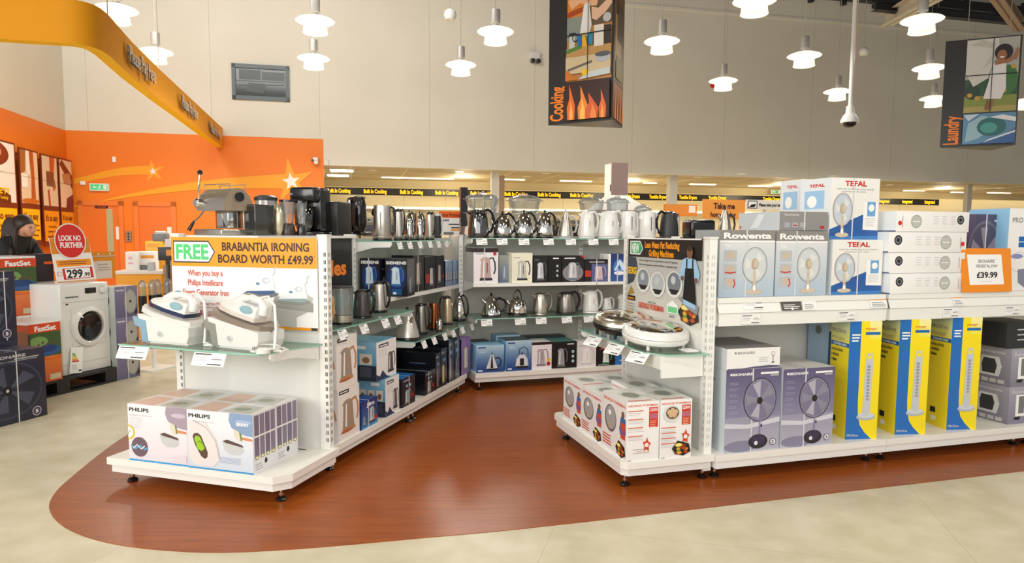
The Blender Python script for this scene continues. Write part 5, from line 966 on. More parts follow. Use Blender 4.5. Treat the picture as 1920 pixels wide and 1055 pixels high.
# orange price sign standing at the shelf front
u1 = au(FC,1806,540,0.02); u2 = au(FC,1899,540,0.02); W = u2-u1
mb = MB(); T = Matrix.Rotation(-0.10, 4, 'X'); H = 0.29
mb.box(0,-0.004,0,W,0.0,H,mat('f08c14',0.35),T); mb.box(0.05,0.0,0,0.06,0.06,0.004,CARD); g = G(mb, T@Vector((0,-0.004,0)), (1,0,0), T.to_3x3()@Vector((0,0,1)), W, H, step=0.0002)
g.poly([(0.15,0.17),(0.84,0.17),(0.80,0.86),(0.11,0.86)],PAPER); g.text('BIONAIRE',0.5,0.67,0.075,INKG,0.33,0.03,True); g.text('PEDESTAL FAN',0.5,0.565,0.065,INKG,0.42,0.03,True); g.text('£39.99',0.5,0.33,0.13,INK,0.42,0.035,True); g.rect(0.35,0.24,0.6,0.25,INKL)
o = mb.build('price_sign', None, FC.w(u1, 0.012, zs+0.001), FC.a); setp(o, 'orange framed price sign reading 39.99 leaning on the right shelf', 'sign')
# ---- deck of the right run
def bio_f(g):
    g.grad(0,0.0,1,0.42,'b9b8c6','9a98ae',5); g.grad(0,0.42,1,1,'8b87a4','5a5478',8); g.poly([(0,0.36),(0.4,0.33),(1,0.40),(1,0.34),(0.4,0.28),(0,0.30)],mat('d4d4de',0.35)); g.ell(0.3,0.07,0.3,0.07,mat('8a88a0',0.35))
    g.text('BIONAIRE',0.12,0.925,0.03,PAPER,0.36,0.03); g.circ(0.09,0.94,0.02,PAPER); g.rect(0.62,0.93,0.95,0.955,PAPER); g.rect(0.8,0.905,0.95,0.92,INKL)
    for k in range(6): g.lines(0.06,0.84-k*0.07,0.18,2,0.02,0.006,mat('a8a4bc',0.4))
    ped_fan_pic(g.sub(0.3,0.03,0.94,0.9),mat('7c7892',0.35)); g.circ(0.88,0.1,0.055,mat('3d3868',0.4)); g.circ(0.88,0.1,0.045,PAPER); g.text('3',0.855,0.08,0.04,mat('3d3868',0.4),0.04,0.03)
def bio_s(g): g.rect(0,0,1,1,mat('d3dde2',0.35)); g.ell(0.5,0.85,0.2,0.06,INK); g.ell(0.5,0.85,0.12,0.035,MGREY); g.ell(0.5,0.3,0.2,0.07,mat('a6aeb2',0.35)); g.ell(0.5,0.3,0.15,0.05,mat('d3dde2',0.35))
def bio_t(g): g.rect(0,0,1,1,mat('e4e2dc',0.35)); g.rect(0.3,0,0.34,1,INKL)
DG = 'pedestal fan cartons on the right deck'
vF = 0.04
u1 = au(FC,1357,850,vF); u2 = au(FC,1459,850,vF); u3 = au(FC,1463,845,vF); u4 = au(FC,1559,840,vF)
zb1 = ZD+0.50
carton(FC,u1,u2,vF,0.40,ZD,zb1,CARD,'purple pedestal fan carton at the left end of the right deck, under a flat carton',bio_f,bio_s,bio_t,name='pedestal_fan_carton',group=DG,strap=0.47)
carton(FC,u3,u4,vF,0.40,ZD,zb1-0.015,CARD,'purple and grey pedestal fan carton, second from the left on the right deck',bio_f,bio_s,bio_t,name='pedestal_fan_carton',group=DG,strap=0.42)
def bft_f(g): g.rect(0,0,1,1,CARD); g.text('BIONAIRE',0.2,0.72,0.12,INKG,0.32,0.03); g.circ(0.16,0.78,0.02,INKG); g.ring(0.87,0.68,0.03,0.1,0.006,INK); g.rect(0.865,0.3,0.875,0.6,INK); g.ell(0.87,0.27,0.03,0.03,INK); g.poly([(0.02,0.04),(0.3,0.04),(0.5,0.1),(0.8,0.14),(1,0.1),(1,0.02),(0.02,0.0)],mat('5c587a',0.4)); g.lines(0.6,0.5,0.2,3,0.09,0.03,INKL)
carton(FC,u1-0.0,u2-0.015,vF,0.42,zb1+0.001,zb1+0.125,CARD,'white fan carton lying flat on the left purple pedestal fan carton',bft_f,lambda g: (g.rect(0,0,1,1,mat('d8dde2',0.35)), g.circ(0.5,0.4,0.14,INK), g.circ(0.5,0.4,0.08,BLUE)),lambda g: g.rect(0,0,1,1,mat('8a8688',0.35)),name='pedestal_fan_carton',group=DG)
carton(FC,au(FC,1551,700,-0.30),au(FC,1604,700,-0.30),-0.30,0.2,ZD,ZD+0.72,mat('5f86b4',0.3),'tall blue and white fan carton standing behind the first yellow carton',lambda g: (g.grad(0,0,1,1,'1f4f94','3a74b8',4), g.rect(0,0.9,0.3,1,CARD)),lambda g: (g.rect(0,0,1,1,mat('a9c6e0',0.3)), g.circ(0.5,0.9,0.15,MGREY)),None,name='fan_carton')
YB = mat('f6dd12', 0.35, 0, 0.25, 'yellow_carton'); YBL = mat('1a6ab8', 0.35, 0, 0.2, 'blue_print')
def yel_f(g):
    g.rect(0,0,1,1,YB); g.grad(0.62,0.85,1,1,'f3e24a','f5efae',4); g.poly([(0,0),(0.82,0),(0.6,0.06),(0.45,0.12),(0.38,0.2),(0.36,0.3),(0.36,1),(0,1)],YBL); g.poly([(0,0),(0.02,0),(0.06,0.35),(0.0,0.35)],YBL)
    g.rect(0.5,0.885,0.96,0.91,BLUE); g.text('PTF200T',0.5,0.925,0.018,REDO,0.35,0.02); g.lines(0.08,0.88,0.26,3,0.025,0.012,PAPER)
    g.poly([(0.5,0.22),(0.74,0.22),(0.78,0.66),(0.74,0.73),(0.58,0.73),(0.54,0.68)],mat('c3c8cc',0.35)); g.poly([(0.58,0.68),(0.72,0.68),(0.72,0.71),(0.6,0.71)],YB)
    for k in range(11): g.rect(0.6,0.33+k*0.028,0.69,0.348+k*0.028,mat('8f979c' if k % 3 else 'a88f94',0.35))
    g.ell(0.62,0.19,0.3,0.028,mat('b4bbc0',0.35)); g.ell(0.62,0.205,0.26,0.024,mat('ced3d6',0.35)); g.rect(0.54,0.2,0.72,0.26,mat('c3c8cc',0.35)); g.text('PROline',0.05,0.025,0.02,INKL,0.35,0.02)
def yel_s(g):
    g.rect(0,0,1,1,YB); g.grad(0,0.8,1,1,'f4e65a','cfe0d2',5); g.text('PRO',0.05,0.89,0.03,INKG,0.35,0.03); g.text('line',0.42,0.89,0.04,INKG,0.4,0.01); g.text('PTF200T',0.05,0.825,0.028,INKG,0.7,0.0); g.rect(0.02,0.775,1,0.81,BLUE); g.text('TOWER FAN',0.15,0.783,0.018,PAPER,0.7,0.04)
    for k, t in enumerate(('OSCILLATING','3 SPEEDS','TIMER')): g.text(t,0.06,0.73-k*0.045,0.02,INK,(0.62,0.42,0.32)[k],0.04)
    g.rect(0.2,0.12,0.45,0.17,INK) if g.w > 0 else None; g.rect(0.25,0.05,0.5,0.09,PAPER)
YG = 'yellow tower fan cartons on the right deck'
for k, (xa, xb, xc, yt, lab_) in enumerate([(1574,1597,1652,604,'tall yellow and blue tower fan carton, leftmost of three on the right deck'),(1661,1690,1743,601,'tall yellow and blue tower fan carton, middle of three on the right deck'),(1752,1787,1833,598,'tall yellow and blue tower fan carton, rightmost of three on the right deck')]):
    vF2 = 0.03; ub = au(FC,xb,815,vF2); uc = au(FC,xc,815,vF2); W = 0.215; sk = math.radians(-10)
    carton(FC,ub,ub+W,vF2-0.02,0.20,ZD,ZD+0.755,YB,lab_,yel_f,yel_s,lambda g: g.rect(0,0,1,1,mat('ece0a0',0.35)),name='tower_fan_carton',group=YG,skew=sk)
def het_f(g): g.grad(0,0,1,1,'7f7d90','a8a6b4',4); g.text('Rowenta',0.1,0.82,0.09,INKL,0.7,0.03); g.rect(0.25,0.2,0.6,0.78,PAPER); g.rect(0.35,0.28,0.55,0.74,MGREY); g.poly([(0.25,0.2),(0.45,0.2),(0.4,0.1),(0.2,0.12)],INK)
def het_s(g): g.grad(0,0,1,1,'7a7888','9c9aa8',4); g.text('Rowenta',0.1,0.84,0.07,INKL,0.75,0.03); g.poly([(0.22,0.22),(0.72,0.22),(0.78,0.5),(0.7,0.74),(0.26,0.74),(0.2,0.5)],mat('d8dadc',0.3)); g.poly([(0.3,0.28),(0.62,0.28),(0.66,0.5),(0.6,0.68),(0.32,0.68),(0.28,0.5)],mat('37383c',0.3)); [g.rect(0.1+k*0.2,0.04,0.26+k*0.2,0.14,INKL) for k in range(4)]
HG = 'grey heater cartons stacked two high on the right deck'
ua = au(FC,1889,790,0.0)
for row in range(2):
    for q in range(1):
        carton(FC,ua+q*0.27,ua+q*0.27+0.26,0.0,0.30,ZD+row*0.262,ZD+row*0.262+0.26,mat('c9c9d0',0.35),['grey heater carton, lower of the two stacked at the right edge','grey heater carton, upper of the two stacked at the right edge'][row],het_f,het_s,lambda g: g.rect(0,0,1,1,mat('cfccc4',0.35)),name='heater_carton',group=HG)
carton(FC,ua-0.02,ua+0.3,-0.03,0.28,ZD+0.525,ZD+0.70,DGREY,'dark grey carton lying on the two heater cartons at the right edge',lambda g: (g.rect(0,0,1,1,mat('2a2c2e',0.35)), g.lines(0.3,0.7,0.5,3,0.2,0.05,LGREY)),None,None,name='heater_carton')
# ================================================================== SIGN BOARDS ON THE END PANELS
# FREE ... sign
o_v0, o_v1 = -1.085, -0.052
mb = MB(); zlo = 1.0-0.0; 
zlo = FA.on_u(330,700,0.0)[1]; zl = FA.on_u(560,617,0.0)[1]; zh_ = 1.42; Wd = o_v1-o_v0; 
mb.box(0.0-0.0, 0, 0, Wd, 0.004, zh_-zl, PAPER); g = G(mb,(0,0,0),(1,0,0),(0,0,1),Wd,zh_-zl,step=0.00015)
# sign spans from top to the amber rule at its foot
g.rect(0,0.67,1,1,mat('f39c12',0.4)); g.rect(0,0.0,1,0.03,mat('f39c12',0.4)); g.rect(0.955,0.0,0.995,0.03,DGREY)
g.poly([(0.015,0.71),(0.27,0.71),(0.315,0.835),(0.27,0.96),(0.015,0.96)],DGREY); g.poly([(0.022,0.725),(0.267,0.725),(0.307,0.835),(0.267,0.945),(0.022,0.945)],PAPER)
g.text('FREE',0.035,0.755,0.165,mat('4fc878',0.4),0.235,0.045)
SGI = mat('3a1d18', 0.4, name='sign_brown'); SGR = mat('d2563c', 0.4, name='sign_rust')
g.text('BRABANTIA IRONING',0.365,0.855,0.092,SGI,0.585,0.03); g.text('BOARD WORTH £49.99',0.335,0.72,0.092,SGI,0.64,0.03); g.rect(0.98,0.8,0.985,0.808,SGI)
for t, x, y, w_ in (('When you buy a',0.115,0.565,0.25),('Philips Intellicare',0.115,0.455,0.25),('Steam Generator Iron',0.075,0.345,0.33)): g.text(t,x,y,0.068,SGR,w_,0.02)
g.text('Ironing from Philips',0.2,0.235,0.035,SGR,0.17,0.005); g.rect(0.18,0.205,0.34,0.21,SGR); g.text('PS',0.165,0.12,0.05,RED,0.05,0.04); g.text('@home',0.25,0.11,0.055,SGR,0.12,0.0)
def iron_pic(g, band, solepl):
    g.poly([(0.02,0.12),(0.15,0.04),(0.7,0.0),(0.95,0.08),(0.98,0.2),(0.6,0.3),(0.2,0.28)],solepl); g.poly([(0.12,0.18),(0.7,0.12),(0.9,0.2),(0.86,0.32),(0.2,0.34)],band); g.poly([(0.1,0.24),(0.9,0.3),(0.88,0.5),(0.82,0.92),(0.5,0.98),(0.3,0.7)],mat('e3e6ea',0.35)); g.ell(0.66,0.68,0.1,0.12,mat('c3cbd4',0.35)); g.ell(0.68,0.68,0.05,0.07,PAPER); g.ell(0.45,0.55,0.05,0.05,mat('5a7f9a',0.35))
    g.stroke([(0.85,0.9),(0.9,1.05),(0.88,1.15),(0.96,1.25)],0.02,INKL)
iron_pic(g.sub(0.49,0.34,0.75,0.62), mat('3f5a86',0.35), mat('6e7274',0.35)); 
g.poly([(0.7,0.2),(0.75,0.04),(0.86,0.02),(0.86,0.14),(0.95,0.22),(0.97,0.36),(0.9,0.42),(0.72,0.36)],mat('b9bbb4',0.35)); g.poly([(0.7,0.24),(0.97,0.2),(0.97,0.3),(0.72,0.36)],mat('9a9c96',0.35)); iron_pic(g.sub(0.72,0.27,0.96,0.53), mat('8fa6aa',0.35), mat('8a8c84',0.35))
o = mb.build('promotion_sign', None, FA.w(-0.032, o_v0, zl), FA.a+NEG); setp(o, 'large white and amber sign reading FREE Brabantia ironing board on the left end panel', 'sign')
# NEW grilling sign
zl = 0.90; zh_ = 1.43; v0 = -1.06; v1 = -0.075; Wd = v1-v0
mb = MB(); mb.box(0,0,0,Wd,0.004,zh_-zl,mat('d9d7cf',0.4)); g = G(mb,(0,0,0),(1,0,0),(0,0,1),Wd,zh_-zl,step=0.00015)
g.grad(0,0,1,0.78,'dedad0','b8b9b4',5); g.rect(0,0.75,1,1,INK); g.poly([(0.03,0.78),(0.19,0.78),(0.235,0.86),(0.19,0.96),(0.03,0.96)],PAPER); g.poly([(0.04,0.795),(0.186,0.795),(0.225,0.86),(0.186,0.945),(0.04,0.945)],GREEN); g.text('NEW',0.055,0.81,0.12,PAPER,0.12,0.03)
g.text('Lean Mean Fat Reducing',0.26,0.875,0.08,AMB,0.47,0.045); g.text('Grilling Machines',0.32,0.77,0.08,AMB,0.34,0.045)
g.text("You no longer have to cook food in a pool of grease,",0.18,0.70,0.026,INK,0.53,0.01); g.text("the excess grease is carried off into a separate tray.",0.18,0.645,0.026,INK,0.53,0.01)
g.ell(0.05,0.55,0.11,0.17,mat('3c4450',0.4)) if False else g.poly([(0,0.76),(0.13,0.74),(0.16,0.6),(0.1,0.42),(0,0.36)],mat('3c4450',0.4)); g.text('GEORGE',0.005,0.52,0.09,YEL,0.14,0.04); g.poly([(0.0,0.22),(0.06,0.36),(0.12,0.26)],mat('a8863c',0.4)); g.rect(0.005,0.16,0.13,0.225,INK); g.text('Features',0.015,0.175,0.035,AMB,0.1,0.03)
for k in range(4): g.circ(0.02,0.12-k*0.035,0.008,AMB); g.rect(0.04,0.11-k*0.035,0.12,0.12-k*0.035,INKG)
for cx, cy, c1 in ((0.25,0.45,'8b9298'),(0.46,0.42,'b8bcc0'),(0.68,0.45,'7a828a')):
    g.ell(cx,cy,0.105,0.16,mat('e4e4e0',0.35)); g.ell(cx,cy+0.02,0.085,0.125,mat(c1,0.35)); g.ell(cx-0.01,cy+0.05,0.03,0.05,mat('c4cacf',0.35)); g.poly([(cx-0.07,cy-0.06),(cx+0.07,cy-0.06),(cx+0.03,cy-0.12),(cx-0.03,cy-0.12)],mat('2a2a2c',0.35))
g.text('with the',0.33,0.17,0.03,INK,0.11,0.0); g.text('GEORGE FOREMAN',0.19,0.09,0.07,REDO,0.36,0.03); g.poly([(0.6,0.1),(0.6,0.2),(0.67,0.26),(0.74,0.2),(0.74,0.1)],PAPER); g.rect(0.61,0.11,0.73,0.18,mat('6fd08a',0.4)); g.text('ask',0.63,0.05,0.035,INK,0.07,0.0)
food_pic(g.sub(0.74,0.0,0.99,0.28)); g.poly([(0.74,0.3),(0.82,0.34),(0.99,0.24),(0.97,0.14),(0.85,0.2)],mat('8f949a',0.35))
# printed figure in blue shirt and black apron
g.poly([(0.79,0.76),(0.86,0.79),(0.94,0.76),(0.99,0.6),(0.97,0.5),(0.92,0.5),(0.95,0.2),(0.81,0.24),(0.8,0.52),(0.75,0.52),(0.76,0.62)],mat('9fc8e8',0.4)); g.poly([(0.82,0.66),(0.92,0.66),(0.955,0.25),(0.8,0.3)],INK); g.rect(0.83,0.66,0.845,0.77,INK); g.rect(0.9,0.66,0.915,0.77,INK); g.ell(0.87,0.84,0.035,0.07,mat('7a5640',0.4)); g.ell(0.87,0.885,0.03,0.03,mat('3a2a20',0.4)); g.ell(0.79,0.54,0.02,0.03,mat('7a5640',0.4)); g.ell(0.95,0.53,0.02,0.03,mat('7a5640',0.4))
g.rect(0,0,0.004,1,INK); g.rect(0,0.985,1,1,PAPER)
o = mb.build('promotion_sign', None, FC.w(-0.02, v0, zl), FC.a+NEG); setp(o, 'large black and silver sign reading NEW grilling machines on the right end panel', 'sign')
# Kettles poster on the left spine
mb = MB(); mb.box(0,-0.004,0,0.90,0,0.56,mat('1a1916',0.35)); g = G(mb,(0,-0.004,0),(1,0,0),(0,0,1),0.90,0.56,step=0.0002); g.text('Kettles',0.22,0.50,0.2,ORG,0.66,0.04); g.rect(0,0.05,1,0.26,mat('2a9a9c',0.35)); [g.ell(0.05+k*0.09,0.12+0.05*(k%3),0.035,0.03,mat('7fd0cc',0.35),10) for k in range(11)]
o = mb.build('header_poster', None, FA.w(0.33, -0.528, 0.86), FA.a); setp(o, 'black poster reading Kettles with teal strip on the left aisle panel', 'poster')
# ================================================================== KETTLES
def arc(cx, cz, rx, rz, a0, a1, n=12): return [(cx+rx*math.cos(math.radians(a0+(a1-a0)*i/n)), 0, cz+rz*math.sin(math.radians(a0+(a1-a0)*i/n))) for i in range(n+1)]
def kettle(kind, H, R, bm, hm, label, loc, rot=0.0, group=None, lidm=None, name='kettle', lean=0.0):
    """H overall height, R body radius; handle towards local +x, spout towards -x"""
    r = thing(name, label, 'kettle', loc, rot, group); lidm = lidm or hm
    P = lambda *q: [(a*R, b*H) for a, b in q]
    def part(nm, fn): mb = MB(); fn(mb); mb.build(nm, r)
    part('power_base', lambda mb: mb.lathe(P((0.0,0.0),(0.98,0.0),(1.02,0.02),(1.0,0.06),(0.0,0.062)), hm, 28))
    if kind == 'jug':
        part('body', lambda mb: (mb.lathe(P((0.9,0.065),(0.97,0.08),(0.98,0.14),(0.95,0.35),(0.86,0.65),(0.78,0.85),(0.74,0.88),(0.0,0.885)), bm), mb.box(-R*0.06,-R*0.93,H*0.3,R*0.06,-R*0.80,H*0.62,CLEAR if bm is not WPLAS else LGREY)))
        part('lid', lambda mb: mb.lathe(P((0.74,0.885),(0.72,0.92),(0.5,0.965),(0.2,0.985),(0.0,0.99)), lidm))
        part('spout', lambda mb: mb.add([(-R*0.60,-R*0.35,H*0.66),(-R*1.12,0,H*0.86),(-R*0.60,R*0.35,H*0.66),(-R*0.60,-R*0.42,H*0.88),(-R*1.18,0,H*0.9),(-R*0.60,R*0.42,H*0.88)], [(0,1,4,3),(1,2,5,4),(3,4,5),(0,2,1)], bm))
        part('handle', lambda mb: mb.tube([(R*0.55,0,H*0.93),(R*0.95,0,H*0.97),(R*1.35,0,H*0.86),(R*1.5,0,H*0.62),(R*1.42,0,H*0.38),(R*1.2,0,H*0.22),(R*0.9,0,H*0.17)], R*0.14, hm, 10, flat=1.3))
    elif kind == 'tall':
        part('body', lambda mb: mb.lathe(P((0.96,0.065),(1.0,0.09),(1.0,0.13),(0.97,0.135),(0.99,0.15),(0.93,0.6),(0.88,0.97),(0.86,1.0),(0.0,1.0)), bm, 36))
        part('spout', lambda mb: mb.add([(-R*0.80,-R*0.40,H*0.68),(-R*1.05,0,H*0.72),(-R*0.80,R*0.40,H*0.68),(-R*0.74,-R*0.45,H*0.99),(-R*1.15,0,H*0.78),(-R*0.74,R*0.45,H*0.99)], [(0,1,4,3),(1,2,5,4),(3,4,5),(0,2,1)], hm))
        part('water_window', lambda mb: mb.box(-R*0.05,-R*1.0,H*0.3,R*0.05,-R*0.88,H*0.8,MGREY))
        part('handle', lambda mb: mb.tube([(R*0.6,0,H*0.97),(R*1.2,0,H*0.92),(R*1.3,0,H*0.6),(R*1.25,0,H*0.25),(R*0.9,0,H*0.18)], R*0.14, hm, 8))
    elif kind == 'dome':
        part('body', lambda mb: mb.lathe(P((0.9,0.065),(0.97,0.09),(0.99,0.2),(0.93,0.42),(0.78,0.64),(0.56,0.80),(0.34,0.87),(0.0,0.88)), bm, 32))
        part('lid', lambda mb: mb.lathe(P((0.33,0.875),(0.3,0.9),(0.12,0.92),(0.09,0.94),(0.15,0.97),(0.1,1.0),(0.0,1.0)), lidm, 20))
        part('spout', lambda mb: mb.tube([(-R*0.7,0,H*0.35),(-R*1.0,0,H*0.5),(-R*1.22,0,H*0.66)], R*0.15, bm, 10, rr=[R*0.24,R*0.16,R*0.11]))
        part('handle', lambda mb: mb.tube([(R*0.25,0,H*0.86),(R*0.65,0,H*0.93),(R*1.1,0,H*0.82),(R*1.38,0,H*0.55),(R*1.35,0,H*0.3),(R*0.98,0,H*0.18)], R*0.15, hm, 10, flat=1.2))
    elif kind == 'cone':
        part('body', lambda mb: mb.lathe(P((0.95,0.065),(1.0,0.08),(0.98,0.14),(0.72,0.5),(0.44,0.78),(0.26,0.88),(0.0,0.9)), bm, 32))
        part('lid', lambda mb: mb.lathe(P((0.16,0.89),(0.1,0.92),(0.1,0.94),(0.16,0.965),(0.1,1.0),(0.0,1.0)), lidm, 18))
        part('spout', lambda mb: mb.tube([(-R*0.5,0,H*0.55),(-R*0.85,0,H*0.68),(-R*0.95,0,H*0.74)], R*0.12, bm, 10, rr=[R*0.2,R*0.13,R*0.09]))
        part('handle', lambda mb: mb.tube([(R*0.42,0,H*0.72),(R*0.9,0,H*0.76),(R*1.4,0,H*0.65),(R*1.55,0,H*0.45),(R*1.35,0,H*0.22),(R*0.85,0,H*0.2)], R*0.13, hm, 10))
    elif kind == 'whistle':
        part('body', lambda mb: mb.lathe(P((0.88,0.065),(0.98,0.1),(1.0,0.25),(0.9,0.45),(0.65,0.6),(0.3,0.66),(0.0,0.67)), bm, 32))
        part('lid', lambda mb: mb.lathe(P((0.12,0.665),(0.06,0.69),(0.1,0.72),(0.08,0.75),(0.0,0.755)), hm, 16))
        part('spout', lambda mb: mb.tube([(-R*0.7,0,H*0.4),(-R*1.02,0,H*0.52),(-R*1.15,0,H*0.58)], R*0.12, bm, 10, rr=[R*0.2,R*0.13,R*0.1]))
        part('handle', lambda mb: mb.tube(arc(0,H*0.62,R*0.42,H*0.37,-5,185), R*0.07, hm, 8))
    return r
def cord(parent, pts, m=None): mb = MB(); mb.tube(pts, 0.0035, m or BLACK, 6); return mb.build('power_cord', parent)
def kpx(F, kind, xc, x1, x2, ytop, z, v, bm, hm, label, rot=0.0, group=None, ybase=None, lidm=None, name='kettle', fac=1.0):
    y = ybase or 500; uc = au(F, xc, y, v); R = abs(au(F, x2, y, v)-au(F, x1, y, v))/2*fac
    H = az(F, xc, ytop, v)-z
    # apparent width is foreshortened: correct from F.U to the view direction
    p = F.w(uc, v); d = Vector((p.x, p.y, 0)).normalized(); c = abs(F.U.x*d.y - F.U.y*d.x); R = R*max(c, 0.25)
    return kettle(kind, H, R, bm, hm, label, F.w(uc, v, z+0.0005), F.a+rot, group, lidm, name)
KG = 'display kettles'
# back run top glass
zt2 = tz+0.001
kpx(FB,'jug',897,877,917,391,zt2,-0.33,SMOKE,BLACK,'glass and black jug kettle at the left end of the back top shelf',0,KG,ybase=440)
kpx(FB,'dome',942,924,960,396,zt2,-0.33,CHROME,BLACK,'small round chrome kettle with black handle, second on the back top shelf',0,KG,ybase=440)
kpx(FB,'dome',982,965,1001,394,zt2,-0.33,CHROME,BLACK,'domed chrome kettle with knob, third on the back top shelf',0,KG,ybase=440)
kpx(FB,'dome',1021,1005,1038,394,zt2,-0.33,CHROME,BLACK,'domed chrome kettle with knob and hanging tag, fourth on the back top shelf',0,KG,ybase=440)
kpx(FB,'cone',1060,1045,1075,392,zt2,-0.33,STEEL,LGREY,'tall brushed steel kettle with pale handle on the back top shelf',0,KG,ybase=440)
kpx(FB,'jug',1100,1085,1116,395,zt2,-0.35,WPLAS,WPLAS,'white jug kettle with orange rim on the back top shelf',0,KG,ybase=440)
k = kpx(FB,'jug',1141,1121,1161,394,zt2,-0.33,WPLAS,WPLAS,'wide white kettle with violet water panel on the back top shelf',0,KG,ybase=440)
mb = MB(); Rk = 0.085; 
for j in range(6):
    a0 = -PI/2-0.55+j*0.183; a1 = a0+0.183; hh_ = lambda a: 0.125-0.09*abs(a+PI/2)/0.55
    mb.add([(Rk*1.02*math.cos(a0),Rk*1.02*math.sin(a0),0.035),(Rk*1.02*math.cos(a1),Rk*1.02*math.sin(a1),0.035),(Rk*0.97*math.cos(a1),Rk*0.97*math.sin(a1),hh_(a1)),(Rk*0.97*math.cos(a0),Rk*0.97*math.sin(a0),hh_(a0))],[(0,1,2,3)],mat('7f86bb',0.2,0,0.4))
mb.build('water_panel', k)
kpx(FB,'tall',1178,1164,1193,396,zt2,-0.33,WPLAS,WPLAS,'white kettle with grey handle and small tag on the back top shelf',0,KG,ybase=440)
kpx(FB,'tall',1213,1197,1230,397,zt2,-0.33,WPLAS,WPLAS,'white kettle with slim dark window behind the grill sign top',0,KG,ybase=440)
kpx(FB,'jug',1254,1236,1273,395,zt2,-0.33,DGREY,BLACK,'black kettle with handle at left standing above the grill sign',PI,KG,ybase=440)
kpx(FB,'cone',1358,1346,1376,387,zt2,-0.33,STEEL,BLACK,'steel kettle standing behind the first grey fan carton',0,KG,ybase=440)
# black toaster
def toaster(loc, rot, W, D, H, label):
    r = thing('toaster', label, 'toaster', loc, rot); mb = MB(); mb.box(-W/2,-D/2,0.012,W/2,D/2,H,BLACK,bev=0.03); mb.build('body', r)
    mb = MB(); mb.box(-W*0.4,-D*0.3,H-0.004,W*0.4,-D*0.1,H+0.002,STEEL); mb.box(-W*0.4,D*0.1,H-0.004,W*0.4,D*0.3,H+0.002,STEEL); mb.build('slot_trim', r)
    mb = MB(); mb.box(W/2-0.004,-0.02,H*0.6,W/2+0.02,0.02,H*0.68,DGREY,bev=0.004); mb.build('lever', r); mb = MB(); mb.box(-W*0.44,-D*0.44,0,W*0.44,D*0.44,0.014,DGREY); mb.build('base', r)
toaster(FB.w(au(FB,1311,420,-0.33),-0.34,zt2), FB.a, 0.30, 0.2, 0.20, 'wide glossy black toaster between the black kettle and the steel kettle')
# steamers behind the back run (stand on the far side board)
def steamer(loc, rot, W, H, label, tiers=2, grp='clear food steamers behind the back kettles'):
    r = thing('food_steamer', label, 'food steamer', loc, rot, grp)
    mb = MB(); mb.lathe([(W*0.42,0),(W*0.46,0.02),(W*0.44,0.09),(W*0.36,0.1),(0,0.1)], WPLAS, 24, sy=0.7); mb.build('base', r)
    h = (H-0.16)/tiers; z = 0.1
    for k in range(tiers):
        mb = MB(); mb.lathe([(W*0.34,z),(W*0.36,z+0.01),(W*0.42,z+h-0.012),(W*0.5,z+h-0.01),(W*0.5,z+h-0.004),(W*0.41,z+h-0.002)], CLEAR, 24, sy=0.7); mb.build('steaming_basket', r); z += h
    mb = MB(); mb.lathe([(W*0.44,z),(W*0.42,z+0.02),(W*0.25,z+0.045),(W*0.1,z+0.05),(W*0.1,z+0.06),(W*0.12,z+0.065),(0,z+0.066)], CLEAR, 24, sy=0.7); mb.build('lid', r)
zb_top = 1.432
r = unit(FB, 0, 0, 'back side of the central shelving, its top board carrying the food steamers'); panel(r, 0.0, 3.1, -0.98, -0.56, 1.40, 1.43, 'top_board', WHITE); panel(r, 0.0, 0.03, -0.98, -0.56, 0.17, 1.40, 'end_panel', WHITE); panel(r, 3.07, 3.1, -0.98, -0.56, 0.17, 1.40, 'end_panel', WHITE)
for (x1, x2, yt, lb_, t) in ((868,940,361,'clear food steamer with white rims above the glass and black kettle',2),(948,1018,364,'clear food steamer behind the domed chrome kettles',2),(1082,1134,368,'clear food steamer behind the white kettle with orange rim',2),(1134,1180,368,'round clear glass food steamer behind the violet panelled kettle',1),(1187,1222,383,'small cluster style glass steamer behind the white kettles',1)):
    v = -0.76; ua = au(FB,x1,420,v); uc = au(FB,x2,420,v); H = az(FB,(x1+x2)/2,yt,v)-zb_top
    steamer(FB.w((ua+uc)/2, v, zb_top), FB.a, (uc-ua)*1.0, H, lb_, t)
# back run lower glass
zg2 = 0.673
kpx(FB,'cone',921,900,938,549,zg2,-0.22,CHROME,BLACK,'conical chrome kettle with black ring handle on the back lower shelf',0,KG,ybase=590)
kpx(FB,'whistle',970,951,988,543,zg2,-0.22,CHROME,BLACK,'round chrome whistling kettle with arched top handle on the back lower shelf',0,KG,ybase=590)
kpx(FB,'jug',1013,997,1027,548,zg2,-0.22,STEEL,STEEL,'brushed steel jug kettle with steel handle on the back lower shelf',0,KG,ybase=590)
kpx(FB,'jug',1061,1044,1081,546,zg2,-0.22,STEELD,DGREY,'large dark steel jug kettle on the back lower shelf',0,KG,ybase=590)
kpx(FB,'jug',1107,1091,1122,543,zg2,-0.22,WPLAS,WPLAS,'white jug kettle with red switch on the back lower shelf',0,KG,ybase=590)
kpx(FB,'jug',1137,1128,1148,557,zg2,-0.26,WPLAS,WPLAS,'small white travel kettle on the back lower shelf',0,KG,ybase=590)
kpx(FB,'tall',1172,1158,1187,551,zg2,-0.24,WPLAS,WPLAS,'plain white straight kettle beside the grill sign on the back lower shelf',0,KG,ybase=590)
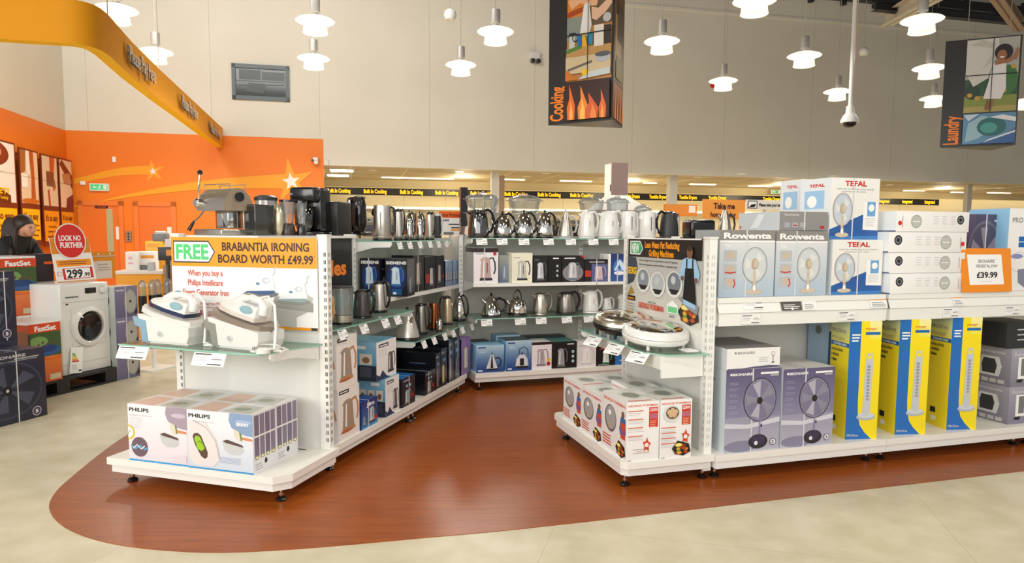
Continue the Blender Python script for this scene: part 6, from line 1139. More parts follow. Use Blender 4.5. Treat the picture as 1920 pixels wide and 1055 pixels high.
# left run top glass
zl2 = 1.3925
def kl(kind, x1, x2, ytop, z, v, bm, hm, label, rot=0.0, yb=440, name='kettle', wpx=None):
    xc = (x1+x2)/2; u = au(FA, xc, yb, v); p = FA.w(u, v); R = (x2-x1)/2/FPX*p.y; H = az(FA, xc, ytop, v)-z
    return kettle(kind, H, R, bm, hm, label, FA.w(u, v, z), rot, KG, None, name)
kl('tall',699,735,385,zl2,-0.33,STEEL,BLACK,'tall straight brushed steel kettle with black lid starting the left top shelf',0.0)
kl('jug',738,757,390,zl2,-0.36,STEEL,BLACK,'steel and black kettle just beyond the tall straight one',-0.5)
kl('dome',757,778,394,zl2,-0.36,CHROME,BLACK,'chrome kettle with black handle, third along the left top shelf',-0.6)
kl('dome',778,796,396,zl2,-0.36,CHROME,BLACK,'chrome kettle with black handle, fourth along the left top shelf',-0.6)
kl('jug',797,814,396,zl2,-0.36,PEARL,BLACK,'cream pearl kettle, fifth along the left top shelf',-0.6)
kl('jug',814,828,399,zl2,-0.38,DGREY,LGREY,'black kettle with pale handle at the far end of the left top shelf',-0.6)
# left run, first bay glass
zg1 = 0.869
k = kl('jug',596,622,548,zg1,-0.14,STEEL,TAN,'steel kettle with tan handle half hidden behind the end post',-0.3,600)
# clear jug kettle
u = au(FA,641,600,-0.12); p = FA.w(u,-0.12); R = 21/FPX*p.y; H = az(FA,641,536,-0.12)-zg1
r = thing('jug_kettle','clear glass jug kettle with steel foot on the left aisle glass shelf','kettle',FA.w(u,-0.12,zg1),-0.3,KG)
mb = MB(); mb.lathe([(0,0),(R*0.95,0),(R*0.98,0.012),(R*0.0,0.0125)],BLACK,28); mb.build('power_base',r); mb = MB(); mb.lathe([(R*0.93,0.013),(R*0.95,0.02),(R*0.95,H*0.24),(R*0.9,H*0.25),(0,H*0.25)],STEEL,28); mb.build('steel_foot',r)
mb = MB(); mb.lathe([(R*0.93,H*0.25),(R*1.0,H*0.6),(R*1.08,H*0.97),(R*1.05,H*0.97),(R*0.97,H*0.6),(R*0.9,H*0.26)],CLEAR,28); mb.build('glass_jug',r); mb = MB(); mb.lathe([(R*1.08,H*0.96),(R*1.1,H*0.98),(R*1.0,H*1.0),(0,H*1.0)],DGREY,28); mb.build('rim',r)
mb = MB(); mb.tube([(-R*1.2,0,H*0.85),(-R*0.9,-R*0.9,H*0.83),(-R*0.35,-R*1.05,H*0.6),(-R*0.15,-R*0.98,H*0.3)],0.009,TAN,8); mb.build('handle',r)
kl('jug',662,698,541,zg1,-0.15,mat('4a4744',0.3,0.3),BLACK,'squat dark grey kettle with black handle beside the clear jug kettle',-0.4,590)
kl('jug',696,727,525,zg1,-0.20,STEEL,BLACK,'brushed steel kettle with black handle behind the dark grey one',-0.4,580)
# left run, corner bay glass
zg3 = 0.6215
kl('cone',741,787,575,zg3,-0.14,PEARL,BLACK,'pale silver cone shaped kettle at the near end of the lower left shelf',2.2,630)
kl('jug',777,803,566,zg3,-0.15,STEELD,BLACK,'dark steel kettle just behind the pale silver cone kettle',-0.5,615)
kl('tall',803,824,568,zg3,-0.15,COPPER,BLACK,'copper coloured kettle on the lower left shelf',-0.5,612)
kl('dome',818,830,592,zg3,-0.07,CHROME,BLACK,'low chrome and black kettle in front of the copper one',-0.5,612)
kl('jug',828,849,553,zg3,-0.17,mat('c9b79a',0.3,0.8),BLACK,'champagne coloured kettle with black handle on the lower left shelf',-2.6,600)
kl('dome',848,874,549,zg3,-0.17,CHROME,BLACK,'chrome kettle with black handle in the corner of the lower left shelf',-0.3,600)
cr_ = thing('power_cord_coil','black power cord and plug lying on the lower left glass shelf','cable',FA.w(1.42,-0.12,zg3),0)
mb = MB(); mb.tube([(0.09*math.cos(t)*(1-t*0.03),0.05*math.sin(t),0.005+0.0005*t) for t in [q*0.4 for q in range(18)]]+[(-0.1,-0.06,0.006)],0.004,BLACK,6); mb.build('cord',cr_); mb = MB(); mb.box(-0.14,-0.09,0.0,-0.09,-0.04,0.03,BLACK,bev=0.006); mb.build('plug',cr_)
# ================================================================== TOP BOARD APPLIANCES (left run)
zT = 1.431
def tb(x, v, z=zT, y=440): u = au(FA, x, y, v); return FA.w(u, v, z), u
# espresso machine: faces the camera side
p, u = tb(425, -0.93)
ym = p.y; S = p.y/FPX    # metres per pixel at the machine
r = thing('espresso_machine','silver espresso machine with lever arms on the top board behind the FREE sign','coffee machine',p,math.radians(-30))
mb = MB(); mb.box(-46*S,-0.13,0,34*S,0.13,0.04,STEEL,bev=0.008); mb.build('drip_tray',r)
mb = MB(); hz0 = 45*S; Rb = 26*S
def halfpipe(mb, x0, x1, yc, zc, R, m, m2, n=18, zs_=0.84):
    pts = [(yc+R*1.25*math.cos(PI*i/n), zc+R*zs_*1.9*math.sin(PI*i/n)) for i in range(n+1)]
    vs = [(x0,a,b) for a,b in pts]+[(x1,a,b) for a,b in pts]; N = n+1
    mb.add(vs, [(i,i+1,N+i+1,N+i) for i in range(n)], m, True); mb.add(vs, [tuple(range(N))[::-1], tuple(N+i for i in range(N)), (0,N,2*N-1,n)], m2)
halfpipe(mb,-40*S,36*S,0,hz0,Rb,STEEL,mat('a2917c',0.35,0.3)); mb.build('body',r)
mb = MB(); mb.box(-16*S,-0.04,0.045,20*S,0.10,hz0,CHROME,bev=0.004); mb.build('column',r)
mb = MB(); mb.tube([(-33*S,-0.11,hz0+0.05),(-27*S,-0.13,hz0+0.13),(-25*S,-0.12,hz0+0.235)],0.006,CHROME,8); T=Matrix.Translation((-25*S,-0.12,hz0+0.245)); mb.lathe([(0,-0.018),(0.013,-0.012),(0.018,0),(0.013,0.012),(0,0.018)],BLACK,14,T); mb.build('brew_lever',r)
mb = MB(); T=Matrix.Translation((-33*S,-0.115,hz0+0.05))@Matrix.Rotation(PI/2,4,'X'); mb.lathe([(0,-0.02),(0.03,-0.01),(0.03,0.02),(0.02,0.03),(0,0.03)],CHROME,16,T); mb.build('group_head',r)
mb = MB(); mb.tube([(-24*S,-0.10,hz0),(-27*S,-0.13,hz0-0.04),(-31*S,-0.16,hz0-0.07)],0.005,CHROME,8); mb.tube([(-31*S,-0.16,hz0-0.07),(-35*S,-0.19,hz0-0.13)],0.012,BLACK,10,rr=[0.008,0.014]); mb.build('portafilter',r)
mb = MB(); mb.tube([(36*S+0.002,0,hz0+0.09),(36*S+0.02,0,hz0+0.09)],0.03,BLACK,16); mb.build('side_knob',r)
mb = MB()
for yy in (-0.06,0.06): mb.tube([(-38*S,yy,hz0+Rb*1.45),(-38*S,yy,hz0+Rb*1.85),(34*S,yy,hz0+Rb*1.85),(34*S,yy,hz0+Rb*1.45)],0.003,CHROME,6)
mb.build('cup_rail',r)
# black toaster oven / grinder in front
p, u = tb(486,-0.76); r = thing('coffee_grinder','upright black and silver coffee grinder beside the espresso machine','coffee machine',p,math.radians(-22)); S = p.y/FPX
mb = MB(); mb.box(-13*S,-0.08,0,12*S,0.10,57*S,mat('4d4c46',0.12,0.5,0.5),bev=0.004); mb.build('body',r); mb = MB(); mb.box(-15*S,-0.085,0,-12.6*S,0.1,58*S,STEEL); mb.build('side_trim',r); mb = MB(); mb.box(-10*S,-0.083,5*S,10*S,-0.0805,53*S,mat('23221f',0.08,0.2,0.6)); mb.build('front_glass',r)
p, u = tb(500,-0.98); r = thing('coffee_maker','silver coffee maker with dark lid behind the upright grinder','coffee machine',p,math.radians(-22)); S = p.y/FPX
mb = MB(); mb.lathe([(20*S,0),(20*S,64*S),(0,64*S)],mat('b8b2b0',0.25,0.6),26); mb.build('body',r); mb = MB(); mb.lathe([(21*S,64*S),(21*S,70*S),(12*S,74*S),(0,74*S)],DGREY,26); mb.build('lid',r)
p, u = tb(524,-0.72); r = thing('filter_jug','small champagne coloured coffee pot beside the glass jugs','coffee pot',p,0.3); S = p.y/FPX
mb = MB(); mb.lathe([(10*S,0),(14*S,10*S),(13*S,40*S),(9*S,56*S),(7*S,58*S),(0,58*S)],mat('c9bfa4',0.3,0.7),24); mb.build('body',r); mb = MB(); mb.tube([(-8*S,0,8*S),(-16*S,0,4*S),(-20*S,0,0.01),(-10*S,-0.03,0.006)],0.004,BLACK,6); mb.build('power_cord',r)
def blender(x, v, W, H, label, m=BLACK):
    p, u = tb(x, v); S = p.y/FPX; r = thing('blender', label, 'blender', p, 0.2)
    mb = MB(); mb.lathe([(W*0.42*S,0),(W*0.45*S,0.01),(W*0.36*S,H*0.30*S),(W*0.30*S,H*0.34*S),(0,H*0.34*S)],m,24); mb.build('motor_base',r)
    mb = MB(); mb.lathe([(W*0.3*S,H*0.34*S),(W*0.38*S,H*0.6*S),(W*0.5*S,H*0.95*S),(W*0.48*S,H*0.95*S),(W*0.36*S,H*0.6*S)],CLEAR,24); mb.build('jug',r)
    mb = MB(); mb.lathe([(W*0.51*S,H*0.94*S),(W*0.51*S,H*1.0*S),(0,H*1.0*S)],BLACK,24); mb.build('lid',r)
blender(541,-0.66,31,66,'clear blender with black lid left of the tall black coffee machine',mat('3a302a',0.3))
p, u = tb(582,-0.80); r = thing('coffee_maker','tall glossy black coffee maker above the right end of the FREE sign','coffee machine',p,math.radians(-18)); S = p.y/FPX
mb = MB(); mb.box(-26*S,-0.10,0,27*S,0.12,0.03,BLACK,bev=0.008); mb.build('base',r); mb = MB(); mb.box(-26*S,-0.02,0.03,27*S,0.12,88*S,BLACK,bev=0.02); mb.build('tank',r); mb = MB(); mb.box(-26*S,-0.11,62*S,27*S,-0.01,88*S,BLACK,bev=0.02); mb.build('brew_head',r)
mb = MB(); T = Matrix.Translation((0,-0.075,0.032)); mb.lathe([(12*S,0),(17*S,12*S),(17*S,40*S),(13*S,46*S)],SMOKE,22,T); mb.build('glass_jug',r); mb = MB(); mb.box(-24.5*S,-0.1125,74*S,-18*S,-0.1105,77*S,CHROME); mb.build('badge',r)
blender(566,-0.58,20,64,'slim clear jug blender in front of the tall black coffee maker')
p, u = tb(622,-0.74); r = thing('toaster','matt black box shaped toaster beside the tall black coffee maker','toaster',p,math.radians(-16)); S = p.y/FPX
mb = MB(); mb.box(-13*S,-0.1,0,27*S,0.12,62*S,mat('1a1a1b',0.4),bev=0.012); mb.build('body',r); mb = MB(); mb.box(10*S,-0.102,4*S,14*S,-0.1,6*S,CHROME); mb.build('badge',r)
p, u = tb(668,-0.72); r = thing('coffee_maker','black and steel coffee maker at the far end of the left top board','coffee machine',p,math.radians(-16)); S = p.y/FPX
mb = MB(); mb.box(-19*S,-0.08,0,20*S,0.12,0.03,BLACK,bev=0.006); mb.build('base',r); mb = MB(); mb.box(-19*S,0.0,0.03,-8*S,0.12,68*S,BLACK,bev=0.008); mb.box(-8*S,-0.07,0.03,-3*S,0.10,66*S,CHROME,bev=0.006); mb.build('column',r); mb = MB(); T = Matrix.Translation((9*S,-0.02,0.03)); mb.lathe([(9*S,0),(14*S,14*S),(13*S,50*S),(10*S,64*S),(0,66*S)],mat('1d1a18',0.15,0.3,0.5),22,T); mb.build('thermal_jug',r); mb = MB(); mb.tube([(-18*S,0.02,68*S),(0,0.02,72*S),(16*S,0.02,69*S)],0.012,BLACK,8); mb.build('lid',r)
# ================================================================== IRONS ON THE LEFT END SHELF
zI = zg+0.0006
def steam_iron(loc, rot, label, mirror, tankm, bandm, solem):
    r = thing('steam_generator_iron', label, 'iron', loc, rot, 'steam generator irons on the end glass shelf')
    W = 0.36
    # local x along the shelf, tip of the iron to -x, water tank at -x
    mb = MB(); mb.prism([(-0.11,0.012),(0.17,0.012),(0.185,0.05),(0.185,0.10),(-0.13,0.165),(-0.155,0.165),(-0.12,0.06)], -0.09, 0.09, WPLAS); mb.prism([(-0.11,0.0),(0.17,0.0),(0.17,0.012),(-0.11,0.012)], -0.08, 0.08, WPLAS); mb.build('base_station', r)
    mb = MB(); mb.prism([(-0.125,0.006),(-0.085,0.006),(-0.10,0.13),(-0.185,0.15),(-0.17,0.10),(-0.135,0.09)], -0.075, -0.0905-0.004, tankm); mb.prism([(-0.125,0.006),(-0.11,0.006),(-0.13,0.13),(-0.185,0.15),(-0.17,0.10),(-0.135,0.09)], -0.075, 0.07, tankm); mb.build('water_tank', r)
    # rest plate, tilted
    T = Matrix.Translation((0.0,0,0.168)) @ Matrix.Rotation(math.radians(13), 4, 'Y')
    out = [(-0.20,0),(-0.16,-0.055),(-0.05,-0.088),(0.10,-0.088),(0.175,-0.06),(0.20,0),(0.175,0.06),(0.10,0.088),(-0.05,0.088),(-0.16,0.055)]
    mb = MB(); mb.prismz(out, -0.03, 0.0, solem, T); mb.build('iron_rest', r)
    sole = [(-0.185,0),(-0.13,-0.04),(-0.02,-0.062),(0.13,-0.062),(0.14,0),(0.13,0.062),(-0.02,0.062),(-0.13,0.04)]
    mb = MB(); mb.prismz(sole, 0.002, 0.010, CHROME, T); mb.build('soleplate', r)
    def hull(mb, secs, m):      # secs: list of (outline scale, shift x, z)
        vs = []; n = len(sole)*1
        for sc, sx_, sy_, z in secs: vs += [(x*sc+sx_, y*sy_, z) for x, y in sole]
        fs = []
        for k in range(len(secs)-1): fs += [(k*n+i, k*n+(i+1)%n, (k+1)*n+(i+1)%n, (k+1)*n+i) for i in range(n)]
        fs.append([(len(secs)-1)*n+i for i in range(n)]); fs.append(list(range(n))[::-1]); mb.add(vs, fs, m, True, T)
    mb = MB(); hull(mb, [(0.97,0,0.97,0.010),(0.95,0.002,0.95,0.024),(0.93,0.004,0.92,0.032)], bandm); mb.build('heat_shield', r)
    mb = MB(); hull(mb, [(0.93,0.004,0.92,0.032),(0.86,0.01,0.8,0.05),(0.62,0.035,0.62,0.075),(0.50,0.055,0.5,0.085)], WPLAS); mb.build('iron_body', r)
    mb = MB(); mb.tube([(-0.05,0,0.07),(-0.015,0,0.105),(0.04,0,0.122),(0.10,0,0.118),(0.125,0,0.09),(0.12,0,0.05)], 0.02, WPLAS, 12, T, rr=[0.03,0.024,0.019,0.019,0.024,0.03]); mb.build('handle', r)
    mb = MB(); mb.box(0.0,-0.012,0.118,0.035,0.012,0.139,tankm if tankm is not WPLAS else DGREY,T,bev=0.004); mb.build('steam_trigger', r)
    mb = MB(); TT = T @ Matrix.Translation((0.055,-0.052,0.06)) @ Matrix.Rotation(PI/2,4,'X'); mb.lathe([(0.0,-0.002),(0.032,-0.002),(0.028,0.004),(0,0.006)],mat('8fb2bd',0.3),20,TT,sx=1.3,sy=0.7); mb.build('temperature_dial', r)
    mb = MB(); TT = Matrix.Translation((0.0,-0.09,0.06)) @ Matrix.Rotation(PI/2,4,'X'); mb.lathe([(0.0,0),(0.018,0),(0.018,0.006),(0.0,0.008)],WPLAS,20,TT); mb.lathe([(0.014,0.0082),(0.012,0.009),(0,0.009)],LGREY,20,TT); mb.build('base_dial', r)
    mb = MB(); mb.tube([(0.12,0,0.28),(0.17,0.0,0.29),(0.21,0.0,0.24),(0.225,-0.01,0.12),(0.225,-0.02,0.04),(0.23,-0.03,0.008),(0.26,-0.06,0.006),(0.30,-0.05,0.006),(0.29,0.0,0.006),(0.24,0.01,0.012),(0.25,-0.04,0.016),(0.31,-0.06,0.006)], 0.007, WPLAS, 8, Matrix.Rotation(math.radians(0),4,'Z')); mb.build('steam_hose', r)
    return r
pI = FA.w(-0.235,-0.90,zI); r = steam_iron(pI, FA.a+NEG+math.radians(-4), 'white steam generator iron with navy band and blue tank, left one on the end shelf', False, mat('86a9bf',0.2,0,0.4), mat('232c4e',0.2,0,0.5), mat('e0ded8',0.3))
r.scale = (1.13,1.08,1.02)
pI = FA.w(-0.25,-0.40,zI); r = steam_iron(pI, FA.a+NEG+math.radians(-10), 'white steam generator iron with taupe rest and smoky tank, right one on the end shelf', False, mat('8f9088',0.2,0,0.4), mat('d9cfc4',0.2,0,0.5), mat('8a7c70',0.3))
mb = MB(); mb.lathe([(0,0),(0.035,0.001),(0.035,0.02),(0.02,0.03),(0,0.03)],WPLAS,20,Matrix.Translation((0.235,-0.11,0.0))); [mb.tube([(0.235+0.03*math.cos(q*0.5)*(1+q*0.05),-0.07+0.03*math.sin(q*0.5)*(1+q*0.05),0.006+q*0.0015) for q in range(20)],0.004,WPLAS,6)]; mb.build('coiled_cord', r)
mb = MB(); mb.box(0.165,-0.125,0.0,0.195,-0.095,0.012,WPLAS,bev=0.003); [mb.tube([(0.17+q*0.01,-0.11,0.012),(0.17+q*0.01,-0.11,0.03)],0.0022,STEELD,6) for q in range(3)]; mb.build('plug', r); r.scale = (1.15,1.08,1.02)
# ================================================================== GRILLS ON THE RIGHT END SHELF
def grill(loc, rot, L_, D, H, rimm, topm, label, blackbase=False):
    r = thing('contact_grill', label, 'grill', loc, rot, 'contact grills on the end glass shelf')
    for sx_, sy_ in ((-1,-1),(1,-1),(-1,1),(1,1)): mb = MB(); mb.tube([(sx_*L_*0.3,sy_*D*0.3,0),(sx_*L_*0.3,sy_*D*0.3,H*0.35)],0.011,BLACK if blackbase else WPLAS,10); mb.build('foot', r)
    sx_ = L_/2; sy_ = D/2/sx_
    mb = MB(); mb.lathe([(0,H*0.22),(sx_*0.8,H*0.22),(sx_*0.97,H*0.36),(sx_*1.0,H*0.5),(sx_*0.98,H*0.56),(0,H*0.57)], BLACK if blackbase else rimm, 40, sy=sy_); mb.build('lower_shell', r)
    mb = MB(); mb.lathe([(sx_*0.985,H*0.58),(sx_*0.97,H*0.70),(sx_*0.92,H*0.82),(sx_*0.82,H*0.88),(sx_*0.80,H*0.87),(0,H*0.86)], rimm, 40, sy=sy_); mb.build('lid', r)
    mb = MB(); mb.lathe([(sx_*0.80,H*0.875),(sx_*0.77,H*0.92),(sx_*0.58,H*0.97),(sx_*0.3,H*1.0),(0,H*1.005)], topm, 40, sy=sy_); mb.build('lid_cover', r)
    mb = MB(); mb.box(-sx_*0.75,-D*0.22,H*0.905,-sx_*0.45,-D*0.08,H*0.985,mat('6a6258',0.2,0.8),bev=0.004); mb.build('indicator_panel', r)
    for ch in r.children:
        if not ch.name.startswith('foot'): ch.rotation_euler = (0.13, 0, 0)
    return r
pG = FC.on_z(1215,640,zr); grill(FC.w(-0.20,-0.30,zr+0.0006), FC.a+math.radians(6), 0.42, 0.40, 0.145, WPLAS, CHROME, 'white contact grill with chrome lid, nearest the front on the right end shelf')
grill(FC.w(-0.20,-0.76,zr+0.0006), FC.a+math.radians(6), 0.42, 0.40, 0.165, mat('c9c0ae',0.25,0.9), CHROME, 'silver contact grill with black base, behind the white one on the right end shelf', True)
lf = thing('instruction_booklet','white folded booklet lying on the right end glass shelf behind the white grill','booklet',FC.w(-0.04-0.03,-0.10,zr+0.0006),FC.a)
mb = MB(); mb.box(-0.05,-0.05,0,0.03,0.05,0.006,PAPER); mb.build('pages',lf)
# ================================================================== LEFT: PALLET ROW
def pu(x, v, y=700): return FP.on_v(x, y, v)[0]
def pz(x, y, v): return FP.on_v(x, y, v)[1]
BPL = mat('17181a', 0.5, name='black_pallet')
r = thing('pallet', 'black plastic pallet under the washing machine on the cream floor', 'pallet', FP.w(-0.42,0,0), FP.a)
Lp = 0.42+pu(219,0.0)
mb = MB(); mb.box(0,0,0.115,Lp,0.75,0.14,BPL); mb.build('deck_board',r)
for k in range(3):
    x0 = (0,Lp/2-0.06,Lp-0.13)[k]; mb = MB(); mb.box(x0,0.0,0.02,x0+0.13,0.75,0.115,BPL); mb.build('block',r)
mb = MB(); mb.box(0,0,0,Lp,0.1,0.02,BPL); mb.box(0,0.65,0,Lp,0.75,0.02,BPL); mb.build('bottom_board',r)
# washing machine
v = -0.07; ua = pu(119,v); ub = pu(210,v); W = ub-ua; Hh = 0.83
r = thing('washing_machine', 'white front loading washing machine with dark round door, price board on top', 'washing machine', FP.w((ua+ub)/2, v-0.28, 0.1405), FP.a)
mb = MB(); mb.box(-W/2,-0.28,0,W/2,0.28,Hh,WPLAS,bev=0.012); g = G(mb,(-W/2,-0.2805,0),(1,0,0),(0,0,1),W,Hh,step=0.001); g.rect(0.02,0.115,0.98,0.12,LGREY); g.rect(0.02,0.80,0.98,0.803,LGREY); g.rect(0.1,0.775,0.15,0.79,DGREY); mb.build('cabinet',r)
def zyl(mb, prof, x, z, m, y=-0.281, n=32, sx=1, sy=1): mb.lathe(prof, m, n, Matrix.Translation((x,y,z)) @ Matrix.Rotation(PI/2,4,'X'), sx=sx, sy=sy)
mb = MB(); mb.box(-W*0.30,-0.286,Hh*0.30,W*0.40,-0.28,Hh*0.73,WPLAS,bev=0.004); mb.build('door_surround',r)
mb = MB(); zyl(mb,[(0.19,0.0),(0.185,0.02),(0.15,0.035),(0.142,0.03),(0.142,0.0)],W*0.04,Hh*0.515,WPLAS,-0.286); mb.build('door',r)
mb = MB(); zyl(mb,[(0.14,0.005),(0.12,0.02),(0.08,0.012),(0.0,0.008)],W*0.04,Hh*0.515,mat('16181b',0.08,0.3,0.6),-0.288); mb.build('door_glass',r)
mb = MB(); mb.box(W*0.0,-0.284,Hh*0.885,W*0.22,-0.281,Hh*0.945,BLACK,bev=0.006) ; mb.build('display',r)
mb = MB(); zyl(mb,[(0.03,0),(0.028,0.018),(0.0,0.02)],W*0.36,Hh*0.91,WPLAS); zyl(mb,[(0.04,0.001),(0.036,0.002)],W*0.36,Hh*0.91,INKL); mb.build('dial',r)
mb = MB(); mb.poly = None; mb.box(-W*0.40,-0.285,Hh*0.85,-W*0.14,-0.281,Hh*0.865,MGREY,bev=0.003); mb.build('drawer_handle',r)
mb = MB(); T = Matrix.Translation((-W*0.42,-0.30,0.02)) @ Matrix.Rotation(0.12,4,'Y'); mb.box(0,-0.003,0,0.13,0,0.24,PAPER,T); g = G(mb,T@Vector((0,-0.003,0)),T.to_3x3()@Vector((1,0,0)),T.to_3x3()@Vector((0,0,1)),0.13,0.24,step=0.0008)
[g.rect(0.12,0.72-k*0.07,0.35+k*0.08,0.77-k*0.07,mat(c_,0.4)) for k,c_ in enumerate(('3f9a4a','7fb83c','e8d23a','f0a02a','d8452a'))]; g.rect(0.7,0.08,0.9,0.14,INK); g.lines(0.12,0.3,0.5,3,0.07,0.02,INKL); mb.build('energy_label',r)
# look no further board
v = -0.28; zW = 0.1405+Hh; ua = pu(99,v,520); ub = pu(181,v,520); W = ub-ua; H = pz(135,446,v)-zW
mb = MB(); T = Matrix.Rotation(-0.07,4,'X')
mb.add([T@Vector(q) for q in ((0.04,-0.004,0),(W,-0.004,0),(W-0.05,-0.004,H),(0,-0.004,H),(0.04,0,0),(W,0,0),(W-0.05,0,H),(0,0,H))],[(0,1,2,3),(5,4,7,6),(0,4,5,1),(1,5,6,2),(2,6,7,3),(3,7,4,0)],CARD)
mb.box(0.1,0.0,0,0.12,0.10,0.01,CARD); g = G(mb,T@Vector((0,-0.004,0)),(1,0,0),T.to_3x3()@Vector((0,0,1)),W,H,step=0.0004)
OCH = mat('de8b10',0.4,name='ochre'); g.poly([(0.03,0.64),(0.92,0.66),(0.895,0.995),(0.005,0.995)],OCH); g.poly([(0.12,0.35),(0.9,0.37),(0.89,0.52),(0.10,0.50)],mat('f39412',0.4)); g.rect(0.17,0.455,0.8,0.468,SGI); g.rect(0.17,0.41,0.78,0.423,SGI)
g.poly([(0.24,0.06),(0.93,0.08),(0.91,0.33),(0.22,0.31)],RED); g.poly([(0.29,0.08),(0.86,0.095),(0.85,0.315),(0.27,0.30)],PAPER); g.text('299',0.31,0.10,0.185,INK,0.36,0.05); g.text('.99',0.69,0.115,0.09,INK,0.15,0.04); g.circ(0.15,0.2,0.045,REDO); g.circ(0.15,0.2,0.035,CARD); g.rect(0.08,0.01,1,0.03,OCH)
R_ = 0.36; cc = (0.46,0.93); rv = R_*W/H; g.ell(cc[0],cc[1],R_,rv,mat('f0e8dc',0.4),36); g.ell(cc[0],cc[1],R_*0.93,rv*0.93,mat('d21c0c',0.4),36); g.text('LOOK NO',0.2,0.94,0.12,PAPER,0.5,0.05); g.text('FURTHER',0.22,0.78,0.12,PAPER,0.52,0.05)
o = mb.build('promotion_sign',None,FP.w(ua,v,zW+0.001),FP.a); setp(o,'white price board with red Look No Further disc standing on the washing machine','sign')
v = -0.45; ua = pu(152,v,520); ub = pu(216,v,520); W = ub-ua; H = pz(195,472,v)-zW
mb = MB(); mb.box(0,-0.004,0,W,0,H,OCH); mb.box(W*0.3,0,0,W*0.4,0.08,0.01,OCH); g = G(mb,(0,-0.004,0),(1,0,0),(0,0,1),W,H,step=0.001); g.rect(0.08,0.0,0.9,0.66,mat('d8ccc0',0.4)); g.text('BIONAIRE',0.48,0.5,0.06,INKG,0.3,0.02); g.lines(0.48,0.4,0.38,2,0.08,0.02,INKG); g.rect(0,0.82,1,0.86,mat('c9b9a4',0.4)); g.circ(0.5,0.92,0.02,PAPER); g.circ(0.85,0.92,0.025,PAPER)
o = mb.build('price_sign',None,FP.w(ua,v,zW+0.001),FP.a); setp(o,'ochre framed price sign standing on the washing machine behind the Look No Further board','sign')
# boxes
def fs_f(g):
    g.grad(0,0,1,0.45,'d8581a','ee8a3a',5); g.rect(0,0.42,1,0.82,mat('3c5a2e',0.4)); g.ell(0.3,0.66,0.3,0.1,mat('7aa05a',0.4)); g.ell(0.55,0.52,0.42,0.09,mat('2a5a9c',0.4)); g.ell(0.55,0.55,0.34,0.06,mat('1c3f78',0.4)); [g.circ(0.3+k*0.13,0.62+0.03*(k%2),0.04,mat('6a4a3a',0.4)) for k in range(5)]; g.rect(0,0.46,0.06,0.8,mat('2c3a24',0.4))
    g.poly([(0,0.40),(0.3,0.44),(0.7,0.38),(1,0.42),(1,0.36),(0,0.34)],mat('e86a1a',0.4)); g.rect(0,0.82,1,0.965,mat('d9461a',0.4)); g.text('FastSet',0.2,0.845,0.085,PAPER,0.66,0.06); g.text('Pool',0.12,0.26,0.04,PAPER,0.16,0.03); g.rect(0.6,0.03,0.95,0.12,mat('d8c8a0',0.4))
def fs_s(g): g.rect(0,0,1,1,mat('c05026',0.4)); g.rect(0,0.5,1,0.85,mat('8a5a3a',0.4)); g.rect(0,0.96,1,1,CARD)
def bd_f(g):
    g.grad(0,0,1,1,'23243a','2d3044',5); g.text('BIONAIRE',0.35,0.915,0.04,INKL,0.4,0.03); g.rect(0.2,0.86,0.9,0.875,INKG); g.rect(0.6,0.885,0.92,0.9,LGREY)
    g.ell(0.5,0.47,0.46,0.40,mat('3b4054',0.35)); g.ell(0.5,0.47,0.43,0.37,mat('262a3a',0.35))
    for k in range(5): a = k*2*PI/5+0.4; g.poly([(0.5,0.47),(0.5+0.4*math.cos(a),0.47+0.34*math.sin(a)),(0.5+0.36*math.cos(a+0.55),0.47+0.3*math.sin(a+0.55))],mat('4a4f62',0.35))
    g.circ(0.5,0.47,0.06,INK); g.circ(0.5,0.47,0.02,INKL); g.circ(0.86,0.1,0.06,mat('c9c4d4',0.4)); g.circ(0.86,0.1,0.05,mat('4a4058',0.4)); g.text('5',0.84,0.075,0.05,PAPER,0.04,0.03)
def fb_f(g): g.grad(0,0,1,1,'5c587a','7c789a',4); g.ell(0.68,0.5,0.28,0.40,mat('8f8f8a',0.35)); g.ell(0.68,0.5,0.25,0.36,mat('a9a89f',0.35)); g.circ(0.68,0.5,0.05,INK); g.rect(0.05,0.85,0.4,0.9,INKL); g.poly([(0.8,0.05),(0.95,0.3),(0.98,0.1)],INK)
def fb_s(g): g.rect(0,0,1,1,mat('c3c9c6',0.35)); g.ell(0.5,0.55,0.2,0.22,DGREY); g.ell(0.5,0.55,0.12,0.13,MGREY)
PG = 'pool and fan cartons by the washing machine'
v = 0.0; ua = pu(56,v); ub = pu(117,v)
carton(FP,ua,ub,v,0.40,0.1405,0.1405+0.535,CARD,'orange and green pool carton standing on the pallet beside the washing machine',fs_f,fs_s,lambda g: g.rect(0,0,1,1,CARD),name='pool_carton',group=PG)
v = -0.42; ua = pu(27,v,530); ub = pu(69,v,530); zt_ = pz(48,480,v)
carton(FP,ua-0.15,ub,v,0.33,0.1405,zt_-0.536,CARD,'orange and green pool carton at the back carrying the upper one',fs_f,fs_s,None,name='pool_carton',group=PG)
carton(FP,ua-0.15,ub,v,0.33,zt_-0.535,zt_,CARD,'upper orange and green pool carton at the left picture edge below the person',fs_f,fs_s,lambda g: g.rect(0,0,1,1,CARD),name='pool_carton',group=PG)
pB = floorpt(89,777); vB = (pB-FP.p).dot(FP.V); uB = (pB-FP.p).dot(FP.U)
carton(FP,uB-0.62,uB,vB,0.26,0,0.545,NAVY,'large dark navy fan carton on the floor at the left picture edge',bd_f,None,lambda g: g.rect(0,0,1,1,mat('3a3a48',0.35)),name='fan_carton',group=PG,strap=0.62)
v2 = vB-0.30; ub = pu(31,v2,600); zt_ = pz(20,508,v2)
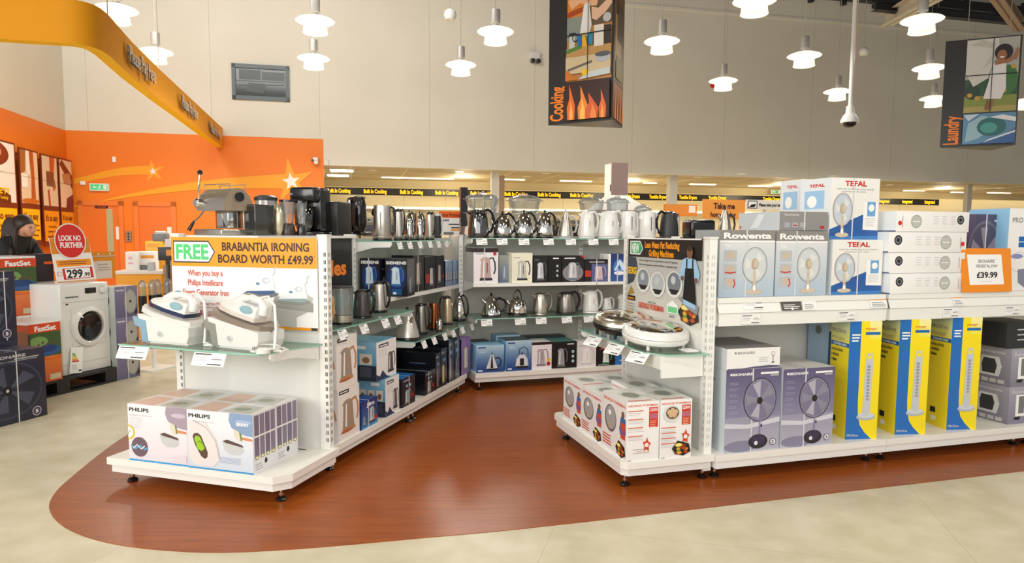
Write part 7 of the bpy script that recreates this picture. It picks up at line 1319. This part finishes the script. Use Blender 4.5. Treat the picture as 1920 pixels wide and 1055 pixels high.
carton(FP,ub-0.6,ub,v2,0.22,0,zt_-0.546,NAVY,'dark navy fan carton under the upper one behind the front navy carton',bd_f,None,None,name='fan_carton',group=PG)
carton(FP,ub-0.6,ub,v2,0.22,zt_-0.545,zt_,NAVY,'upper dark navy fan carton standing behind the front navy carton',bd_f,None,None,name='fan_carton',group=PG,strap=0.85)
ua = pu(221,0.0); ub = pu(263,-0.0)
for k in range(3):
    carton(FP,ua,ub+0.0,0.0,0.22,k*0.306,k*0.306+0.305,CARD,['lilac fan carton, bottom of the stack of three right of the washing machine','lilac fan carton, middle of the stack of three right of the washing machine','lilac fan carton, top of the stack of three right of the washing machine'][k],fb_f,fb_s,lambda g: g.rect(0,0,1,1,mat('d8c8b8',0.35)),name='fan_carton',group='lilac fan cartons stacked by the washing machine',strap=0.45)
v = -0.66; ua = pu(64,v,500); ub = pu(100,v,500)
carton(FP,ua,ub,v,0.16,0,pz(80,476,v),mat('23262e',0.35),'tall dark carton with orange stripe standing behind the washing machine',lambda g: (g.rect(0,0,1,1,mat('262932',0.35)), g.rect(0.5,0.92,1,0.94,ORANGE)),None,None,name='tall_carton')
# bottles on a small stand
p0 = FP.w(pu(270,-0.1,560),-0.1); zst = zat(275,590,p0)
r = thing('display_stand','small white display stand behind the lilac fan cartons','stand',(p0.x,p0.y,0),FP.a); mb = MB(); mb.box(-0.04,-0.12,0,0.30,0.14,0.02,WHITE); mb.build('base',r); mb = MB(); mb.box(0.1,0.0,0.02,0.14,0.03,zst-0.02,WHITE); mb.build('stem',r); mb = MB(); mb.box(-0.04,-0.12,zst-0.02,0.40,0.14,zst,WHITE); mb.build('top_plate',r)
for k in range(4):
    q = Vector((p0.x,p0.y,0)) + FP.U*(0.0+k*0.105) + FP.V*(0.03*(k%2)-0.02)
    b_ = thing('drinks_bottle','clear topped bottle with black sleeve, '+['first','second','third','last'][k]+' in the row behind the lilac cartons','bottle',(q.x,q.y,zst+0.0005),0,'sleeved bottles on the small stand'); Hb = 0.36
    mb = MB(); mb.lathe([(0.035,0),(0.04,0.01),(0.04,Hb*0.55),(0,Hb*0.551)],BLACK,16); mb.build('sleeve',b_); mb = MB(); mb.lathe([(0.038,Hb*0.552),(0.036,Hb*0.7),(0.04,Hb*0.8),(0.03,Hb*0.95),(0.012,Hb),(0,Hb)],CLEAR,16); mb.build('clear_top',b_)
# ================================================================== CHECKOUT
FT = Frame(((ray(215,500)*(9.4/ray(215,500).y)).to_2d()), 14)
def tu(x, v=0.0, y=510): return FT.on_v(x, y, v)[0]
def tz_(x, y, v=0.0): return FT.on_v(x, y, v)[1]
zc = tz_(260,508)
YC = mat('f6ab12',0.4,name='counter_yellow')
r = thing('checkout_counter','yellow fronted checkout counter with white worktop behind the FREE sign','counter',FT.w(0,0,0),FT.a)
ua, ub = tu(217), tu(303)
mb = MB(); mb.box(ua,-0.0,0,ub,0.6,zc-0.04,YC); g = G(mb,(ua,0,0),(1,0,0),(0,0,1),ub-ua,zc-0.04,step=0.002); g.text('Please Pay Here',0.55,0.80,0.07,mat('fbe9b8',0.4),0.38,0.02); g.circ(0.85,0.4,0.03,PAPER); mb.build('body',r)
mb = MB(); mb.box(ua-0.03,-0.05,zc-0.04,ub+0.03,0.65,zc,mat('ece9e2',0.3)); mb.build('worktop',r)
mb = MB(); mb.box(ua+0.1,0.58,zc,ub,0.62,zc+0.14,YC); mb.build('back_rail',r)
def boxthing(nm, lab_, cat, x1, x2, y1, y2, v, d, m, bev=0.01, extra=None, base=None):
    ua, ub = tu(x1,v,(y1+y2)/2), tu(x2,v,(y1+y2)/2); z0 = base if base is not None else tz_((x1+x2)/2,y2,v); z1 = tz_((x1+x2)/2,y1,v)
    r = thing(nm, lab_, cat, FT.w((ua+ub)/2, v-d/2, z0), FT.a); mb = MB(); W = ub-ua; mb.box(-W/2,-d/2,0,W/2,d/2,z1-z0,m,bev=bev); mb.build('body',r)
    if extra: extra(r, W, d, z1-z0)
    return r
zc2 = zc+0.001
WHT = mat('f3f1ee',0.4)
def ex1(r,W,d,H): mb = MB(); g = G(mb,(-W/2,-d/2-0.001,0),(1,0,0),(0,0,1),W,H,step=0.002); g.rect(0.3,0.6,0.7,0.75,mat('f0b8c8',0.4)); g.rect(0.3,0.35,0.8,0.45,mat('f0b8c8',0.4)); mb.build('printed_face',r)
boxthing('leaflet_holder','white leaflet holder with pink print standing on the checkout worktop','leaflet holder',235,254,472,506,-0.1,0.2,WHT,0.006,ex1,zc2)
def ex2(r,W,d,H): mb = MB(); g = G(mb,(-W/2,-d/2-0.001,0),(1,0,0),(0,0,1),W,H,step=0.002); g.rect(0.2,0.62,0.9,0.78,mat('f2a12a',0.4)); g.rect(0.0,0.0,1,0.25,MGREY); mb.build('printed_face',r)
boxthing('receipt_printer','white till printer with orange stripe on the checkout worktop','printer',257,292,471,500,-0.35,0.2,WHT,0.012,ex2,zc2)
def ex3(r,W,d,H): mb = MB(); mb.box(-W*0.4,-d/2-0.03,H*0.25,W*0.4,-d/2+0.01,H*0.55,DGREY,bev=0.006); mb.build('screen',r)
rb = boxthing('till_riser','yellow till riser box with printed lines on the checkout worktop','till',272,305,452,470,-0.62,0.3,mat('fbc02a',0.4),0.006,lambda r,W,d,H: (lambda mb: (G(mb,(-W/2,-d/2-0.001,0),(1,0,0),(0,0,1),W,H,step=0.002).lines(0.1,0.9,0.8,5,0.03,0.012,OCH), mb.build('printed_face',r)))(MB()),zc2)
ztill = tz_(290,453,-0.62)+0.002
boxthing('cash_till','grey till with white paper roll on top of the yellow riser','till',285,311,437,452,-0.62,0.25,MGREY,0.02,lambda r,W,d,H: (lambda mb: (mb.box(-W*0.35,-d*0.3,H,W*0.3,d*0.3,H+0.03,PAPER,bev=0.01), mb.build('paper_tray',r)))(MB()),ztill)
boxthing('till_monitor','dark till monitor with orange screen label at the right of the checkout','monitor',300,326,462,500,-0.15,0.2,DGREY,0.01,lambda r,W,d,H: (lambda mb: (G(mb,(-W/2,-d/2-0.001,0),(1,0,0),(0,0,1),W,H,step=0.002).rect(0.5,0.55,0.8,0.85,mat('e8912a',0.4)), mb.build('label',r)))(MB()),zc2) if False else None
def ex5(r,W,d,H): mb = MB(); g = G(mb,(-W/2,-d/2-0.001,0),(1,0,0),(0,0,1),W,H,step=0.002); g.rect(0.45,0.35,0.75,0.8,mat('e8912a',0.4)); mb.build('label',r)
r = boxthing('till_monitor','dark till monitor with orange label on a steel pole beside the checkout','monitor',296,330,463,488,0.12,0.12,DGREY,0.008,ex5)
zm_ = r.location.z; mb = MB(); mb.box(-0.03,-0.03,-zm_,0.03,0.03,0,CHROME); mb.build('pole',r)
boxthing('barcode_scanner','small grey barcode scanner on the checkout worktop','scanner',276,288,491,507,-0.06,0.12,LGREY,0.012,None,zc2)
r = thing('queue_barrier','pair of chrome barrier posts beside the yellow counter','barrier',FT.w(tu(309,0.12),0.12,0),FT.a)
for dx in (0.0,0.10): mb = MB(); mb.tube([(dx,0,0),(dx,0,1.0)],0.022,CHROME,14); mb.build('post',r)
mb = MB(); mb.lathe([(0.12,0),(0.12,0.015),(0.03,0.03),(0,0.03)],STEEL,24); mb.build('base',r)
r = thing('leaflet_rack','white rack of yellow leaflets right beside the FREE sign','leaflet rack',FT.w(tu(326,-0.1),-0.1,0),FT.a)
mb = MB(); mb.box(-0.1,0,0,0.25,0.2,1.35,WHT); mb.build('rack_body',r)
for k in range(4): mb = MB(); mb.box(-0.08,-0.02,0.35+k*0.14,0.20,0.0,0.45+k*0.14,mat('e8c98a',0.4)); mb.build('leaflet_pocket',r)
# ================================================================== MIDDLE DISTANCE
FM = Frame(((ray(870,400)*(9.6/ray(870,400).y)).to_2d()), 16)
def mu(x, v=0.0, y=400): return FM.on_v(x, y, v)[0]
def mz(x, y, v=0.0): return FM.on_v(x, y, v)[1]
def signboard(nm, lab_, x1, x2, y1, y2, v, m, fn, post_m=LGREY):
    ua, ub = mu(x1,v), mu(x2,v); z0 = mz((x1+x2)/2,y2,v); z1 = mz((x1+x2)/2,y1,v); W = ub-ua; H = z1-z0
    r = thing(nm, lab_, 'sign', FM.w(ua, v, 0), FM.a); mb = MB(); mb.box(0,-0.01,z0,W,0.01,z1,m); mb.build('board',r)
    mb = MB(); g = G(mb,(0,-0.01,z0),(1,0,0),(0,0,1),W,H,step=0.002); fn(g); mb.build('printed_face',r)
    mb = MB(); mb.box(W*0.45,0.01,0,W*0.45+0.04,0.04,z0+H*0.5,post_m); mb.build('post',r); mb = MB(); mb.box(W*0.45-0.15,-0.15,0,W*0.45+0.19,0.2,0.012,post_m); mb.build('base',r)
signboard('offer_sign','orange and white offer sign seen between the left and back runs',822,868,396,441,-0.2,PAPER,lambda g: (g.rect(0,0.72,1,1,ORANGE), g.text('Price Promise',0.05,0.78,0.14,mat('7a2a0a',0.4),0.9,0.03), g.text('£ 50000',0.08,0.58,0.09,DBLUE,0.35,0.02), g.rect(0.4,0.44,0.95,0.48,INK), g.rect(0.5,0.3,0.95,0.34,INK), g.rect(0.5,0.2,0.95,0.26,AMB), g.rect(0.2,0.03,0.6,0.14,MGREY)))
signboard('take_me_sign','orange Take me home sign behind the steel kettle',1317,1396,374,410,-0.6,mat('f09a3a',0.4),lambda g: (g.rect(0.01,0.02,0.99,0.98,mat('f3a047',0.4)), g.text('Take me',0.25,0.52,0.3,SGI,0.5,0.04), g.text('home today',0.18,0.1,0.25,SGI,0.6,0.03)))
signboard('basket_sign','white sign reading Please take your basket, right of the orange sign',1398,1473,375,393,-0.6,PAPER,lambda g: (g.rect(0.01,0.04,0.99,0.96,mat('e9e6dc',0.4)), g.rect(0.03,0.1,0.27,0.9,DGREY), g.rect(0.05,0.18,0.25,0.82,PAPER), g.poly([(0.06,0.2),(0.2,0.25),(0.24,0.6),(0.12,0.5)],INK), g.text('Please take your basket',0.31,0.35,0.32,INK,0.64,0.03)))
signboard('offer_sign','small orange sign behind the black kettle',1244,1306,383,405,-0.9,mat('e8892a',0.4),lambda g: (g.rect(0.02,0.05,0.98,0.95,mat('ea9440',0.4)), g.rect(0.75,0.3,0.95,0.9,PAPER)))
# cooker hood on a display panel
r = thing('cooker_hood','chimney cooker hood with white canopy rising behind the back run','cooker hood',FM.w(mu(1160,-0.3),-0.3,0),FM.a)
ua = mu(1146,-0.3)-mu(1160,-0.3); ub = mu(1176,-0.3)-mu(1160,-0.3); z1 = mz(1160,305,-0.3); z0 = mz(1160,366,-0.3); zz = mz(1160,394,-0.3); ca = mu(1117,-0.3)-mu(1160,-0.3); cb = mu(1215,-0.3)-mu(1160,-0.3)
mb = MB(); mb.box(ua,0,z0-0.1,ub,ub-ua,z1,mat('b59a92',0.3,0.5)); mb.box(ua-0.003,0.02,z0-0.1,ua,ub-ua,z1-0.01,WHITE); mb.box(ua-0.006,0.02,z0+0.06,ua-0.002,0.05,z0+0.16,INK); mb.build('chimney',r)
mb = MB(); mb.add([(ca,-0.1,zz),(cb,-0.1,zz),(cb,0.35,zz),(ca,0.35,zz),(ua,0,z0),(ub,0,z0),(ub,0.25,z0),(ua,0.25,z0)],[(0,3,2,1),(4,5,6,7),(0,1,5,4),(1,2,6,5),(2,3,7,6),(3,0,4,7)],mat('e3dfd4',0.3)); mb.build('canopy',r)
mb = MB(); mb.box(ca,0.05,0,cb,0.34,zz,mat('cfc6b4',0.5)); mb.build('display_panel',r)
r = thing('display_tower','slim black display tower with small silver ornaments behind the glass kettle','display',FM.w(mu(864,0.3),0.3,0),FM.a)
W = mu(877,0.3)-mu(864,0.3); zt_ = mz(870,351,0.3); mb = MB(); mb.box(0,0,0,W,W,zt_,BLACK); mb.build('body',r)
mb = MB(); mb.box(-0.0,-0.26,0,0.50,-0.01,1.55,DGREY); mb.build('plinth',r)
for k in range(3): mb = MB(); T = Matrix.Translation((0.15+k*0.13,-0.13,1.55)); hk = (0.40,0.46,0.41)[k]; mb.lathe([(0.045,0),(0.035,0.05),(0.012,hk*0.7),(0.008,hk),(0,hk)],STEEL,14,T); mb.build('ornament',r)
r_ = thing('exit_sign','small green and white exit sign hanging above the far sign band','exit sign',FW.w(FW.on_v(1455,360,-3.6)[0],-3.6,FW.on_v(1455,363,-3.6)[1]),FW.a)
mb = MB(); mb.box(-0.17,-0.02,0,0.17,0.02,0.12,PAPER); mb.build('light_box',r_); mb = MB(); g = G(mb,(-0.16,-0.022,0.01),(1,0,0),(0,0,1),0.32,0.10,step=0.002); g.rect(0,0,1,1,mat('5fae86',0.4)); g.poly([(0.1,0.5),(0.25,0.8),(0.25,0.6),(0.4,0.6),(0.4,0.4),(0.25,0.4),(0.25,0.2)],PAPER); g.rect(0.72,0.1,0.92,0.9,PAPER); mb.build('sign_face',r_); mb = MB(); mb.tube([(0,0,0.12),(0,0,ZB-r_.location.z)],0.006,GEAR,5); mb.build('hanger',r_)
# ================================================================== PERSON
def person():
    v = -1.24; u = pu(33, v, 440); base = FP.w(u, v, 0)
    r = thing('person','person with long dark hair and black top, head bowed, behind the pool cartons','person',base,math.radians(-12))
    # local: +x is where the person faces
    N = {}; V = []; Rr = []; E = []
    def n(k, co, rad, par=None):
        N[k] = len(V); V.append(co); Rr.append(rad)
        if par is not None: E.append((N[par], N[k]))
    zt = 1.40     # shoulder height of the leaning body
    n('pelvis',(-0.22,0,0.92),(0.15,0.12)); n('waist',(-0.17,0,1.05),(0.13,0.11),'pelvis'); n('chest',(-0.06,0,1.20),(0.16,0.12),'waist'); n('upper',(0.0,0,1.30),(0.12,0.10),'chest'); n('neck',(0.045,0,1.365),(0.05,0.05),'upper'); n('head0',(0.085,0,1.40),(0.062,0.07),'neck'); n('head',(0.105,0,1.44),(0.078,0.092),'head0'); n('crown',(0.10,0,1.475),(0.066,0.078),'head')
    n('face',(0.150,0,1.405),(0.058,0.052),'head'); n('jaw',(0.150,0,1.365),(0.040,0.036),'face'); n('chin',(0.166,0,1.345),(0.024,0.022),'jaw')
    for s_, sd in (('l',1),('r',-1)):
        n('sh'+s_,(-0.01,sd*0.15,1.27),(0.062,0.062),'upper'); n('el'+s_,(0.10,sd*0.21,1.04),(0.043,0.043),'sh'+s_); n('wr'+s_,(0.22,sd*0.13,1.00),(0.027,0.025),'el'+s_); n('pa'+s_,(0.29,sd*0.11,1.00),(0.036,0.018),'wr'+s_)
        for k in range(4):
            yy = sd*0.11 + (k-1.5)*0.02; L_ = (0.052,0.06,0.058,0.046)[k]
            n(f'f{s_}{k}a',(0.32,yy,0.998),(0.0095,0.0095),'pa'+s_); n(f'f{s_}{k}b',(0.32+L_*0.6,yy*1.0+(k-1.5)*0.003,0.990),(0.0085,0.0085),f'f{s_}{k}a'); n(f'f{s_}{k}c',(0.32+L_,yy+(k-1.5)*0.004,0.974),(0.007,0.007),f'f{s_}{k}b')
        n(f't{s_}a',(0.26,sd*0.075,0.998),(0.011,0.011),'pa'+s_); n(f't{s_}b',(0.295,sd*0.052,0.988),(0.009,0.009),f't{s_}a')
        n('hip'+s_,(-0.22,sd*0.09,0.86),(0.098,0.098),'pelvis'); n('kn'+s_,(-0.17,sd*0.10,0.48),(0.06,0.06),'hip'+s_); n('an'+s_,(-0.20,sd*0.10,0.09),(0.038,0.038),'kn'+s_); n('ft'+s_,(-0.10,sd*0.11,0.035),(0.035,0.03),'an'+s_); n('to'+s_,(-0.03,sd*0.12,0.028),(0.03,0.022),'ft'+s_)
    me = bpy.data.meshes.new('body'); me.from_pydata([Vector(c) for c in V], E, []); o = bpy.data.objects.new('body', me); COL.objects.link(o)
    md = o.modifiers.new('skin','SKIN'); md.use_smooth_shade = True
    for i, rd in enumerate(Rr): me.skin_vertices[0].data[i].radius = rd
    me.skin_vertices[0].data[0].use_root = True
    sb = o.modifiers.new('sub','SUBSURF'); sb.levels = 2; sb.render_levels = 2
    dg = bpy.context.evaluated_depsgraph_get(); dg.update(); m2 = bpy.data.meshes.new_from_object(o.evaluated_get(dg)); o.modifiers.clear(); o.data = m2; o.parent = r
    SK = mat('c98f72',0.5,name='skin'); TOP = mat('121214',0.7,name='black_top'); m2.materials.clear(); [m2.materials.append(q) for q in (SK, TOP, mat('1a1b20',0.7), BLACK)]
    for p_ in m2.polygons:
        c = p_.center; p_.use_smooth = True
        if (c.z > 1.345 and c.x > 0.0) or (c.z > 1.305 and c.x > 0.105): i = 0
        elif c.x > 0.19 and 0.9 < c.z < 1.06: i = 0
        elif c.z < 0.12: i = 3
        elif c.z < 0.93: i = 2
        else: i = 1
        p_.material_index = i
    from mathutils.bvhtree import BVHTree
    bv = BVHTree.FromPolygons([v_.co for v_ in m2.vertices], [list(p_.vertices) for p_ in m2.polygons])
    def surf(y, z):
        h = bv.ray_cast(Vector((0.5, y, z)), Vector((-1, 0, 0))); return h[0].x if h[0] is not None else 0.2
    # nose, brow and lips drawn out of the same skin
    bm = bmesh.new(); bm.from_mesh(m2); ctr = Vector((surf(0,1.402),0,1.402))
    fs_ = [f for f in bm.faces if (f.calc_center_median()-Vector((0.18,0,1.395))).length < 0.075 and f.calc_center_median().x > 0.13]
    bmesh.ops.subdivide_edges(bm, edges=list({e for f in fs_ for e in f.edges}), cuts=2, use_grid_fill=True)
    for q_, rad, push in ((ctr,0.020,Vector((0.020,0,-0.003))),(Vector((surf(0,1.42),0,1.42)),0.016,Vector((0.008,0,0))),(Vector((surf(0,1.372),0,1.372)),0.015,Vector((0.006,0,0)))):
        for vv in bm.verts:
            d = (vv.co-q_).length
            if d < rad: vv.co += push*(1-(d/rad)**2)
    for f in bm.faces: f.smooth = True
    bm.to_mesh(m2); bm.free()
    HR = noisemat('dark_hair','1a110d','38251c',60,0.5,stretch=(1,1,0.2)); EYE = mat('17110f',0.2)
    mb = MB(); T = Matrix.Translation((0.066,0,1.452)) @ Matrix.Rotation(math.radians(-32),4,'Y')
    mb.lathe([(0.080,-0.045),(0.094,-0.03),(0.100,0.0),(0.098,0.035),(0.084,0.068),(0.052,0.092),(0,0.100)],HR,28,T,sx=1.0,sy=0.9)
    random.seed(11)
    for side in (-1,1):
        for k in range(13):
            t = k/12; ax = 0.075-0.15*t; yy = side*(0.07+0.018*math.sin(PI*t)); zz_ = 1.475+0.03*math.sin(PI*t)
            mb.tube([(ax,yy*0.75,zz_+0.02),(ax-0.01,yy,zz_-0.04),(ax-0.02+0.012*random.random(),yy*1.12,zz_-0.12),(ax-0.025,yy*1.2,zz_-0.20),(ax-0.03+0.02*random.random(),yy*1.15,zz_-0.29-0.03*random.random())],0.016,HR,7,rr=[0.012,0.018,0.019,0.017,0.006])
    for k in range(9):
        yy = -0.07+0.0175*k; mb.tube([(-0.01,yy*0.8,1.52),(-0.055,yy,1.46),(-0.07,yy*1.1,1.36),(-0.08,yy*1.2,1.24),(-0.085,yy*1.1,1.14)],0.018,HR,7,rr=[0.012,0.02,0.022,0.02,0.006])
    mb.build('hair', r)
    for sd in (-1,1):
        mb = MB(); T = Matrix.Translation((surf(sd*0.026,1.414)+0.0005,sd*0.026,1.414)); mb.lathe([(0,-0.004),(0.005,-0.003),(0.008,0),(0.005,0.003),(0,0.004)],EYE,12,T,sx=0.4); mb.build('eye', r)
        mb = MB(); mb.tube([(surf(y_,1.430)+0.001,y_,1.430-abs(abs(y_)-0.027)*0.12) for y_ in (sd*0.014,sd*0.027,sd*0.040)],0.0028,HR,6); mb.build('eyebrow', r)
    mb = MB(); mb.tube([(surf(y_,1.372)+0.003,y_,1.372-abs(y_)*0.1) for y_ in (-0.016,-0.006,0.006,0.016)],0.0038,mat('a85a4c',0.4),6); mb.build('mouth', r)
    r.scale = (1.04,1.04,1.04)
person()
